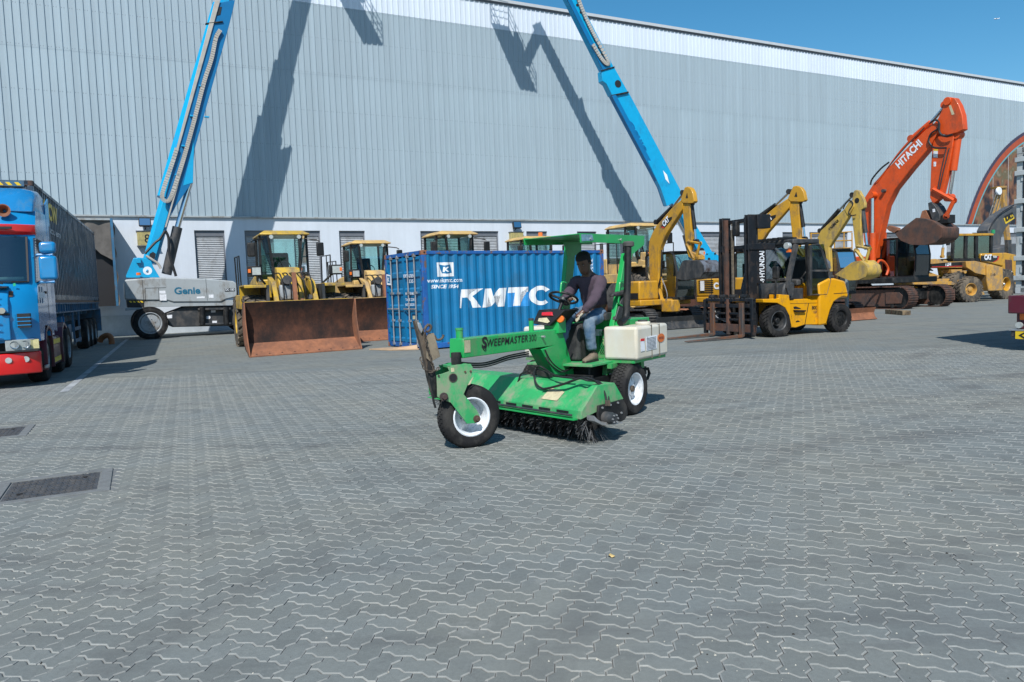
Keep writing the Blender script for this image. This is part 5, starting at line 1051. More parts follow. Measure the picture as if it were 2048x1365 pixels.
for z in (.42, .80): flat('reflector', [(-1.35, -.02, z), (-2.3, -.02, z), (-2.3, -.02, z + .1), (-1.35, -.02, z + .1)], 'decalyl', tank_, (0, 1, 0), lift=.01)
for x, y in ((-.70, -.20), (-.70, -2.3), (-2.95, -.22), (-2.95, -2.25), (-4.2, -.22)): wheel(t_, (x, y, .6), .5, .33, rim='greyrim', rr=.56, ax=(0, 1 if y > -1 else -1, 0), dish=.15 if x > -1 else .45, hub=.28)
B().box((-.2, -.5, .5), (-4.9, -1.0, .95)).build('chassis', 'black', t_); B().box((-.2, -1.5, .5), (-4.9, -2.0, .95)).build('chassis', 'black', t_); B().box((-.1, -.4, .4), (-1.4, -2.1, 1.3)).build('engine', 'lit_black', t_)

# ---- dock shelter on the wall: steel frame, sagging grey hood, dark mouth, torn tan side curtain
DS = Fr('dock_shelter', 'torn grey and tan dock shelter on the wall between the container and the boom lift', 'dock shelter', *W.o.to_2d(), WALL_ANG); de = DS.e; D_ = -1.9
tr = DS.y(216, 437, D_); br2 = DS.y(241, 612, D_); xr2 = (tr.x + br2.x) / 2; zt2, zb2 = tr.z, max(1.15, br2.z); xl2 = xr2 - 3.6; print('shelter', tr, br2)
B().box((xr2 - .05, D_, zb2), (xr2 + .05, D_ + .1, zt2)).build('corner_post', 'tblue', de); B().box((xl2 - .05, D_, zb2), (xl2 + .05, D_ + .1, zt2)).build('corner_post', 'tblue', de); B().box((xl2, D_ + .01, zt2 - .08), (xr2, D_ + .09, zt2)).build('frame_rail', 'grey', de)
q = B(); n = 16; A = [(xl2 + .06 + (xr2 - xl2 - .12)*i/n, D_ + .12 + .05*math.sin(i*1.9), 0) for i in range(n + 1)]; q.add([(x, y, zt2 - .08) for x, y, z in A] + [(x, y + .04, zt2 - .75 - 1.1*((i/n)**3) - .06*math.sin(i*2.3)) for i, (x, y, z) in enumerate(A)], [(i, i+1, n+i+2, n+i+1) for i in range(n)]); q.build('hood_curtain', 'tarp', de)
B().box((xl2 + .06, D_ + .5, zb2), (xr2 - .06, D_ + .55, zt2 - .2)).build('mouth_shade', 'lit_black', de); B().box((xl2 - .04, D_ + .1, zt2 - .06), (xr2 + .04, .02, zt2 + .02)).build('roof_sheet', 'tarp', de)  # black sheet paints the shade inside the shelter mouth
q = B(); n = 18; r4 = random.Random(8); q.add([(xr2 + .07 + .05*math.sin(k*1.3), D_ + .1 + .08*r4.random(), zb2 + (zt2 - zb2)*k/n) for k in range(n + 1)] + [(xr2 + .03, .02 - .5*r4.random() - (.5 if k < 6 else 0), zb2 + (zt2 - zb2)*k/n) for k in range(n + 1)], [(i, i+1, n+i+2, n+i+1) for i in range(n)]); q.build('side_curtain', 'tarpt', de)
# orange pipe elbow on the ground
c = G(213, 689); PE = Fr('pipe_elbow', 'orange pipe bend lying on the paving behind the lorry trailer', 'pipe', c.x, c.y, 100); q = B()
q.tube(smooth_path([(.22, 0, .0), (.21, 0, .22), (.12, 0, .32), (-.02, 0, .32), (-.2, 0, .22), (-.26, 0, .1)]), .10, n=14); q.build('bend', 'pipe', PE.e); 
c = G(795, 699); CB = Fr('cardboard_sheet', 'flattened brown cardboard on the ground at the blue container corner', 'cardboard', c.x, c.y, 120); q = B(); q.pz([(-.75, -.28), (.1, -.42), (.8, -.12), (.62, .25), (-.2, .3), (-.6, .1)], .004, .03); q.build('sheet', 'card', CB.e); q = B(); q.hexa([(.1, -.3, .02), (.75, -.1, .02), (.6, .2, .02), (0, .1, .02), (.1, -.3, .06), (.7, -.05, .13), (.55, .2, .10), (0, .1, .06)]); q.build('flap', 'card', CB.e)

# ---- grey container on a maroon lorry at the right edge: its door end faces left, the lorry runs off to the right
p_ = CP + sight(2030, 560) * 14.0; RCH = 63.3
RC = Fr('shipping_container', 'pale grey container standing on a maroon lorry at the right edge of the yard', 'container', p_.x, p_.y, RCH); RC.e.location.z = 1.07
container(RC, 12.19, 2.72, 'gcont', 'gcont', near=-2.44, mcast='gcont')
B().box((-.012, -.19, .16), (.02, -.13, 2.6)).build('gasket_strip', 'lit_black', RC.e)
for z in (.25, .62, 1.15, 1.68, 2.2, 2.45): B().box((-.04, -.34, z), (.0, .012, z + .09)).build('hinge', 'gcont', RC.e, bevel=.008)
LR = Fr('lorry', 'maroon lorry rear with chevron board under the grey container', 'lorry', p_.x, p_.y, RCH); lr = LR.e
B().box((-.12, .06, .70), (.45, -.42, 1.04)).build('corner_box', 'maroon', lr, bevel=.02); B().box((.02, -.02, .40), (12.2, -.3, .95)).build('frame_beam', 'maroon', lr, bevel=.02); B().box((.0, -.3, .45), (.3, -2.4, .95)).build('rear_beam', 'maroon', lr, bevel=.02)
B().box((-.08, .02, .26), (.25, -2.44, .37)).build('bumper_step', 'dgrey', lr, bevel=.01); B().box((-.10, .05, .375), (.2, -2.44, .40)).build('bumper_cap', 'alu', lr)
B().box((-.02, -.10, .58), (.05, -.30, .74)).build('side_marker', 'amber', lr, bevel=.006); B().cyl((.0, -.10, .48), (-.05, -.10, .48), .06, n=18).build('lamp', 'lens', lr)
B().box((-.115, -.08, .225), (-.095, -1.0, .365)).build('chevron_board', 'decalyl', lr)
for k in range(4): y = -.14 - k*.2; B().px([(y, .295), (y - .09, .35), (y - .14, .35), (y - .05, .295), (y - .14, .24), (y - .09, .24)], -.118, -.121).build('chevron', 'lit_black', lr)
for x in (1.6, 3.0, 8, 9.3): wheel(lr, (x, -.25, .5), .5, .34, rim='greyrim', rr=.55, ax=(0, 1, 0), tread=None); wheel(lr, (x, -2.2, .5), .5, .34, rim='greyrim', rr=.55, ax=(0, -1, 0), tread=None)
B().box((.3, -.3, .72), (12.2, -2.4, 1.04)).build('chassis', 'maroon', lr)
# ---- odd things on the ground
a, b2 = G(1770, 628), G(1805, 631); WB = Fr('timber_block', 'short dark timber block on the paving in front of the orange excavator tracks', 'timber', *((a + b2) / 2).to_2d(), 0); WB.e.rotation_euler = (0, 0, math.atan2((b2 - a).y, (b2 - a).x)); h = (b2 - a).length / 2; q = B(); q.box((-h, 0, 0), (h, .3, .17)); q.build('block', 'wood', WB.e, bevel=.01); B().box((-h*.3, -.004, .0), (-h*.2, .304, .172)).build('end_plate', 'rustbr', WB.e)
c = G(1223, 1114); LT = Fr('leaf', 'small dry yellow leaf on the paving in the foreground', 'leaf', c.x, c.y, 30); q = B(); q.add([(-.02, -.01, .004), (0, -.022, .008), (.022, -.004, .003), (.018, .016, .012), (-.006, .02, .004), (-.016, .008, .014)], [(0, 1, 5), (1, 2, 3, 5), (3, 4, 5)]); q.build('blade', mat('dry_leaf', (.55, .40, .16), .7), LT.e)
# ================================================================== THE TWO BLUE BOOM LIFTS
def unshadow(px, py, d):
    """point d metres in front of the wall whose shadow falls where the photo shows it"""
    s_ = sight(px, py); t = ((W.o - CP) @ W.l) / (s_ @ W.l); wpt = CP + s_ * t; k = d / (sdir @ W.l); return wpt - sdir * k
def zc(ox, oy, s, pts): return [(ox + x / s, oy + y / s) for x, y in pts]
def slab(f, nm, pts, y0, y1, m, par=None, bev=.01): q = B(); q.py(f.ys(pts, y0), y0, y1); return q.build(nm, m, par or f.e, bevel=bev)
def chain_track(f, nm, pts, y, w, par, m='beige'):
    P = smooth_path([(q.x, y, q.z) for q in (f.y(a, b_, y) for a, b_ in pts)], 5); q = B(); L_ = 0; step = w * .55
    pts2 = [Vector(P[0])]
    for i in range(1, len(P)):
        a, b_ = Vector(P[i-1]), Vector(P[i]); d = (b_ - a).length; n = max(1, int(d / step))
        for k in range(1, n + 1): pts2.append(a.lerp(b_, k / n))
    for i in range(len(pts2) - 1):
        a, b_ = pts2[i], pts2[i+1]; t = (b_ - a); L1 = t.length
        if L1 < 1e-5: continue
        t.normalize(); nrm = Vector((-t.z, 0, t.x)); h = w * .5; c = a.lerp(b_, .45); hl = L1 * .42
        q.hexa([c + t*sx*hl + nrm*sn*h + Vector((0, yy, 0)) for yy in (0, -.08) for sx, sn in ((-1, -1), (1, -1), (1, 1), (-1, 1))])
    o = q.build(nm, m, par); o['kind'] = 'stuff'; return o
def lift_head(f, tipw, d, bl, br_, par, arm):
    """jib and railed platform; their places come from the shadows on the cladding"""
    tip = f.loc(tipw); a = f.loc(unshadow(*bl, d + 1.35)); c_ = f.loc(unshadow(*br_, d + 1.35)); el = f.loc(unshadow(*arm, d))
    x0, x1 = sorted((a.x, c_.x)); x1 = max(x1, x0 + .9); zb = min(a.z, c_.z); y0 = tip.y
    q = B(); q.tube([tip, (el.x, y0, el.z)], .22, n=8); jib = q.build('jib', 'genieblue', par)
    q = B(); q.tube([(el.x, y0, el.z), ((x0 + x1)/2, y0 + .1, zb + .5)], .16, n=8); q.build('jib_link', 'dgrey', jib)
    B().box((x0, y0 - 1.35, zb), (x1, y0 + 1.35, zb + .05)).build('platform_floor', 'dgrey', par); q = B()
    for z in (.45, .8, 1.15): q.tube([(x0, y0 - 1.35, zb + z), (x1, y0 - 1.35, zb + z), (x1, y0 + 1.35, zb + z), (x0, y0 + 1.35, zb + z)], .025, n=5, closed=True)
    for x in (x0, x1):
        for k in range(5): y = y0 - 1.35 + k * .675; q.tube([(x, y, zb), (x, y, zb + 1.15)], .025, n=5)
    o = q.build('platform_railing', 'genieblue', par); o['kind'] = 'stuff'
    B().box((x0 + .1, y0 - .3, zb + .7), (x0 + .35, y0 + .3, zb + 1.15)).build('control_box', 'dgrey', par)
GN = Fr('boom_lift', 'blue and grey telescopic boom lift reaching up at left beside the yellow 8 sign', 'boom lift', -15.2, 31.6, 242, 'telescopic boom lifts by the wall'); ge = GN.e
zt = lambda *p: zc(220, 380, 4.264, p)
tt = slab(GN, 'turntable_cover', zt((120, 790), (130, 765), (420, 748), (820, 757), (1050, 778), (1085, 800), (1088, 900), (1070, 918), (990, 935), (950, 958), (540, 960), (490, 945), (290, 945), (125, 935)), 1.15, -1.15, 'grey', bev=.05)
slab(GN, 'skirt', zt((290, 945), (1070, 940), (1085, 985), (290, 1002)), 1.10, -1.1, 'grey')
cw = slab(GN, 'counterweight', zt((140, 940), (290, 945), (290, 1005), (150, 1005)), 1.12, -1.12, 'lit_black')
for k in range(4): x = 160 + k*32; slab(GN, 'hazard_stripe', zt((x, 948), (x + 18, 948), (x + 30, 962), (x + 12, 962)), 1.125, 1.12, 'decalyl', cw, 0)
for pts in (((272, 765), (276, 765), (290, 945), (286, 945)), ((815, 760), (818, 760), (832, 945), (829, 945)), ((298, 838), (478, 833), (478, 837), (298, 842)), ((298, 842), (302, 842), (304, 942), (300, 942)), ((412, 838), (415, 838), (420, 942), (417, 942))): slab(GN, 'panel_gap', zt(*pts), 1.153, 1.147, 'lit_black', tt, 0)
for pts, m_ in ((((420, 862), (472, 860), (475, 885), (422, 887)), 'paper'), (((423, 893), (480, 892), (483, 945), (425, 945)), 'paper'), (((842, 895), (882, 893), (884, 922), (845, 922)), 'paper'), (((740, 912), (808, 908), (808, 924), (740, 926)), 'paper'), (((978, 842), (1064, 838), (1066, 866), (980, 870)), 'decalbk')): slab(GN, 'sticker', zt(*pts), 1.155, 1.148, m_, tt, 0)
a, b_ = GN.y(*zt((550, 893))[0], 1.15), GN.y(*zt((772, 887))[0], 1.15)
letter('lettering', 'Genie', 'litgrey', tt, (a.x, 1.15, a.z), (b_.x, 1.15, b_.z), .30, bold=.03, lift=.008)
letter('lettering', 'SX-180', 'lit_white', tt, *[(v.x, 1.155, v.z) for v in (GN.y(*zt((984, 862))[0], 1.15), GN.y(*zt((1060, 860))[0], 1.15))], .10, lift=.006)
ch_ = slab(GN, 'chassis', zt((480, 1055), (640, 995), (755, 988), (1140, 990), (1130, 1140), (1030, 1160), (530, 1172), (500, 1150)), .95, -.95, 'dgrey', bev=.03)
for x0, x1 in ((768, 806), (972, 1010)):
    p0, p1 = GN.y(*zt(((x0 + x1)/2, 1150))[0], 1.1), GN.y(*zt(((x0 + x1)/2, 1000))[0], 1.1); B().cyl((p0.x, 1.1, p0.z), (p1.x, 1.1, p1.z), .12, n=14).build('axle_cylinder', 'black', ch_)
slab(GN, 'axle_bracket', zt((750, 1010), (1030, 1005), (1032, 1022), (752, 1028)), 1.15, .9, 'dgrey', ch_); slab(GN, 'axle_bracket', zt((760, 1140), (1035, 1132), (1035, 1146), (762, 1156)), 1.15, .9, 'dgrey', ch_)
for pts in (((862, 1020), (900, 1018), (900, 1045), (863, 1047)), ((872, 1118), (912, 1117), (912, 1142), (873, 1143)), ((822, 1078), (852, 1076), (858, 1090), (850, 1102), (824, 1102)), ((485, 1070), (530, 1066), (530, 1095), (490, 1097))): slab(GN, 'sticker', zt(*pts), .956, .949, 'paper', ch_, 0)
slab(GN, 'fender_bar', zt((130, 1010), (330, 1003), (330, 1014), (130, 1032)), 1.2, .7, 'grey')
wc = GN.y(301, 650, 1.5); print('genie wheel', wc)
for x in (wc.x, wc.x - 3.9):
    for s_ in (1, -1): wheel(ge, (x, s_ * 1.32, .655), .655, .42, rim='greyrim', rr=.66, ax=(0, s_, 0), tread='block', dish=.06, hub=.26, nut='alu')
mt = slab(GN, 'riser', zt((140, 750), (135, 735), (200, 582), (245, 578), (345, 590), (368, 655), (425, 748)), .75, .66, 'genieblue', bev=.01); slab(GN, 'riser', zt((140, 750), (135, 735), (200, 582), (245, 578), (345, 590), (368, 655), (425, 748)), -.1, -.19, 'genieblue')
slab(GN, 'riser_back', zt((215, 585), (262, 583), (265, 625), (225, 625)), .9, .7, 'genieblue', mt)
v = GN.y(*zt((320, 690))[0], .75); B().cyl((v.x, .752, v.z), (v.x, .745, v.z), .17, n=22).build('hole', 'lit_white', mt); B().cyl((v.x, .757, v.z - .02), (v.x + .03, .745, v.z - .0), .06, n=12).build('pin', 'genieblue', mt)
v = GN.y(*zt((243, 712))[0], .9); B().cyl((v.x, .95, v.z - .08), (v.x, .95, v.z + .02), .09, n=14).build('beacon', 'amber', mt)
# boom sections
bA, bB = GN.loc(Vector((-15.2, 31.6, 3.4))), GN.loc(Vector((-12.1, 33.5, 14.6)))
def boom_sec(f, A, Bb, t0, t1, w, d, nm, m, par, off=0., sk=0.):
    """box section of the telescope from t0 to t1 along A-B, w wide in the picture plane, d deep"""
    u = (Bb - A).normalized(); n_ = Vector((-u.z, 0, u.x)).normalized(); y_ = u.cross(n_).normalized(); q = B(); c0, c1 = A + (Bb - A)*t0, A + (Bb - A)*t1
    k = .22; prof = [(-w/2 + w*k, -d/2), (w/2 - w*k, -d/2), (w/2, -d/2 + d*k), (w/2, d/2 - d*k), (w/2 - w*k, d/2), (-w/2 + w*k, d/2), (-w/2, d/2 - d*k), (-w/2, -d/2 + d*k)]
    q.loft([[c + n_*(a + off) + y_*b2 for a, b2 in prof] for c in (c0, c1)]); return q.build(nm, m, par, bevel=.01)
bs = boom_sec(GN, bA, bB, -.02, .30, .56, .8, 'boom_base', 'genieblue', ge, off=.02); bs = boom_sec(GN, bA, bB, .22, .97, .80, .9, 'boom_section', 'genieblue', ge)
boom_sec(GN, bA, bB, .96, 1.22, .66, .74, 'boom_section', 'genieblue', ge); boom_sec(GN, bA, bB, 1.21, 1.72, .5, .6, 'boom_section', 'genieblue', ge)
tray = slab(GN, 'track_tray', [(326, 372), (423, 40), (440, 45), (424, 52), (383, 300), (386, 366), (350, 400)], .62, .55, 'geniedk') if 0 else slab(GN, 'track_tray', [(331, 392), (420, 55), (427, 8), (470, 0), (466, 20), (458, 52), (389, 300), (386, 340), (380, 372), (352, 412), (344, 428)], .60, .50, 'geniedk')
slab(GN, 'boom_stiffener', [(386, 262), (388, 300), (386, 366), (366, 372), (384, 300)], .61, .2, 'genieblue', tray)
slab(GN, 'power_tube', [(430.5, 0), (441, 0), (357, 300), (352, 300)], .66, .61, 'beige', tray); slab(GN, 'hose_tube', [(392, 235), (395, 235), (333, 455), (329.5, 455)], .70, .64, 'beige', tray)
slab(GN, 'slot', [(438, 14), (444, 14), (441, 30), (433, 32)], .615, .60, 'lit_black', tray)
chain_track(GN, 'cable_track', [(441, 60), (432, 76), (423, 118), (408, 165), (386, 250), (368, 315), (350, 372), (342, 394), (336, 402), (328, 401), (324, 392), (329, 372), (345, 325), (354, 296)], .72, .16, tray)
slab(GN, 'clamp', [(411, 46), (446, 42), (446, 44.5), (411, 48.5)], .66, .5, 'black', tray)
for px, py in ((380, 230), (363, 290), (398, 170), (409, 232), (350, 348)): slab(GN, 'clamp', [(px, py), (px + 10, py + 1), (px + 9, py + 4), (px, py + 3)], .72, .6, 'genieblue', tray)
c0, c1, c2 = GN.y(333, 549, .3), GN.y(355, 455, .3), GN.y(381, 364, .3)
lc = B().cyl((c0.x, .3, c0.z), (c1.x, .3, c1.z), .20, n=18).build('lift_cylinder', 'dgrey', ge); B().cyl((c1.x, .3, c1.z), (c2.x, .3, c2.z), .115, n=16).build('cylinder_rod', 'chrome', lc)
P = [GN.y(*p, .7) for p in ((331, 462), (337, 476), (338, 500), (342, 520), (348, 540), (352, 553))]; B().tube(smooth_path(P), .055, n=8).build('hose', 'hose', ge)
P = [GN.y(*p, .72) for p in ((330, 462), (320, 478), (311, 485), (297, 500), (290, 508))]; B().tube(smooth_path(P), .05, n=8).build('hose', 'hose', ge)
P = [GN.y(*p, .78) for p in ((292, 512), (305, 520), (316, 528), (322, 538))]; B().tube(smooth_path(P), .05, n=8).build('hose', 'beige', ge)
v = GN.y(304, 505, .66); q = B(); q.loft([[GN.y(a, b_, .66) for a, b_ in ((298, 518), (299, 508), (306, 504), (312, 508), (310, 516), (303, 522))], [GN.y(a, b_, .66) + Vector((0, .01, 0)) for a, b_ in ((298, 518), (299, 508), (306, 504), (312, 508), (310, 516), (303, 522))]]); q.build('cover_plate', 'lit_black', ge)
tipw = GN.o + GN.f*(bA + (bB - bA)*1.72).x + GN.l*(bA + (bB - bA)*1.72).y + Vector((0, 0, (bA + (bB - bA)*1.72).z))
d1 = -W.loc(tipw).y; lift_head(GN, tipw, d1, (728, 82), (768, 96), ge, (712, 20))
# second lift, farther away, leaning left
GB = Fr('boom_lift', 'blue telescopic boom lift leaning left high above the yellow excavators', 'boom lift', 12.05, 45.0, 247, 'telescopic boom lifts by the wall'); gb = GB.e
cA = GB.loc(Vector((12.05, 45, 3.75))); cB = GB.loc(Vector((3.98, 41.7, 17.2)))
tt2 = slab(GB, 'turntable_cover', [(1372, 533), (1395, 526), (1440, 528), (1478, 536), (1500, 545), (1500, 562), (1372, 562)], 1.15, -1.15, 'grey', bev=.05)
B().box((-2.4, -1, .7), (2.6, 1, 1.3)).build('chassis', 'dgrey', gb)
for x in (-1.9, 2.0):
    for s_ in (1, -1): wheel(gb, (x, s_ * 1.3, .65), .65, .42, rim='greyrim', rr=.66, ax=(0, s_, 0), tread=None, dish=.06)
bs = slab(GB, 'boom_base', [(1224, 191), (1257, 184), (1363, 384), (1392, 450), (1425, 505), (1437, 515), (1420, 530), (1400, 512), (1360, 425), (1335, 400)], .5, .12, 'genieblue', bev=.02)
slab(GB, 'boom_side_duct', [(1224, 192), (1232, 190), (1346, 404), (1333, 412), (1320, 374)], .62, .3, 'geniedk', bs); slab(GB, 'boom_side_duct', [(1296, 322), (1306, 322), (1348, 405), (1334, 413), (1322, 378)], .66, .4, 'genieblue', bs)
rs = slab(GB, 'riser', [(1404, 526), (1411, 506), (1428, 504), (1437, 512), (1440, 530), (1405, 530)], .7, -.7, 'genieblue', bs)
for px, py, r in ((1418, 519, .1), (1414, 509, .05), (1430, 508, .07)): v = GB.y(px, py, .7); B().cyl((v.x, .69, v.z), (v.x, .71, v.z), r, n=14).build('hole', 'lit_black', rs)
v = GB.y(1408, 506, .52); q = B(); q.cyl((v.x + .15, .5, v.z + .1), (v.x + .15, .515, v.z + .1), .2, n=16); q.build('cover_plate', 'lit_black', bs)
cl = slab(GB, 'boom_collar', [(1203, 142), (1228, 134), (1256, 184), (1224, 191), (1213, 168), (1205, 162)], .55, .1, 'genieblue', bev=.02)
v = GB.y(1236, 168, .56); B().cyl((v.x, .55, v.z), (v.x, .57, v.z), .2, n=18).build('cover_plate', 'lit_black', cl)
for pts in (((1202, 141), (1229, 133), (1230, 135), (1203, 143)), ((1224, 190), (1257, 183), (1258, 186), (1225, 193))): slab(GB, 'clamp', pts, .6, .5, 'black', cl)
tip_l = cA + (cB - cA) * 1.29
i0, i1 = GB.y(1216, 140, .4), GB.y(1145, 0, .4); n2 = Vector(((i1 - i0).z, 0, -(i1 - i0).x)).normalized()
tw = (i1 - i0); tl = tip_l - i0; k = (tip_l.z - i0.z) / tw.z
q = B(); E0 = i0; E1 = i0 + tw * k; q.loft([[c + n2*a + Vector((0, b2, 0)) for a, b2 in ((-w, .08), (w, .08), (w, -.35), (-w, -.35))] for c, w in ((E0, .36), (E1, .30))]); ins_ = q.build('boom_section', 'genieblue', gb, bevel=.02)
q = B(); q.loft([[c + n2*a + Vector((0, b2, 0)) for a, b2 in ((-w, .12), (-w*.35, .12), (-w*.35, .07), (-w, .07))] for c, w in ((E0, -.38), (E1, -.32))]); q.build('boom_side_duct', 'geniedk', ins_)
for k2 in range(9): c = E0 + tw*(.12 + k2*.1); B().cyl(c + Vector((-.06, .085, 0)), c + Vector((-.06, .10, 0)), .07, n=10).build('port', 'lit_black', ins_)
chain_track(GB, 'cable_track', [(1149, -40), (1160, 5), (1180, 52), (1200, 90), (1215, 118), (1218, 127), (1211, 126), (1200, 112), (1186, 88)], .62, .2, ins_)
slab(GB, 'logo_diamond', [(1326, 341), (1334, 350), (1339, 368), (1331, 359)], .52, .505, 'lit_white', bs, 0)
a, b_ = GB.y(1262, 240, .5), GB.y(1294, 300, .5); letter('lettering', 'Genie', 'geniedk', bs, (a.x, .5, a.z), (b_.x, .5, b_.z), .42, up=(-(b_.z - a.z), 0, (b_.x - a.x)) if 0 else ((a.z - b_.z), 0, (b_.x - a.x)), lift=.02, bold=.03)
c0, c1, c2 = GB.y(1385, 520, .2), GB.y(1371, 470, .2), GB.y(1352, 435, .2); lc = B().cyl((c0.x, .2, c0.z), (c1.x, .2, c1.z), .2, n=16).build('lift_cylinder', 'dgrey', gb); B().cyl((c1.x, .2, c1.z), (c2.x, .2, c2.z), .12, n=14).build('cylinder_rod', 'chrome', lc)
tipw = GB.o + GB.f*E1.x + GB.l*E1.y + Vector((0, 0, E1.z)); d2 = -W.loc(tipw).y; print('tips', d1, d2)
lift_head(GB, tipw, d2, (1043, 187), (1075, 182), gb, (1053, 128))

# ================================================================== THE WHEEL LOADERS
def loader(label, ox, oy, ang, s=1., pal='yellowl', roof='yellowl', bskew=0., front='full', rust='rust', hl=True, beacon=False, bx=0., bz=0., group='wheel loaders parked along the wall'):
    f = Fr('wheel_loader', label, 'wheel loader', ox, oy, ang, group); e = f.e; e.scale = (s, s, s)
    bk = bpy.data.objects.new('bucket', None); COL.objects.link(bk); bk.parent = e; bk.rotation_euler = (0, 0, R(bskew)); bk.location = (bx, 0, bz)
    prof = [(0, 0), (-.45, .36), (-.56, .62), (-.55, .95), (-.34, 1.40)]; th = [(-.30, 1.40), (-.51, .96), (-.52, .62), (-.42, .38), (.05, .015)]
    b = B(); b.py([(-.04, .0), (-.52, .30), (-.62, .62), (-.60, .97), (-.38, 1.41)] + [(-.34, 1.40), (-.56, .96), (-.575, .62), (-.475, .33), (.0, .02)], -1.5, 1.5); sh_ = b.build('bucket_shell', rust, bk, bevel=.004)
    b = B(); b.py([(.02, .0), (-.475, .325), (-.470, .335), (.02, .025)], -1.49, 1.49); b.build('cutting_edge', 'rusto', bk)
    for k in range(9): B().cyl((-.05, -1.3 + k*.325, .055), (-.045, -1.3 + k*.325, .075), .022, n=8).build('edge_bolt', 'rustbr', sh_)
    for y in (-1.5, 1.47): b = B(); b.py([(.06, .0), (-.52, .30), (-.62, .62), (-.60, .97), (-.38, 1.41), (-.28, 1.38), (-.26, .9), (-.12, .42)], y, y + .03); b.build('bucket_side', 'rusto', bk, bevel=.003)
    b = B(); b.py([(-.40, 1.36), (-.62, 1.0), (-.66, .62), (-.60, .36), (-.64, .36), (-.72, .62), (-.68, 1.02), (-.44, 1.42)], -1.45, 1.45); b.build('bucket_back', pal, bk)
    # arms and linkage
    for y in (-.60, .48):
        b = B(); b.py([(-.74, .40), (-.72, .62), (-1.0, 1.10), (-1.75, 1.95), (-2.55, 2.12), (-2.62, 1.9), (-1.95, 1.65), (-1.25, .88), (-.85, .38)], y, y + .13); b.build('lift_arm', pal, e, bevel=.012)
        b = B(); b.cyl((-2.45, y + .2 - (.27 if y > 0 else 0), 1.1), (-1.55, y + .2 - (.27 if y > 0 else 0), 1.5), .075, n=12); c_ = b.build('lift_cylinder', 'dgrey', e)
    b = B(); b.py([(-.70, .72), (-.78, .62), (-1.35, 1.45), (-1.42, 2.16), (-1.30, 2.20), (-1.18, 1.5)], -.09, .02); b.build('tilt_lever', 'rusto' if rust == 'rust' else pal, e, bevel=.01)
    b = B(); b.py([(-.72, .74), (-.80, .62), (-1.35, 1.40), (-1.25, 1.46)], .10, .19); b.build('tilt_link', 'rusto', e, bevel=.01)
    B().box((-1.2, -.6, .85), (-1.36, .6, 1.10)).build('cross_tube', pal, e, bevel=.03)
    b = B(); b.cyl((-1.45, -.2, 2.0), (-2.3, -.2, 1.86), .13, n=14); b.build('tilt_cylinder', 'dgrey', e)
    B().box((-1.55, -.40, 1.42), (-1.85, -.02, 1.86)).build('valve_block', 'greyrim', e, bevel=.05)
    b = B(); b.py([(-1.5, .55), (-1.45, 1.2), (-2.1, 2.0), (-2.35, 2.36), (-2.75, 2.40), (-2.9, .55)], -.36, .30); b.build('front_frame', pal, e, bevel=.03)
    for k in range(5): y = -.42 + k*.2; B().tube(smooth_path([(-2.3, y, 2.2), (-1.6, y + .05, 2.15), (-1.42, y + .1, 1.7), (-1.6, y + .12, 1.3)]), .02, n=6).build('hose', 'hose', e)
    for x, s2 in ((-1.95, 1), (-4.95, 1)):
        for y in (-1.08, 1.08): wheel(e, (x, y, .78), .78, .56, rim=pal, rr=.5, ax=(0, 1 if y > 0 else -1, 0), tread='lug', rub='rubberb', dish=.1, hub=.3)
    for s_ in (-1, 1):
        ya, yb = (s_*.80, s_*1.38); b = B(); b.py([(-1.26, 1.79), (-1.26, 1.86), (-1.34, 1.88), (-2.7, 1.88), (-2.75, 1.5), (-2.71, 1.5), (-2.66, 1.84), (-1.34, 1.84), (-1.30, 1.79)], ya, yb); fn = b.build('fender', pal, e, bevel=.008)
        B().box((-1.3, s_*.72, 1.1), (-2.7, s_*.80, 1.86)).build('fender_side', 'dgrey', fn)
        b = B(); b.tube([(-1.5, s_*.8, 1.9), (-1.2, s_*1.0, 2.12)], .03); b.build('lamp_arm', 'dgrey', fn)
        hp = B().box((-1.12, s_*.92, 2.10), (-1.24, s_*1.28, 2.38)).build('headlight', 'black', fn, bevel=.02); B().box((-1.11, s_*1.0 if s_ > 0 else -.94, 2.14), (-1.095, s_*1.0 + .26 if s_ > 0 else -1.16, 2.34)).build('lens', 'lens', hp)
        B().box((-1.11, s_*1.20, 2.20), (-1.09, s_*1.27, 2.30)).build('turn_lamp', 'amber', hp)
    # cab
    cb = bpy.data.objects.new('cab', None); COL.objects.link(cb); cb.parent = e
    yw = .68; B().box((-2.95, -yw, 1.5), (-4.4, yw, 2.05)).build('cab_base', pal, cb, bevel=.03)
    b = B(); b.loft([[(-2.80, -yw - .04, 3.36), (-2.80, yw + .04, 3.36), (-4.5, yw + .06, 3.36), (-4.5, -yw - .06, 3.36)], [(-2.80, -yw - .04, 3.40), (-2.80, yw + .04, 3.40), (-4.5, yw + .06, 3.40), (-4.5, -yw - .06, 3.40)], [(-3.0, -yw + .12, 3.50), (-3.0, yw - .12, 3.50), (-4.4, yw - .12, 3.50), (-4.4, -yw + .12, 3.50)]]); b.build('roof', roof, cb, bevel=.015)
    for (x0, y0, x1, y1, z0_, r) in ((-2.92, .56, -2.86, .48, 2.05, .05), (-2.92, -.56, -2.86, -.48, 2.05, .05), (-3.25, .70, -3.22, .68, 2.05, .045), (-3.25, -.70, -3.22, -.68, 2.05, .045), (-4.38, .68, -4.38, .66, 2.05, .05), (-4.38, -.68, -4.38, -.66, 2.05, .05)):
        B().cyl((x0, y0 * .62 if abs(x0) < 3 else y0, z0_), (x1, y1 * 1.0 if abs(x0) < 3 else y1, 3.36), r, n=4).build('pillar', 'black', cb)
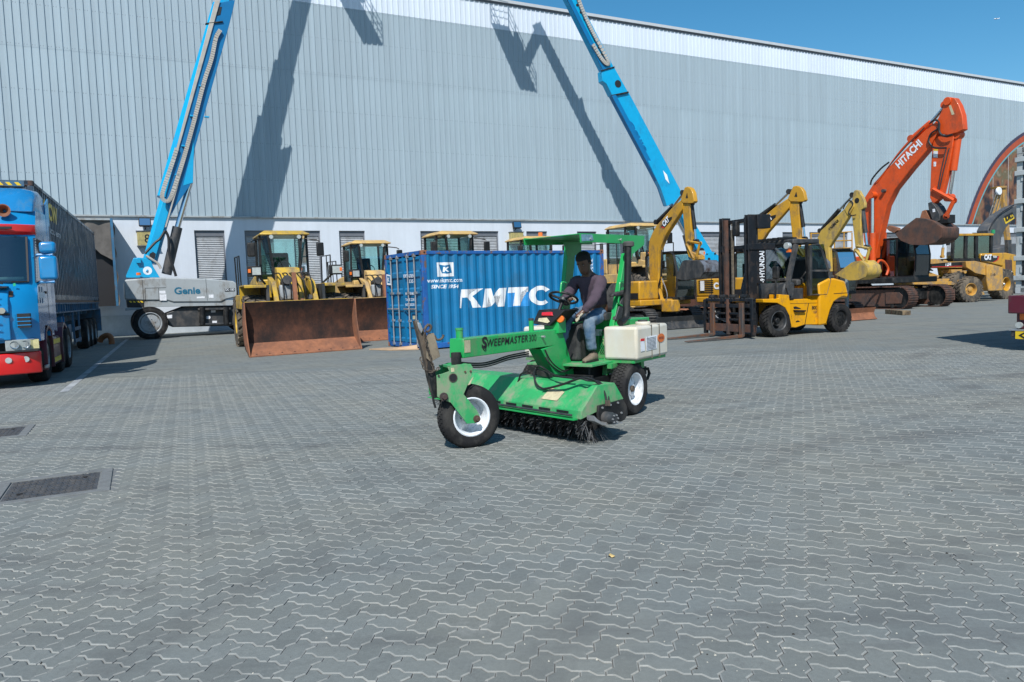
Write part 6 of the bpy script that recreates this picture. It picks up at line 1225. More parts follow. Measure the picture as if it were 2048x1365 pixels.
    b = B(); b.add([(-2.90, -.36, 2.02), (-2.90, .36, 2.02), (-2.84, .50, 3.34), (-2.84, -.50, 3.34)], [(0, 1, 2, 3)]); b.build('windscreen', 'glass', cb)
    for s_ in (-1, 1):
        b = B(); b.add([(-2.90, s_*.37, 2.02), (-3.25, s_*.70, 2.02), (-3.22, s_*.68, 3.34), (-2.84, s_*.51, 3.34)], [(0, 1, 2, 3)]); b.build('corner_pane', 'glassd', cb)
        b = B(); b.add([(-3.27, s_*.70, 2.02), (-4.36, s_*.68, 2.02), (-4.36, s_*.66, 3.34), (-3.24, s_*.68, 3.34)], [(0, 1, 2, 3)]); b.build('side_window', 'glassd', cb)
        b = B(); b.tube([(-2.9, s_*.6, 3.25), (-2.75, s_*.9, 3.2), (-2.7, s_*.98, 3.15)], .02); ma = b.build('mirror_arm', 'black', cb); B().box((-2.66, s_*.88, 2.72), (-2.74, s_*1.10, 3.12)).build('mirror', 'black', ma, bevel=.03)
        B().cyl((-2.82, s_*.40, 3.30), (-2.78, s_*.40, 3.30), .06, n=12).build('work_lamp', 'lens', cb)
        b = B(); b.tube([(-2.9, s_*1.30, 1.6), (-2.9, s_*1.32, 2.75), (-4.3, s_*1.32, 2.78), (-4.3, s_*1.30, 1.6)], .022, n=6); b.tube([(-3.5, s_*1.31, 1.6), (-3.5, s_*1.32, 2.76)], .018, n=6); b.build('handrail', 'black', e)
        B().box((-2.8, s_*.72, 1.2), (-4.4, s_*1.36, 1.62)).build('side_platform', pal, e, bevel=.02)
    b = B(); b.add([(-4.39, -.66, 2.3), (-4.39, .66, 2.3), (-4.39, .66, 3.34), (-4.39, -.66, 3.34)], [(0, 1, 2, 3)]); b.build('rear_window', 'glass', cb)
    b = B(); b.py([(-3.6, 2.1), (-3.55, 2.25), (-4.0, 2.3), (-4.1, 2.9), (-4.2, 2.9), (-4.15, 2.1)], -.26, .26); b.build('seat', 'seat', cb, bevel=.04)
    b = B(); b.tube([(-3.25, .18*math.cos(t), 2.42 + .18*math.sin(t)) for t in (2*math.pi*i/18 for i in range(18))], .016, n=6, closed=True); b.build('steering_wheel', 'black', cb); B().cyl((-3.05, 0, 2.05), (-3.24, 0, 2.42), .05).build('steering_column', 'black', cb)
    b = B(); b.px([(-.36, 2.03), (.36, 2.03), (.30, 2.14), (.12, 2.22), (-.12, 2.22), (-.30, 2.14)], -3.0, -3.25); b.build('dash', 'black', cb, bevel=.02)
    b = B(); b.tube([(-2.86, .10, 2.05), (-2.86, -.12, 2.45), (-2.85, -.20, 2.7)], .014, n=5); b.build('wiper', 'black', cb)
    if beacon: B().cyl((-3.3, .25, 3.5), (-3.3, .25, 3.66), .09, n=14).build('beacon', 'amber', cb, bevel=.02)
    b = B(); b.py([(-4.42, 1.1), (-4.42, 2.25), (-5.2, 2.2), (-6.3, 2.05), (-6.5, 1.9), (-6.5, .8), (-4.42, .8)], -.72, .72); hd_ = b.build('engine_hood', pal, e, bevel=.05); B().box((-6.3, -.95, .55), (-6.75, .95, 1.15)).build('counterweight', 'dgrey', e, bevel=.05)
    B().cyl((-5.3, -.35, 2.15), (-5.3, -.35, 2.9), .07).build('exhaust', 'dgrey', hd_)
    return f
LA = loader('bright yellow wheel loader with wide rusty bucket on the ground beside the grey lift', -5.45, 19.65, 155, 1.0, bskew=6)
loader('faded yellow wheel loader between the bright yellow one and the blue container', -3.70, 24.2, 154.5, .985, pal='cream', roof='cream', rust='rust')
loader('faded yellow loader cab above the door end of the blue container', -.44, 24.55, 153, 1.06, pal='cream', roof='cream')
loader('faded yellow loader with an orange beacon on its cab, behind the container', 2.6, 26.9, 153, 1.02, pal='cream', roof='cream', beacon=True)
loader('big loader behind the nearer yellow excavator, its tall brown bucket facing out', 8.05, 31.6, 153, 1.25, pal='cream', roof='cream')

# ================================================================== THE YELLOW FORKLIFT
FK = Fr('forklift', 'big yellow forklift with black mast and forks lowered to the paving', 'forklift', 7.70, 20.68, 246); fe = FK.e
fz = lambda *p: zc(1380, 360, 4.014, p)
YS = .78
for nm, px, py, r, m_ in (('front', 695, 1135, .42, 'dgrey'), ('rear', 1200, 1105, .38, 'black')):
    v = FK.y(*fz((px, py))[0], .86); print('fork wheel', v)
    for s_ in (1, -1): wheel(fe, (v.x, s_*(.78 if nm == 'rear' else .82), r), r, .30, rim=m_, rr=.62, ax=(0, s_, 0), tread='block', dish=.45 if nm == 'front' else .06, hub=.3, nut='black', lugs=8)
bd = slab(FK, 'body', fz((590, 962), (800, 962), (1130, 945), (1165, 965), (1125, 1040), (1098, 1165), (920, 1165), (850, 1188), (818, 1185), (800, 1090), (765, 1025), (700, 988), (590, 985)), YS, -YS, 'yellowf', bev=.02)
slab(FK, 'fender', fz((585, 958), (715, 955), (715, 920), (795, 925), (800, 960), (812, 1090), (830, 1180), (818, 1185), (800, 1090), (765, 1025), (700, 988), (590, 985)), .98, .62, 'yellowf', bev=.01)
cwt = slab(FK, 'counterweight', fz((1030, 835), (1118, 790), (1165, 790), (1248, 812), (1275, 918), (1268, 950), (1235, 942), (1195, 958), (1158, 985), (1130, 1050), (1098, 1165), (1040, 1170), (1040, 940)), .88, -.88, 'yellowf', bev=.05)
slab(FK, 'counterweight_groove', fz((1155, 912), (1270, 905), (1270, 909), (1155, 917)), .885, .87, 'lit_black', cwt, 0)
slab(FK, 'step', fz((845, 1045), (935, 1047), (930, 1060), (850, 1062)), .86, .7, 'black', bd); slab(FK, 'step_recess', fz((830, 1020), (850, 1016), (890, 1032), (888, 1038), (835, 1038)), YS + .003, YS, 'lit_black', bd, 0); slab(FK, 'step_recess', fz((850, 1135), (868, 1128), (885, 1140), (850, 1145)), YS + .003, YS, 'lit_black', bd, 0)
slab(FK, 'panel_gap', fz((805, 993), (1110, 985), (1110, 988), (805, 996)), YS + .003, YS, 'lit_black', bd, 0); slab(FK, 'panel_gap', fz((950, 990), (955, 990), (925, 1165), (920, 1165)), YS + .003, YS, 'lit_black', bd, 0)
a, b_ = FK.y(*fz((978, 1043))[0], YS), FK.y(*fz((1052, 1040))[0], YS); letter('lettering', '80D-9', 'lit_black', bd, (a.x, YS, a.z), (b_.x, YS, b_.z), .10, bold=.03, lift=.005)
a, b_ = FK.y(*fz((992, 1072))[0], YS), FK.y(*fz((1055, 1070))[0], YS); letter('lettering', 'LEAVITT', 'rustbr', bd, (a.x, YS, a.z), (b_.x, YS, b_.z), .07, bold=.015, lift=.005)
v = FK.y(*fz((1074, 1027))[0], YS); B().cyl((v.x, YS, v.z), (v.x, YS + .005, v.z), .055, n=16).build('sticker', 'paper', bd)
# cab
CY = .82; cabf = bpy.data.objects.new('cab', None); COL.objects.link(cabf); cabf.parent = fe
def bars(nm, pts, r, y, m='black', closed=False): B().tube([(q.x, y, q.z) for q in (FK.y(a, b2, y) for a, b2 in fz(*pts))], r, n=4 if r > .03 else 6, closed=closed).build(nm, m, cabf)
for s_ in (1, -1):
    y = s_ * CY; P = [FK.y(*p, CY) for p in fz((795, 930), (775, 870), (850, 520), (935, 500), (955, 930))]; P = [(p.x, y, p.z) for p in P]
    B().tube(P[0:3], .075, n=4).build('front_pillar', 'dgrey', cabf); B().tube([P[3], P[4]], .05, n=4).build('centre_pillar', 'black', cabf)
    P = [FK.y(*p, CY) for p in fz((962, 525), (1025, 520), (1050, 560), (1108, 735), (1118, 800), (1085, 920), (965, 925))]; B().tube([(p.x, y + s_*.03, p.z) for p in P], .04, n=4, closed=True).build('door_frame', 'dgrey', cabf)
    P = [FK.y(*p, CY) for p in fz((965, 730), (1108, 730))]; B().tube([(p.x, y + s_*.03, p.z) for p in P], .035, n=4).build('door_rail', 'dgrey', cabf)
    P = [FK.y(*p, CY) for p in fz((962, 525), (1025, 520), (1050, 560), (1108, 735), (1118, 800), (1085, 920), (965, 925))]; q = B(); q.add([(p.x, y + s_*.02, p.z) for p in P], [tuple(range(7))]); q.build('door_glass', 'glassd' if s_ > 0 else 'glassk', cabf)
P = [FK.y(*p, CY) for p in fz((775, 870), (848, 525))]; q = B(); q.add([(P[0].x + .02, -CY + .04, P[0].z + .25), (P[0].x + .02, CY - .04, P[0].z + .25), (P[1].x + .02, CY - .04, P[1].z), (P[1].x + .02, -CY + .04, P[1].z)], [(0, 1, 2, 3)]); q.build('windscreen', 'glassk', cabf)
for z, x in ((P[0].z + .23, P[0].x), (P[1].z + .0, P[1].x)): B().box((x - .03, -CY, z - .04), (x + .03, CY, z + .04)).build('screen_frame', 'dgrey', cabf, bevel=.01)
q = B(); q.loft([[(P[0].x + .1, y, .95), (P[0].x + .12, y, 1.2), (P[0].x + .02, y, 1.42), (P[0].x - .3, y, 1.42), (P[0].x - .3, y, .95)] for y in (-CY, CY)]); q.build('cowl', 'dgrey', cabf, bevel=.05)
rt0, rt1 = FK.y(*fz((1040, 500))[0], CY), FK.y(*fz((850, 485))[0], CY); B().box((rt0.x, -CY, rt0.z - .04), (rt1.x + .10, CY, rt0.z + .09)).build('roof', 'dgrey', cabf, bevel=.03)
for k in range(7): y = -CY + .12 + k*.19; B().box((rt0.x + .5, y, rt0.z + .10), (rt1.x + .28, y + .07, rt0.z + .16)).build('roof_bar', 'black', cabf)
q = B(); q.py([(-.55, 1.35), (.0, 1.35), (.02, 1.5), (-.45, 1.5), (-.55, 2.05), (-.68, 2.05), (-.66, 1.35)], -.26, .26); q.build('seat', 'seat', cabf, bevel=.04)
B().cyl((.55, -.05, 1.0), (.38, -.05, 1.62), .04).build('steering_column', 'black', cabf); q = B(); q.tube([(.38 + .1*math.sin(t), -.05 + .18*math.cos(t), 1.64 + .15*math.sin(t)) for t in (2*math.pi*i/16 for i in range(16))], .016, n=6, closed=True); q.build('steering_wheel', 'black', cabf)
B().box((.75, .42, .95), (.1, .72, 1.25)).build('side_panel', 'dgrey', cabf, bevel=.02)
B().box((-.72, -CY + .05, .95), (-.78, CY - .05, 1.75)).build('rear_panel', 'black', cabf, bevel=.01)
q = B(); q.add([(-.76, -CY + .05, 1.75), (-.76, CY - .05, 1.75), (-.6, CY - .05, 2.42), (-.6, -CY + .05, 2.42)], [(0, 1, 2, 3)]); q.build('rear_window', 'glassk', cabf)
for k_, (x_, y_, z_, s3) in enumerate(((.5, .45, 1.15, .12), (.45, .55, 1.45, .07), (.1, .5, 1.4, .08), (.62, .2, 1.3, .1))): B().box((x_ - s3, y_ - s3, z_ - s3), (x_ + s3, y_ + s3, z_ + s3)).build('control_unit', 'dgrey', cabf, bevel=.03)
v = FK.y(*fz((688, 745))[0], .95); B().box((v.x - .04, .85, v.z - .16), (v.x + .04, 1.06, v.z + .16)).build('mirror', 'black', cabf, bevel=.03); B().tube([(v.x, .95, v.z - .15), (v.x - .02, .9, v.z - .8)], .025).build('mirror_arm', 'black', cabf)
v = FK.y(*fz((795, 530))[0], .8); B().cyl((v.x - .02, .78, v.z), (v.x + .1, .80, v.z), .09, n=14).build('work_lamp', 'lens', cabf, bevel=.01); B().box((v.x - .02, .76, v.z - .17), (v.x + .06, .86, v.z - .10)).build('turn_lamp', 'amber', cabf)
# mast
MX = 1.70; ZT = 3.22; mastp = bpy.data.objects.new('mast', None); COL.objects.link(mastp); mastp.parent = fe; MY = .50
for s_ in (1, -1):
    y = s_ * MY; q = B(); q.pz([(MX - .14, y - .07), (MX + .14, y - .07), (MX + .14, y - .045), (MX - .11, y - .045), (MX - .11, y + .045), (MX + .14, y + .045), (MX + .14, y + .07), (MX - .14, y + .07)], .25, ZT); up_ = q.build('mast_channel', 'blackm', mastp, bevel=.006)
    q = B(); q.pz([(MX - .0, y*.82 - .05), (MX + .1, y*.82 - .05), (MX + .1, y*.82 + .05), (MX - .0, y*.82 + .05)], .3, ZT - .06); q.build('inner_rail', 'rustbr' if s_ < 0 else 'blackm', mastp)
    B().cyl((MX - .22, y*.9, .4), (MX - .22, y*.9, 2.9), .055, n=12).build('lift_cylinder', 'black', mastp)
w0_, w1_ = FK.y(*fz((470, 840))[0], MY + .07), FK.y(*fz((543, 570))[0], MY + .07)
B().box((MX - .14, MY - .06, 1.42), (MX - .46, MY + .06, 2.42)).build('tilt_plate', 'blackm', mastp, bevel=.01)
B().box((MX + .12, MY - .08, 2.30), (MX - .75, MY + .1, 2.46)).build('mast_tie', 'blackm', mastp, bevel=.01); B().box((MX - .12, MY - .1, 2.86), (MX - .56, MY + .14, ZT + .0)).build('chain_bracket', 'blackm', mastp, bevel=.01); B().box((MX + .12, -MY - .08, 2.30), (MX - .6, -MY + .1, 2.46)).build('mast_tie', 'blackm', mastp)
letter('lettering', 'HYUNDAI', 'lit_white', mastp, (MX - .40, MY + .06, 1.58), (MX - .40, MY + .06, 2.27), .17, up=(1, 0, 0), bold=.02, lift=.004); letter('lettering', '-9', 'lit_white', mastp, (MX - .40, MY + .06, 1.44), (MX - .40, MY + .06, 1.54), .15, up=(1, 0, 0), bold=.02, lift=.004)
for z in (3.05, 2.35, .5): B().box((MX - .13, -MY, z), (MX - .03, MY, z + .1)).build('cross_member', 'blackm', mastp, bevel=.01)
B().box((MX - .05, -.1, 2.7), (MX + .1, .06, 3.1)).build('chain_sheave', 'black', mastp, bevel=.03)
q = B()
for k in range(60): z = .95 + k*.035; q.box((MX + .02, -.18, z), (MX + .07, -.13, z + .024))
o = q.build('lift_chain', 'tan', mastp); o['kind'] = 'stuff'
B().tube(smooth_path([(MX + .1, -.62, .9), (MX + .08, -.66, 2.0), (MX + .05, -.66, 2.75), (MX + .02, -.58, 2.9)]), .022).build('hose', 'hose', mastp)
# carriage and forks
CX = 2.04; car = bpy.data.objects.new('carriage', None); COL.objects.link(car); car.parent = fe
for z, hgt, m_ in ((.96, .07, 'blackm'), (.80, .10, 'blackm'), (.62, .05, 'blackm'), (.46, .05, 'blackm'), (.16, .20, 'rustbr')): B().box((CX - .06, -.98, z), (CX + .03, .98, z + hgt)).build('carriage_bar', m_, car, bevel=.006)
for y, m_ in ((-.98, 'blackm'), (.90, 'blackm'), (-.03, 'rustbr')): B().box((CX - .05, y, .08), (CX + .06, y + .08, 1.02)).build('carriage_post', m_, car, bevel=.005)
for k in range(4): B().cyl((CX - .05, -.8 + k*.42, 1.08), (CX - .05, -.55 + k*.42, 1.08), .07, n=12).build('shift_cylinder', 'black', car)
for k in range(14): B().box((CX - .09, -.9 + k*.13, 1.03), (CX + .03, -.84 + k*.13, 1.055)).build('rack_tooth', 'dgrey', car)
for k in range(3): B().tube(smooth_path([(CX - .03, -.6 + k*.5, .78), (CX, -.5 + k*.5, .55), (CX - .02, -.25 + k*.5, .45), (CX - .03, -.05 + k*.5, .42)]), .014).build('hose', 'alu' if k == 0 else 'hose', car)
for y in (-.66, .50):
    q = B(); q.py([(CX + .03, .93), (CX + .09, .93), (CX + .10, .10), (CX + 1.85, .035), (CX + 1.85, .02), (CX + .10, .025), (CX + .03, .06)], y, y + .15); q.build('fork', 'worn', fe, bevel=.006)

# ================================================================== THE EXCAVATORS
def tracks(f, L, g, w, h, pad='rustbr', fr='rustbr', n=None, x0=0., body='black', blade=None):
    e = f.e
    for s_ in (1, -1):
        t = bpy.data.objects.new('crawler_track', None); COL.objects.link(t); t.parent = e; yc = s_ * g / 2; r = h / 2; st = L - h; n_ = n or int((2*st + math.pi*h) / (.17 if h < .7 else .2)); P = 2*st + math.pi*h
        for k in range(n_):
            u = k * P / n_
            if u < st: x, z, a = -st/2 + u, h, 0
            elif u < st + math.pi*r: th = (u - st)/r; x, z, a = st/2 + r*math.sin(th), r + r*math.cos(th), th
            elif u < 2*st + math.pi*r: x, z, a = st/2 - (u - st - math.pi*r), 0, math.pi
            else: th = (u - 2*st - math.pi*r)/r; x, z, a = -st/2 - r*math.sin(th), r - r*math.cos(th), math.pi + th
            if k == 0:
                b = B(); q = P/n_*.46; b.box((-q, -w/2, -.035), (q, w/2, -.012)); b.box((-q*.2, -w/2, -.02), (q*.25, w/2, .022)); b.box((-q, -w/2, -.02), (-q*.75, w/2, .012)); pad0 = b.build('track_shoe', pad, t); o = pad0
            else: o = pad0.copy(); COL.objects.link(o); o.parent = t
            o.location = (x + x0, yc, z - (.0 if a == 0 else 0)); o.rotation_euler = (0, a, 0)
        b = B(); b.py([(-st/2, .1), (-st/2 - r*.5, r), (-st/2, h - .12), (st/2, h - .12), (st/2 + r*.3, r), (st/2, .1)], yc - w*.28, yc + w*.28); b.m = Matrix(); o = b.build('track_frame', fr, t, bevel=.02); o.location.x = x0
        for xx in (-st/2, st/2): B().cyl((xx + x0, yc - w*.3, r), (xx + x0, yc + w*.3, r), r - .07, n=18).build('sprocket', body, t)
        b = B(); b.py([(st/2 - r*1.4, r*.45), (st/2 - r*1.4, r*1.5), (st/2 - r*.1, r*1.5), (st/2 + r*.25, r*1.2), (st/2 + r*.1, r*.5)], yc + s_*w*.30, yc + s_*w*.36); o = b.build('track_guard', fr, t, bevel=.01); o.location.x = x0
        for k in range(5 if h > .7 else 3): B().cyl((-st/2 + st*(k + .5)/(5 if h > .7 else 3) + x0, yc - w*.32, .14), (-st/2 + st*(k + .5)/(5 if h > .7 else 3) + x0, yc + w*.32, .14), .09, n=12).build('roller', body, t)
    B().box((-L*.3 + x0, -g/2, h*.35), (L*.3 + x0, g/2, h*.85)).build('centre_frame', body, e, bevel=.03); B().cyl((x0, 0, h*.85), (x0, 0, h*1.05), g*.28, n=24).build('slew_ring', body, e)
    if blade:
        bx, bw, bh, bm_ = blade; b = B(); b.py([(bx, .02), (bx - .10, .12), (bx - .13, bh*.6), (bx - .06, bh), (bx - .09, bh), (bx - .17, bh*.6), (bx - .14, .1), (bx - .04, .0)], -bw/2, bw/2); b.build('dozer_blade', bm_, e, bevel=.004)
        for s_ in (1, -1): B().box((bx - .12, s_*bw*.22 - .05, .15), (x0 + L*.2, s_*bw*.22 + .05, .30)).build('blade_arm', bm_, e)
def linkage(f, par, pts, y, r=.05, m='yellow'):
    """round-ended links between pairs of sight points"""
    for a, b2 in pts:
        p, q_ = f.y(*a, y), f.y(*b2, y); b = B(); b.cyl((p.x, y - .02, p.z), (p.x, y + .02, p.z), r*1.5, n=12); b.cyl((q_.x, y - .02, q_.z), (q_.x, y + .02, q_.z), r*1.5, n=12); b.tube([(p.x, y, p.z), (q_.x, y, q_.z)], r, n=6); o = b.build('link', m, par); o['kind'] = 'stuff'
def ram(f, par, a, mid_, b2, y, r, m='black'):
    p, c_, q_ = (f.y(*k, y) for k in (a, mid_, b2)); o = B().cyl((p.x, y, p.z), (c_.x, y, c_.z), r, n=14).build('hydraulic_cylinder', m, par, bevel=.008); B().cyl((c_.x, y, c_.z), (q_.x, y, q_.z), r*.55, n=12).build('cylinder_rod', 'chrome', o)
    for k in (p, q_): B().cyl((k.x, y - r*1.2, k.z), (k.x, y + r*1.2, k.z), r*1.15, n=12).build('pin', m, o)
    return o
def cab_ex(f, x0, x1, y0, y1, z0, z1, m='black', gl='glassd', rad=.12, par=None):
    e = par or f.e; c = bpy.data.objects.new('cab', None); COL.objects.link(c); c.parent = e
    side = [(x0, z0), (x0, z1 - .08), (x0 + .08, z1), (x1 - .25, z1), (x1 - .08, z1 - .1), (x1 + .05, (z0 + z1)/2 + .1), (x1 + .02, z0 + .3), (x1 - .05, z0)]
    for y in (y0, y1 - .05): b = B(); b.tube([(x, y + .025, z) for x, z in side], .05, n=4, closed=True); b.build('cab_frame', m, c)
    for y in (y0 + .02, y1 - .03): b = B(); b.add([(x, y, z) for x, z in side], [tuple(range(len(side)))]); b.build('side_window', gl, c)
    B().box(((x0 + x1)/2 - .06, y0 - .005, z0), ((x0 + x1)/2 + .02, y0 + .04, z1)).build('door_post', m, c)
    fr_ = [side[4], side[5], side[6], side[7]]; b = B()
    for (xa, za), (xb, zb) in zip(fr_, fr_[1:]): b.add([(xa + .01, y0 + .05, za), (xa + .01, y1 - .05, za), (xb + .01, y1 - .05, zb), (xb + .01, y0 + .05, zb)], [(0, 1, 2, 3)])
    b.build('windscreen', gl, c); B().box((x0, y0, z1 - .03), (x1 - .2, y1, z1 + .05)).build('roof', m, c, bevel=.03); B().box((x0, y0, z0 - .05), (x1, y1, z0 + .06)).build('cab_floor', m, c, bevel=.01)
    B().tube([(side[5][0] + .02, y0 + .05, side[5][1]), (side[5][0] + .02, y1 - .05, side[5][1])], .025, n=5).build('screen_bar', m, c)
    b = B(); b.box((x0 + .15, (y0 + y1)/2 - .22, z0 + .3), (x0 + .65, (y0 + y1)/2 + .22, z0 + .5)); b.build('seat', 'seat', c, bevel=.04); B().box((x0 + .12, (y0 + y1)/2 - .2, z0 + .45), (x0 + .25, (y0 + y1)/2 + .2, z0 + 1.15)).build('seat_back', 'seat', c, bevel=.04)
    return c
def bucket_ex(f, par, pts, y0, y1, m, teeth=4, tm=None):
    """digging bucket from its side outline: cheeks, curved shell and teeth; the first point is the lip"""
    P = f.ys(pts, y0); 
    for y in (y0, y1 - .03): b = B(); b.py(P, y, y + .03); b.build('bucket_cheek', tm or m, par, bevel=.004)
    sh = P[1:]; b = B(); cx = sum(p[0] for p in P)/len(P); cz = sum(p[1] for p in P)/len(P)
    inn = [(cx + (x - cx)*.93, cz + (z - cz)*.93) for x, z in sh]
    b.loft([[(x, y, z) for x, z in sh + inn[::-1]] for y in (y0 + .002, y1 - .002)]); b.build('bucket_shell', m, par, ang=50)
    lip = Vector((P[0][0], 0, P[0][1])); nx_ = Vector((P[1][0], 0, P[1][1])); d = (lip - nx_).normalized()
    for k in range(teeth):
        y = y0 + (y1 - y0)*(k + .5)/teeth; b = B(); u = Vector((-d.z, 0, d.x)); c = lip; w = (y1 - y0)/teeth*.28; h = .035
        b.hexa([tuple(c + Vector((0, sy*w, 0)) + u*su*h) for sy, su in ((-1, -1), (1, -1), (1, 1), (-1, 1))] + [tuple(c + d*.16 + Vector((0, sy*w*.6, 0)) + u*su*h*.3) for sy, su in ((-1, -1), (1, -1), (1, 1), (-1, 1))]); b.build('bucket_tooth', tm or m, par)
z1c = lambda *p: zc(1190, 360, 4.55, p)
E1 = Fr('excavator', 'yellow compact excavator with black-badged boom and grey steel bucket, behind the sweeper', 'excavator', 4.85, 26.0, 153, 'yellow compact excavators with arched booms'); ee = E1.e
tracks(E1, 2.9, 1.9, .45, .66, pad='dgrey', fr='dgrey', blade=(1.95, 2.25, .42, 'dgrey'))
hs = B(); hs.pz([(1.0, -1.12), (1.05, -.3), (.9, 1.12), (-1.0, 1.12), (-1.45, .7), (-1.5, -.7), (-1.1, -1.12)], .78, .98); hs.build('slew_platform', 'yellow', ee, bevel=.03)
hs = B(); hs.pz([(.95, -1.12), (.95, -.30), (-.1, -.2), (-.1, 1.05), (-1.0, 1.1), (-1.45, .7), (-1.5, -.7), (-1.1, -1.12)], .98, 1.62); eh = hs.build('engine_cover', 'yellow', ee, bevel=.06, seg=3)
slab(E1, 'panel_gap', z1c((178, 920), (181, 920), (186, 1180), (183, 1180)), -1.128, -1.12, 'lit_black', eh, 0)
q = B()
for k in range(7): z = 1.12 + k*.07; q.box((-1.0, -1.135, z), (-.35, -1.118, z + .03))
o = q.build('louvre', 'lit_black', eh); o['kind'] = 'stuff'
a = E1.y(*z1c((196, 1030))[0], -1.13); letter('lettering', 'CAT', 'lit_white', eh, (a.x, -1.13, a.z), (a.x + .62, -1.13, a.z), .24, nrm=(0, -1, 0), bold=.05, lift=.008)
B().box((.2, -1.14, 1.02), (.9, -1.125, 1.22)).build('vent', 'lit_black', eh); B().tube([(.0, -1.0, 1.62), (.1, -1.06, 1.95), (.5, -1.06, 1.9), (.55, -1.0, 1.6)], .02).build('handrail', 'black', eh)
q = B(); q.pz([(1.05, -.3), (1.5, -.2), (1.5, .15), (1.0, .3)], .55, .95); q.build('boom_foot', 'yellow', ee, bevel=.03)
cab_ex(E1, -.45, 1.15, .26, 1.10, .98, 2.55)
bm1 = [(505, 1130), (485, 600), (500, 530), (540, 430), (575, 395), (780, 190), (815, 68), (865, 70), (890, 110), (900, 200), (860, 215), (785, 270), (640, 500), (610, 570), (590, 600), (580, 640), (580, 1100), (600, 1160), (560, 1175)]
bm1 = [(520, 1180), (497, 900), (487, 620), (495, 545), (525, 475), (560, 415), (700, 255), (778, 185), (800, 205), (792, 265), (700, 410), (640, 505), (610, 575), (582, 640), (575, 900), (585, 1060), (610, 1130), (605, 1180)]
bo = slab(E1, 'boom', z1c(*bm1), -.17, .0, 'yellow', bev=.02)
slab(E1, 'stick_head', z1c((778, 190), (795, 130), (815, 70), (838, 62), (868, 78), (888, 115), (902, 195), (890, 212), (860, 215), (800, 212)), -.18, -.02, 'yellow', bo, .015)
v = E1.y(*z1c((833, 145))[0], -.21); q = B(); q.py(E1.ys(z1c((826, 165), (838, 120), (846, 165)), -.183), -.19, -.18); q.build('cutout', 'lit_black', bo)
slab(E1, 'stick', z1c((790, 210), (862, 214), (862, 300), (882, 560), (870, 640), (835, 640), (822, 560)), -.13, -.01, 'yellow', bev=.015)
dc = slab(E1, 'decal', z1c((597, 430), (640, 355), (700, 335), (698, 360), (640, 430), (625, 440)), -.176, -.17, 'decalbk', bo, 0); slab(E1, 'decal_red', z1c((597, 430), (625, 440), (635, 440), (615, 425)), -.180, -.17, 'lit_red', bo, 0)
a, b_ = E1.y(*z1c((628, 432))[0], -.176), E1.y(*z1c((680, 372))[0], -.176); u_ = Vector((-(b_.z - a.z), 0, (b_.x - a.x))); letter('lettering', 'CAT', 'lit_white', dc, (a.x, -.176, a.z), (b_.x, -.176, b_.z), .21, up=u_, nrm=(0, -1, 0), bold=.05, lift=.004)
slab(E1, 'sticker', z1c((805, 330), (822, 330), (826, 380), (808, 380)), -.126, -.12, 'paper', bo, 0)
ram(E1, bo, z1c((565, 385))[0], z1c((715, 240))[0], z1c((808, 118))[0], -.02, .075)
ram(E1, bo, z1c((878, 215))[0], z1c((908, 450))[0], z1c((920, 560))[0], -.02, .065)
ram(E1, bo, z1c((598, 600))[0], z1c((592, 880))[0], z1c((580, 1110))[0], -.05, .07)
linkage(E1, bo, [(z1c((845, 560))[0], z1c((958, 580))[0]), (z1c((955, 580))[0], z1c((925, 700))[0]), (z1c((840, 590))[0], z1c((900, 715))[0])], -.14, .045); linkage(E1, bo, [(z1c((845, 560))[0], z1c((958, 580))[0]), (z1c((955, 580))[0], z1c((925, 700))[0])], .10, .045)
slab(E1, 'quick_hitch', z1c((835, 640), (945, 690), (950, 725), (900, 735), (850, 700)), -.14, .1, 'yellow', bo, .01)
bk1 = bpy.data.objects.new('bucket', None); COL.objects.link(bk1); bk1.parent = ee
bucket_ex(E1, bk1, z1c((735, 895), (760, 905), (800, 915), (870, 905), (960, 885), (990, 840), (985, 780), (950, 735), (820, 730), (795, 740), (770, 800)), -.30, .42, 'bucket', tm='dgrey')
for k in range(3): P = [E1.y(*p, -.2 - .02*k) for p in z1c((600, 930 - 30*k), (570, 1000), (590, 1080), (550, 1130))]; B().tube(smooth_path(P), .016).build('hose', 'hose', bo)
P = [E1.y(*p, -.24) for p in z1c((610, 900), (650, 1010), (655, 1080), (610, 1120))]; B().tube(smooth_path(P), .016).build('hose', 'alu', bo)
# its twin behind the forklift: a copy of every part, turned a little further
ec = copy_tree(ee); ec['label'] = 'yellow compact excavator behind the forklift mast, boom arched over the forklift cab'; ec.location = (8.30, 26.6, 0); ec.rotation_euler.z = ee.rotation_euler.z + R(9)
pm = flat('notice', [(-.9, -1.14, 1.2), (-.72, -1.14, 1.2), (-.72, -1.14, 1.55), (-.9, -1.14, 1.55)], 'paper', ec, (0, -1, 0), lift=.02)

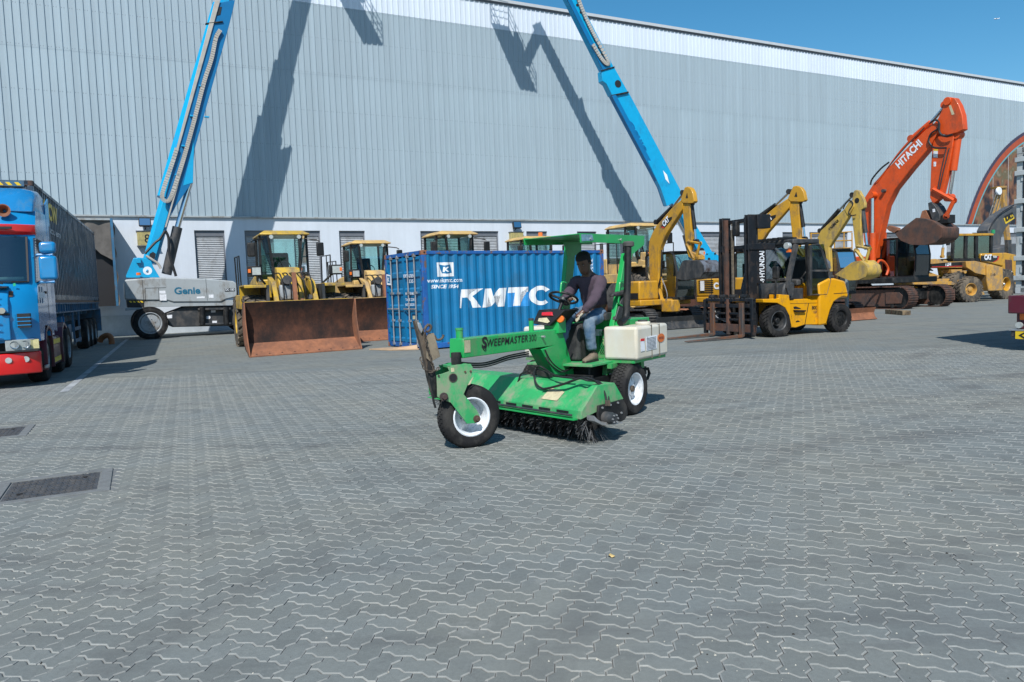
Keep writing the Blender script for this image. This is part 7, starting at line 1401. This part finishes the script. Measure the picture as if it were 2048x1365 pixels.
# pale yellow excavator
zy = lambda *p: zc(1600, 380, 4.878, p)
YN_ = Fr('excavator', 'pale yellow compact excavator with a curled bucket and black cab beside the orange one', 'excavator', 11.0, 27.0, 153); ye = YN_.e
tracks(YN_, 2.7, 1.7, .42, .6, pad='rustbr', fr='dgrey', blade=(1.95, 1.9, .42, 'rusto'))
q = B(); q.pz([(.9, -1.0), (.95, .9), (-.6, 1.05), (-1.2, .6), (-1.2, -.6), (-.6, -1.05)], .72, .95); q.build('slew_platform', 'yellowp', ye, bevel=.03)
q = B(); q.pz([(.7, -1.0), (.7, -.3), (-.3, -.2), (-.3, 1.0), (-.7, 1.0), (-1.2, .6), (-1.2, -.6), (-.7, -1.0)], .95, 1.55); q.build('engine_cover', 'yellowp', ye, bevel=.08, seg=3)
cab_ex(YN_, -.4, 1.1, .0, .95, .95, 2.48); B().box((1.0, -.75, .55), (1.12, -.45, 1.5)).build('guard_plate', 'greyrim', ye)
v0 = YN_.x(1706, 640, 1.3)
B().box((1.15, .3, .35), (1.22, .42, 1.5)).build('front_stay', 'greyrim', ye)
bo = slab(YN_, 'boom', zy((270, 800), (240, 600), (165, 520), (165, 480), (200, 400), (440, 180), (480, 120), (500, 100), (520, 130), (515, 180), (480, 250), (320, 500), (280, 560), (285, 620), (290, 800)), -.17, .0, 'yellowp', bev=.02)
slab(YN_, 'boom_nose', zy((430, 190), (470, 125), (495, 100), (518, 120), (520, 165), (490, 225), (460, 250)), -.19, .0, 'yellowp', bo, .02)
slab(YN_, 'stick', zy((490, 240), (505, 180), (505, 100), (525, 10), (545, 0), (575, 10), (610, 70), (632, 130), (630, 175), (595, 195), (590, 300), (600, 570), (540, 570), (520, 400), (505, 260)), -.13, -.01, 'yellowp', bev=.02)
v = YN_.y(*zy((555, 105))[0], -.135); B().cyl((v.x, -.13, v.z), (v.x, -.137, v.z), .09, n=14).build('cutout', 'lit_black', bo)
ram(YN_, bo, zy((205, 400))[0], zy((385, 195))[0], zy((520, 50))[0], -.02, .075, 'black'); ram(YN_, bo, zy((608, 170))[0], zy((640, 420))[0], zy((655, 560))[0], -.02, .075, 'dgrey'); ram(YN_, bo, zy((300, 850))[0], zy((295, 700))[0], zy((280, 530))[0], -.05, .06, 'dgrey')
a, b_ = YN_.y(*zy((290, 405))[0], -.17), YN_.y(*zy((385, 305))[0], -.17); u_ = Vector((-(b_.z - a.z), 0, (b_.x - a.x))); letter('lettering', 'YANMAR', 'lit_black', bo, (a.x, -.17, a.z), (b_.x, -.17, b_.z), .11, up=u_, nrm=(0, -1, 0), bold=.03, lift=.006)
linkage(YN_, bo, [(zy((560, 550))[0], zy((680, 575))[0]), (zy((680, 575))[0], zy((640, 700))[0]), (zy((560, 600))[0], zy((640, 715))[0]), (zy((545, 590))[0], zy((600, 660))[0])], -.14, .05, 'yellowp'); linkage(YN_, bo, [(zy((560, 550))[0], zy((680, 575))[0]), (zy((680, 575))[0], zy((640, 700))[0])], .10, .05, 'yellowp')
bk2 = bpy.data.objects.new('bucket', None); COL.objects.link(bk2); bk2.parent = ye
bucket_ex(YN_, bk2, zy((340, 830), (370, 840), (480, 885), (560, 882), (640, 850), (662, 800), (650, 740), (590, 690), (530, 700), (500, 712)), -.35, .35, 'yellowp')
P = [YN_.y(*p, -.2) for p in zy((420, 190), (455, 120), (500, 108), (515, 145), (475, 215), (500, 250), (545, 245))]; B().tube(smooth_path(P), .018).build('hose', 'hose', bo)

# big orange excavator
zh = lambda *p: zc(1660, 180, 2.967, p)
HT = Fr('excavator', 'large orange excavator with raised boom and rusty bucket, white lettering on the boom', 'excavator', 17.7, 35.2, 153); he = HT.e
tracks(HT, 4.9, 2.6, .62, 1.0, pad='rustbr', fr='rustbr', body='black')
q = B(); q.pz([(1.6, -1.5), (1.7, 1.5), (-2.2, 1.5), (-2.9, 1.0), (-2.9, -1.0), (-2.2, -1.5)], 1.15, 1.4); q.build('slew_platform', 'black', he, bevel=.03)
q = B(); q.pz([(-.4, -1.45), (-.5, -.55), (-.6, -.5), (-.6, 1.4), (-2.2, 1.4), (-2.9, 1.0), (-2.9, -1.0), (-2.2, -1.45)], 1.4, 2.45); q.build('engine_cover', 'orange', he, bevel=.08)
cab_ex(HT, -.1, 1.6, -.02, 1.05, 1.4, 3.2, gl='glassb')
hb = [(205, 620), (245, 570), (285, 520), (460, 310), (545, 230), (600, 200), (650, 180), (720, 240), (620, 330), (540, 410), (390, 570), (340, 650), (300, 780), (270, 900), (255, 1060), (235, 1060), (215, 850), (205, 700)]
hb = [(240, 1020), (200, 900), (192, 800), (205, 640), (262, 550), (300, 510), (480, 320), (600, 205), (640, 195), (650, 235), (590, 340), (480, 470), (385, 590), (335, 690), (305, 820), (268, 1000)]
bo = slab(HT, 'boom', zh(*hb), -.33, .08, 'orange', bev=.03)
slab(HT, 'stick_head', zh((560, 265), (640, 170), (678, 90), (685, 55), (710, 44), (740, 48), (765, 90), (785, 150), (792, 235), (755, 255), (700, 270), (640, 260), (600, 300), (575, 300)), -.30, .02, 'orange', bo, .03)
slab(HT, 'stick', zh((612, 290), (665, 268), (735, 265), (725, 340), (700, 480), (660, 640), (610, 680), (592, 640), (600, 430)), -.24, .02, 'orange', bev=.02)
v = HT.y(*zh((697, 68))[0], -.31); B().cyl((v.x, -.30, v.z), (v.x, -.36, v.z), .17, n=20).build('pin', 'orange', bo, bevel=.01)
B().cyl((HT.y(*zh((320, 600))[0], -.4).x, -.5, HT.y(*zh((320, 600))[0], -.4).z), (HT.y(*zh((320, 600))[0], -.4).x, .45, HT.y(*zh((320, 600))[0], -.4).z), .08).build('step_bar', 'dgrey', bo)
slab(HT, 'sticker', zh((705, 95), (717, 90), (738, 145), (722, 150)), -.306, -.3, 'sticker', bo, 0); slab(HT, 'sticker', zh((614, 357), (640, 355), (638, 403), (613, 401)), -.246, -.24, 'paper', bo, 0); slab(HT, 'sticker', zh((615, 428), (630, 427), (628, 455), (614, 455)), -.246, -.24, 'paper', bo, 0); slab(HT, 'sticker_yellow', zh((616, 353), (640, 353), (640, 363), (615, 363)), -.249, -.24, 'decalyl', bo, 0)
a, b_ = HT.y(*zh((412, 470))[0], -.33), HT.y(*zh((552, 325))[0], -.33); u_ = Vector((-(b_.z - a.z), 0, (b_.x - a.x))); letter('lettering', 'HITACHI', 'lit_white', bo, (a.x, -.33, a.z), (b_.x, -.33, b_.z), .36, up=u_, nrm=(0, -1, 0), bold=.035, lift=.01)
ram(HT, bo, zh((490, 290))[0], zh((600, 195))[0], zh((690, 90))[0], -.05, .14, 'orange'); ram(HT, bo, zh((762, 268))[0], zh((732, 480))[0], zh((708, 640))[0], -.03, .15, 'orange')
for y, px in ((-.48, 254), (.40, 318)):
    f0, f1, f2 = zh((px, 1090))[0], zh((px, 850))[0], zh((px, 625))[0]; ram(HT, bo, f0, f1, f2, y, .14, 'orange')
linkage(HT, bo, [(zh((612, 590))[0], zh((735, 658))[0]), (zh((735, 658))[0], zh((690, 750))[0])], -.28, .09, 'orange'); linkage(HT, bo, [(zh((612, 590))[0], zh((735, 658))[0]), (zh((735, 658))[0], zh((690, 750))[0])], .20, .09, 'orange')
qh = slab(HT, 'quick_hitch', zh((580, 672), (600, 665), (625, 690), (652, 740), (650, 775), (625, 790), (605, 770), (585, 710)), -.36, .28, 'dgrey', bo, .02); slab(HT, 'hitch_base', zh((625, 750), (700, 740), (700, 790), (640, 800)), -.3, .22, 'black', bo, .02)
slab(HT, 'sticker', zh((608, 708), (622, 706), (624, 724), (610, 727)), -.368, -.36, 'paper', qh, 0)
bk3 = bpy.data.objects.new('bucket', None); COL.objects.link(bk3); bk3.parent = he
bucket_ex(HT, bk3, zh((385, 855), (420, 895), (480, 920), (560, 922), (630, 905), (665, 870), (665, 820), (610, 780), (560, 765), (510, 760)), -.62, .58, 'rustbr', teeth=4, tm='rustbr')
slab(HT, 'bucket_ear', zh((530, 770), (545, 720), (565, 712), (615, 800), (580, 860), (530, 840)), -.30, .25, 'rusto', bk3, .02)
slab(HT, 'lip_tooth', zh((330, 818), (350, 806), (398, 820), (400, 835), (380, 850), (350, 838)), -.6, -.35, 'rusto', bk3, .01)
for P in (((240, 565), (250, 530), (300, 470), (350, 430)), ((600, 330), (585, 300), (600, 260), (640, 230), (645, 190), (620, 180), (590, 200)), ((650, 200), (650, 250), (680, 275), (725, 265)), ((600, 335), (630, 345), (690, 345))):
    B().tube(smooth_path([HT.y(*p, -.40) for p in zh(*P)]), .04, n=7).build('hose', 'hose', bo)
for k in range(3): B().tube(smooth_path([HT.y(*p, -.34) for p in zh((265 + 8*k, 560 - 5*k), (420, 370 - 6*k), (560, 225 - 6*k))]), .025, n=6).build('pipe', 'orange' if k else 'dgrey', bo)
for k in range(2): B().tube([HT.y(*p, -.27) for p in zh((690 + 18*k, 345), (660 + 14*k, 480), (640 + 10*k, 590))], .022, n=6).build('pipe', 'dgrey', bo)
P = [HT.x(*p, 1.75) for p in zh((275, 1050), (290, 1015), (320, 1020), (345, 1060), (335, 1100))]; B().tube(smooth_path(P), .05, n=7).build('hose', 'orange', he)

# ================================================================== GRADER, REAR LOADER, GREY BOOM, CABLE MAST
zg = lambda *p: zc(1560, 380, 4.197, p)
GR = Fr('motor_grader', 'yellow motor grader seen side-on with muddy tandem tyres and 12H badge', 'grader', 24.9, 39.0, 262); gr = GR.e
GY = .75
slab(GR, 'frame_beam', zg((1270, 610), (1555, 600), (1740, 690), (1740, 725), (1640, 720), (1560, 655), (1275, 655)), GY*.5, -GY*.5, 'yellowd', bev=.02)
slab(GR, 'engine_side', zg((1735, 628), (1830, 640), (1872, 650), (1872, 845), (1750, 850), (1735, 760)), GY, -GY, 'yellowd', bev=.03)
slab(GR, 'rear_top', zg((1560, 600), (1640, 598), (1830, 638), (1735, 640), (1735, 720), (1640, 700), (1565, 650)), GY*.9, -GY*.9, 'yellowd', bev=.02)
bp_ = slab(GR, 'badge_panel', zg((1270, 614), (1545, 605), (1545, 645), (1275, 652)), GY*.5 + .01, GY*.5, 'decalbk', bev=0); slab(GR, 'badge_stripe', zg((1275, 646), (1545, 638), (1545, 642), (1275, 650)), GY*.5 + .014, GY*.5 + .008, 'lit_red', bp_, 0)
a, b_ = GR.y(*zg((1388, 641))[0], GY*.5), GR.y(*zg((1433, 638))[0], GY*.5); letter('lettering', '12H', 'lit_white', bp_, (a.x, GY*.5, a.z), (b_.x, GY*.5, b_.z), .17, bold=.03, lift=.02)
a, b_ = GR.y(*zg((1768, 725))[0], GY), GR.y(*zg((1808, 722))[0], GY); letter('lettering', '1-6', 'lit_black', gr, (a.x, GY, a.z), (b_.x, GY, b_.z), .16, lift=.008)
wc = GR.y(*zg((1582, 850))[0], 1.0); print('grader wheel', wc)
for dx, s_ in ((0, 1), (0, -1), (-1.65, -1)):
    wheel(gr, (wc.x + dx, s_*1.0, .64), .64, .42, rim='yellowd', rr=.50, ax=(0, s_, 0), tread='lug', rub='rubberb', dish=.2, hub=.35, hubm='yellowd')
slab(GR, 'tandem_case', zg((1560, 820), (1700, 830), (1720, 880), (1600, 890)), .8, .6, 'yellowd'); slab(GR, 'drawbar', zg((1105, 755), (1430, 745), (1480, 760), (1470, 780), (1200, 800), (1105, 780)), .5, -.5, 'yellowd', bev=.02)
slab(GR, 'mouldboard', zg((1320, 845), (1470, 835), (1470, 925), (1330, 930)), 1.2, 1.1, 'rustbr'); slab(GR, 'circle', zg((1110, 765), (1440, 768), (1470, 785), (1460, 800), (1115, 795)), .75, -.75, 'yellowd', bev=.01)
for pts, m_ in ((((1135, 600), (1215, 590), (1230, 650), (1245, 700), (1190, 740), (1135, 700)), 'yellowd'), (((1215, 600), (1300, 580), (1400, 590), (1420, 610), (1270, 625)), 'yellowd'), (((1230, 680), (1340, 720), (1330, 745), (1200, 740)), 'yellowd'), (((1440, 670), (1530, 668), (1530, 695), (1440, 700)), 'yellowd'), (((1455, 690), (1550, 690), (1550, 760), (1460, 760)), 'dgrey')): slab(GR, 'bracket', zg(*pts), .45, -.3, m_, bev=.02)
for a_, b2_ in (((1195, 470), (1195, 600)), ((1375, 410), (1362, 560)), ((1545, 690), (1620, 640))): ram(GR, gr, zg(b2_)[0], zg(((a_[0] + b2_[0])/2, (a_[1] + b2_[1])/2))[0], zg(a_)[0], .5, .07, 'yellowd')
for k in range(4): B().tube(smooth_path([GR.y(*p, .55) for p in zg((1150 + 12*k, 720), (1180 + 10*k, 640), (1230, 600 + 14*k), (1260 + 8*k, 680))]), .03, n=6).build('hose', 'hose', gr)
for s_ in (1, -1): wheel(gr, (wc.x + 5.9, s_*.95, .62), .62, .38, rim='yellowd', rr=.5, ax=(0, s_, 0), tread='lug', rub='rubberb')
# loader beyond it, seen from behind its right side
zr_ = zg
RL = Fr('wheel_loader', 'yellow loader with long engine hood behind the grader, black cab facing left', 'wheel loader', 28.3, 42.5, 243, 'wheel loaders parked along the wall'); re_ = RL.e
hd_ = slab(RL, 'engine_hood', zg((1690, 535), (1900, 528), (1985, 545), (2000, 800), (1880, 805), (1870, 640), (1690, 600)), .95, -.95, 'yellow', bev=.05)
slab(RL, 'badge_panel', zg((1690, 552), (1835, 556), (1822, 590), (1790, 605), (1690, 598)), .96, .95, 'decalbk', hd_, 0); slab(RL, 'badge_red', zg((1835, 556), (1822, 590), (1790, 605), (1800, 606), (1832, 588), (1842, 560)), .965, .95, 'lit_red', hd_, 0)
a, b_ = RL.y(*zg((1712, 590))[0], .95), RL.y(*zg((1775, 588))[0], .95); letter('lettering', 'CAT', 'lit_white', hd_, (a.x, .95, a.z), (b_.x, .95, b_.z), .30, bold=.06, lift=.018); a, b_ = RL.y(*zg((1786, 572))[0], .95), RL.y(*zg((1818, 572))[0], .95); letter('lettering', '950H', 'lit_white', hd_, (a.x, .95, a.z), (b_.x, .95, b_.z), .12, bold=.02, lift=.018)
slab(RL, 'grille', zg((1890, 585), (1948, 592), (1950, 720), (1893, 730)), .96, .95, 'rustbr', hd_, 0); slab(RL, 'notice', zg((1905, 690), (1948, 682), (1950, 728), (1907, 735)), .975, .96, 'paper', hd_, 0)
cbr = bpy.data.objects.new('cab', None); COL.objects.link(cbr); cbr.parent = re_
slab(RL, 'roof', zg((1432, 378), (1470, 368), (1780, 365), (1800, 372), (1790, 384), (1440, 388)), .95, -.95, 'yellow', cbr, .02); slab(RL, 'cab_base', zg((1450, 575), (1690, 575), (1690, 600), (1455, 600)), .9, -.9, 'black', cbr)
for pts in (((1455, 388), (1470, 388), (1462, 580), (1448, 580)), ((1560, 388), (1578, 388), (1575, 580), (1555, 580)), ((1645, 388), (1665, 388), (1665, 600), (1645, 600)), ((1775, 385), (1790, 385), (1785, 540), (1772, 540))):
    slab(RL, 'pillar', zg(*pts), .92, .80, 'black', cbr); slab(RL, 'pillar', zg(*pts), -.80, -.92, 'black', cbr)
slab(RL, 'side_window', zg((1468, 390), (1775, 388), (1772, 575), (1462, 575)), .86, .855, 'glassd', cbr, 0); slab(RL, 'side_window', zg((1468, 390), (1775, 388), (1772, 575), (1462, 575)), -.855, -.86, 'glassd', cbr, 0); slab(RL, 'seat', zg((1600, 480), (1640, 470), (1650, 580), (1560, 580), (1560, 545)), .25, -.25, 'seat', cbr, .05)
slab(RL, 'mirror', zg((1405, 390), (1435, 388), (1432, 460), (1408, 468)), 1.2, 1.1, 'black', cbr, .02); v = RL.y(*zg((1788, 352))[0], .6); B().cyl((v.x, .6, v.z - .1), (v.x, .6, v.z + .1), .1).build('beacon', mat('green_lens', (.02, .25, .1), .3), cbr)
for xx in (1865, 1480):
    v = RL.y(*zg((xx, 870))[0], 1.2)
    for s_ in (1, -1): wheel(re_, (v.x, s_*1.15, .80), .80, .60, rim='yellow', rr=.48, ax=(0, s_, 0), tread='lug', rub='rubberb', dish=.2)
slab(RL, 'frame', zg((1460, 600), (1870, 640), (1860, 820), (1500, 820)), .5, -.5, 'yellow')
slab(RL, 'exhaust', zg((1915, 420), (1945, 420), (1945, 530), (1915, 530)), .3, .1, 'dgrey', hd_, .02)
# charcoal excavator boom rising behind
RO = Fr('excavator', 'charcoal grey excavator boom with yellow name plate at the far right', 'excavator', 34.0, 48.5, 243)
bo = slab(RO, 'boom', zg((1780, 510), (1745, 340), (1765, 300), (1850, 210), (1970, 135), (2060, 110), (2060, 200), (1970, 240), (1895, 320), (1860, 400), (1850, 500), (1830, 520)), .35, -.35, 'romco', bev=.03)
slab(RO, 'name_plate', zg((1878, 240), (1958, 205), (1968, 240), (1895, 288)), .365, .35, 'decalyl', bo, 0); a, b_ = RO.y(*zg((1895, 272))[0], .37), RO.y(*zg((1962, 236))[0], .37); u_ = Vector(((b_.z - a.z), 0, -(b_.x - a.x))); u_ = u_ if u_.z > 0 else -u_
letter('lettering', 'ROMCO', 'lit_black', bo, (a.x, .37, a.z), (b_.x, .37, b_.z), .42, up=u_, bold=.05, lift=.01)
slab(RO, 'body', zg((1780, 500), (1990, 450), (1990, 760), (1780, 760)), 1.4, -1.4, 'romco', bev=.05); B().tube(smooth_path([RO.y(*p, .42) for p in zg((1760, 330), (1790, 270), (1850, 200), (1960, 130))]), .04).build('hose', 'hose', bo)
for x in (-1.2, 1.2): B().box((-3.2, x - .3, 0), (1.5, x + .3, .95)).build('crawler_track', 'dgrey', RO.e, bevel=.2)
# tan cable mast of a pipelayer
CM = Fr('pipelayer', 'tan latticed side boom with white pulley and cables in front of the mural', 'pipelayer', 36.5, 52.0, 243)
slab(CM, 'side_boom', zg((1855, 12), (1885, -5), (1890, 30), (1840, 380), (1790, 380), (1830, 130)), .3, .15, 'yellowd', bev=.01) if 0 else None
z5 = lambda *p: zc(1820, 340, 3.79, p)
for pts in (((700, 125), (730, 122), (740, 290), (765, 540), (740, 560), (715, 300)), ((675, 175), (700, 170), (668, 330), (640, 470), (632, 370))): slab(CM, 'boom_leg', z5(*pts), .4, .2, 'yellowd', bev=.01)
slab(CM, 'boom_head', z5((655, 128), (735, 120), (735, 135), (660, 142)), .5, .1, 'yellowd')
v = CM.y(*z5((670, 163))[0], .5); B().cyl((v.x, .45, v.z), (v.x, .6, v.z), .26, n=24).build('pulley', 'lit_white', CM.e, bevel=.03)
for a_, b2_ in (((650, 185), (560, 480)), ((668, 190), (575, 480)), ((690, 185), (605, 480)), ((640, 170), (590, 480))): p, q_ = CM.y(*z5(a_)[0], .5), CM.y(*z5(b2_)[0], .5); B().tube([p, q_], .025, n=5).build('cable', 'dgrey', CM.e)
B().box((-2.5, -1, 1.0), (2.5, 1, 2.8)).build('body', 'yellowd', CM.e, bevel=.1)
for y in (-1.2, 1.2): B().box((-2.6, y - .35, 0), (2.6, y + .35, 1.1)).build('crawler_track', 'dgrey', CM.e, bevel=.25)
# yellow railed platform of a crawler machine behind the pale yellow excavator
RP = Fr('platform_truck', 'yellow guard railings of a low machine between excavators, against the shutters', 'platform', 17.2, 40.5, 243)
q = B()
for yy_ in (465, 482, 497): a, b_ = RP.y(1622, yy_ + 3, .9), RP.y(1704, yy_ - 1, .9); q.tube([(a.x, .9, a.z), (b_.x, .9, b_.z)], .035, n=6)
for xx in (1622, 1648, 1669, 1688, 1704): a, b_ = RP.y(xx, 466, .9), RP.y(xx, 502, .9); q.tube([(a.x, .9, a.z), (b_.x, .9, b_.z)], .035, n=6)
o = q.build('guard_rail', 'yellow', RP.e); o['kind'] = 'stuff'
a, b_ = RP.y(1622, 502, .9), RP.y(1704, 500, .9); B().box((min(a.x, b_.x), .95, .6), (max(a.x, b_.x), -.95, a.z)).build('deck_body', 'dgrey', RP.e, bevel=.03)
for x in (-.3, .3):
    for s_ in (1, -1): wheel(RP.e, ((a.x + b_.x)/2 + x*3, s_*.9, .45), .45, .3, rim='greyrim', rr=.55, ax=(0, s_, 0), tread=None)
# airliner far away, high on the right
P_ = CP + sight(1993, 38) * 1500; AP = bpy.data.objects.new('airplane', None); COL.objects.link(AP); AP.location = P_; tag(AP, 'tiny white airliner high in the blue sky at upper right', 'airplane'); AP.rotation_euler = (0, R(3), R(-12))
q = B(); q.lathe([(.1, -5), (.8, -3.6), (.85, 3), (.3, 5)], (0, 0, 0), (1, 0, 0), 12); q.build('fuselage', 'lit_white', AP); q = B(); q.pz([(-1, -5), (.8, -.6), (.8, .6), (-1, 5), (-1.6, 5), (-.8, .6), (-.8, -.6), (-1.6, -5)], -.1, .1); q.build('wing', 'lit_white', AP); q = B(); q.py([(4, 0), (5.2, 0), (5.4, 2), (4.8, 2)], -.08, .08); q.build('tail_fin', 'lit_white', AP)
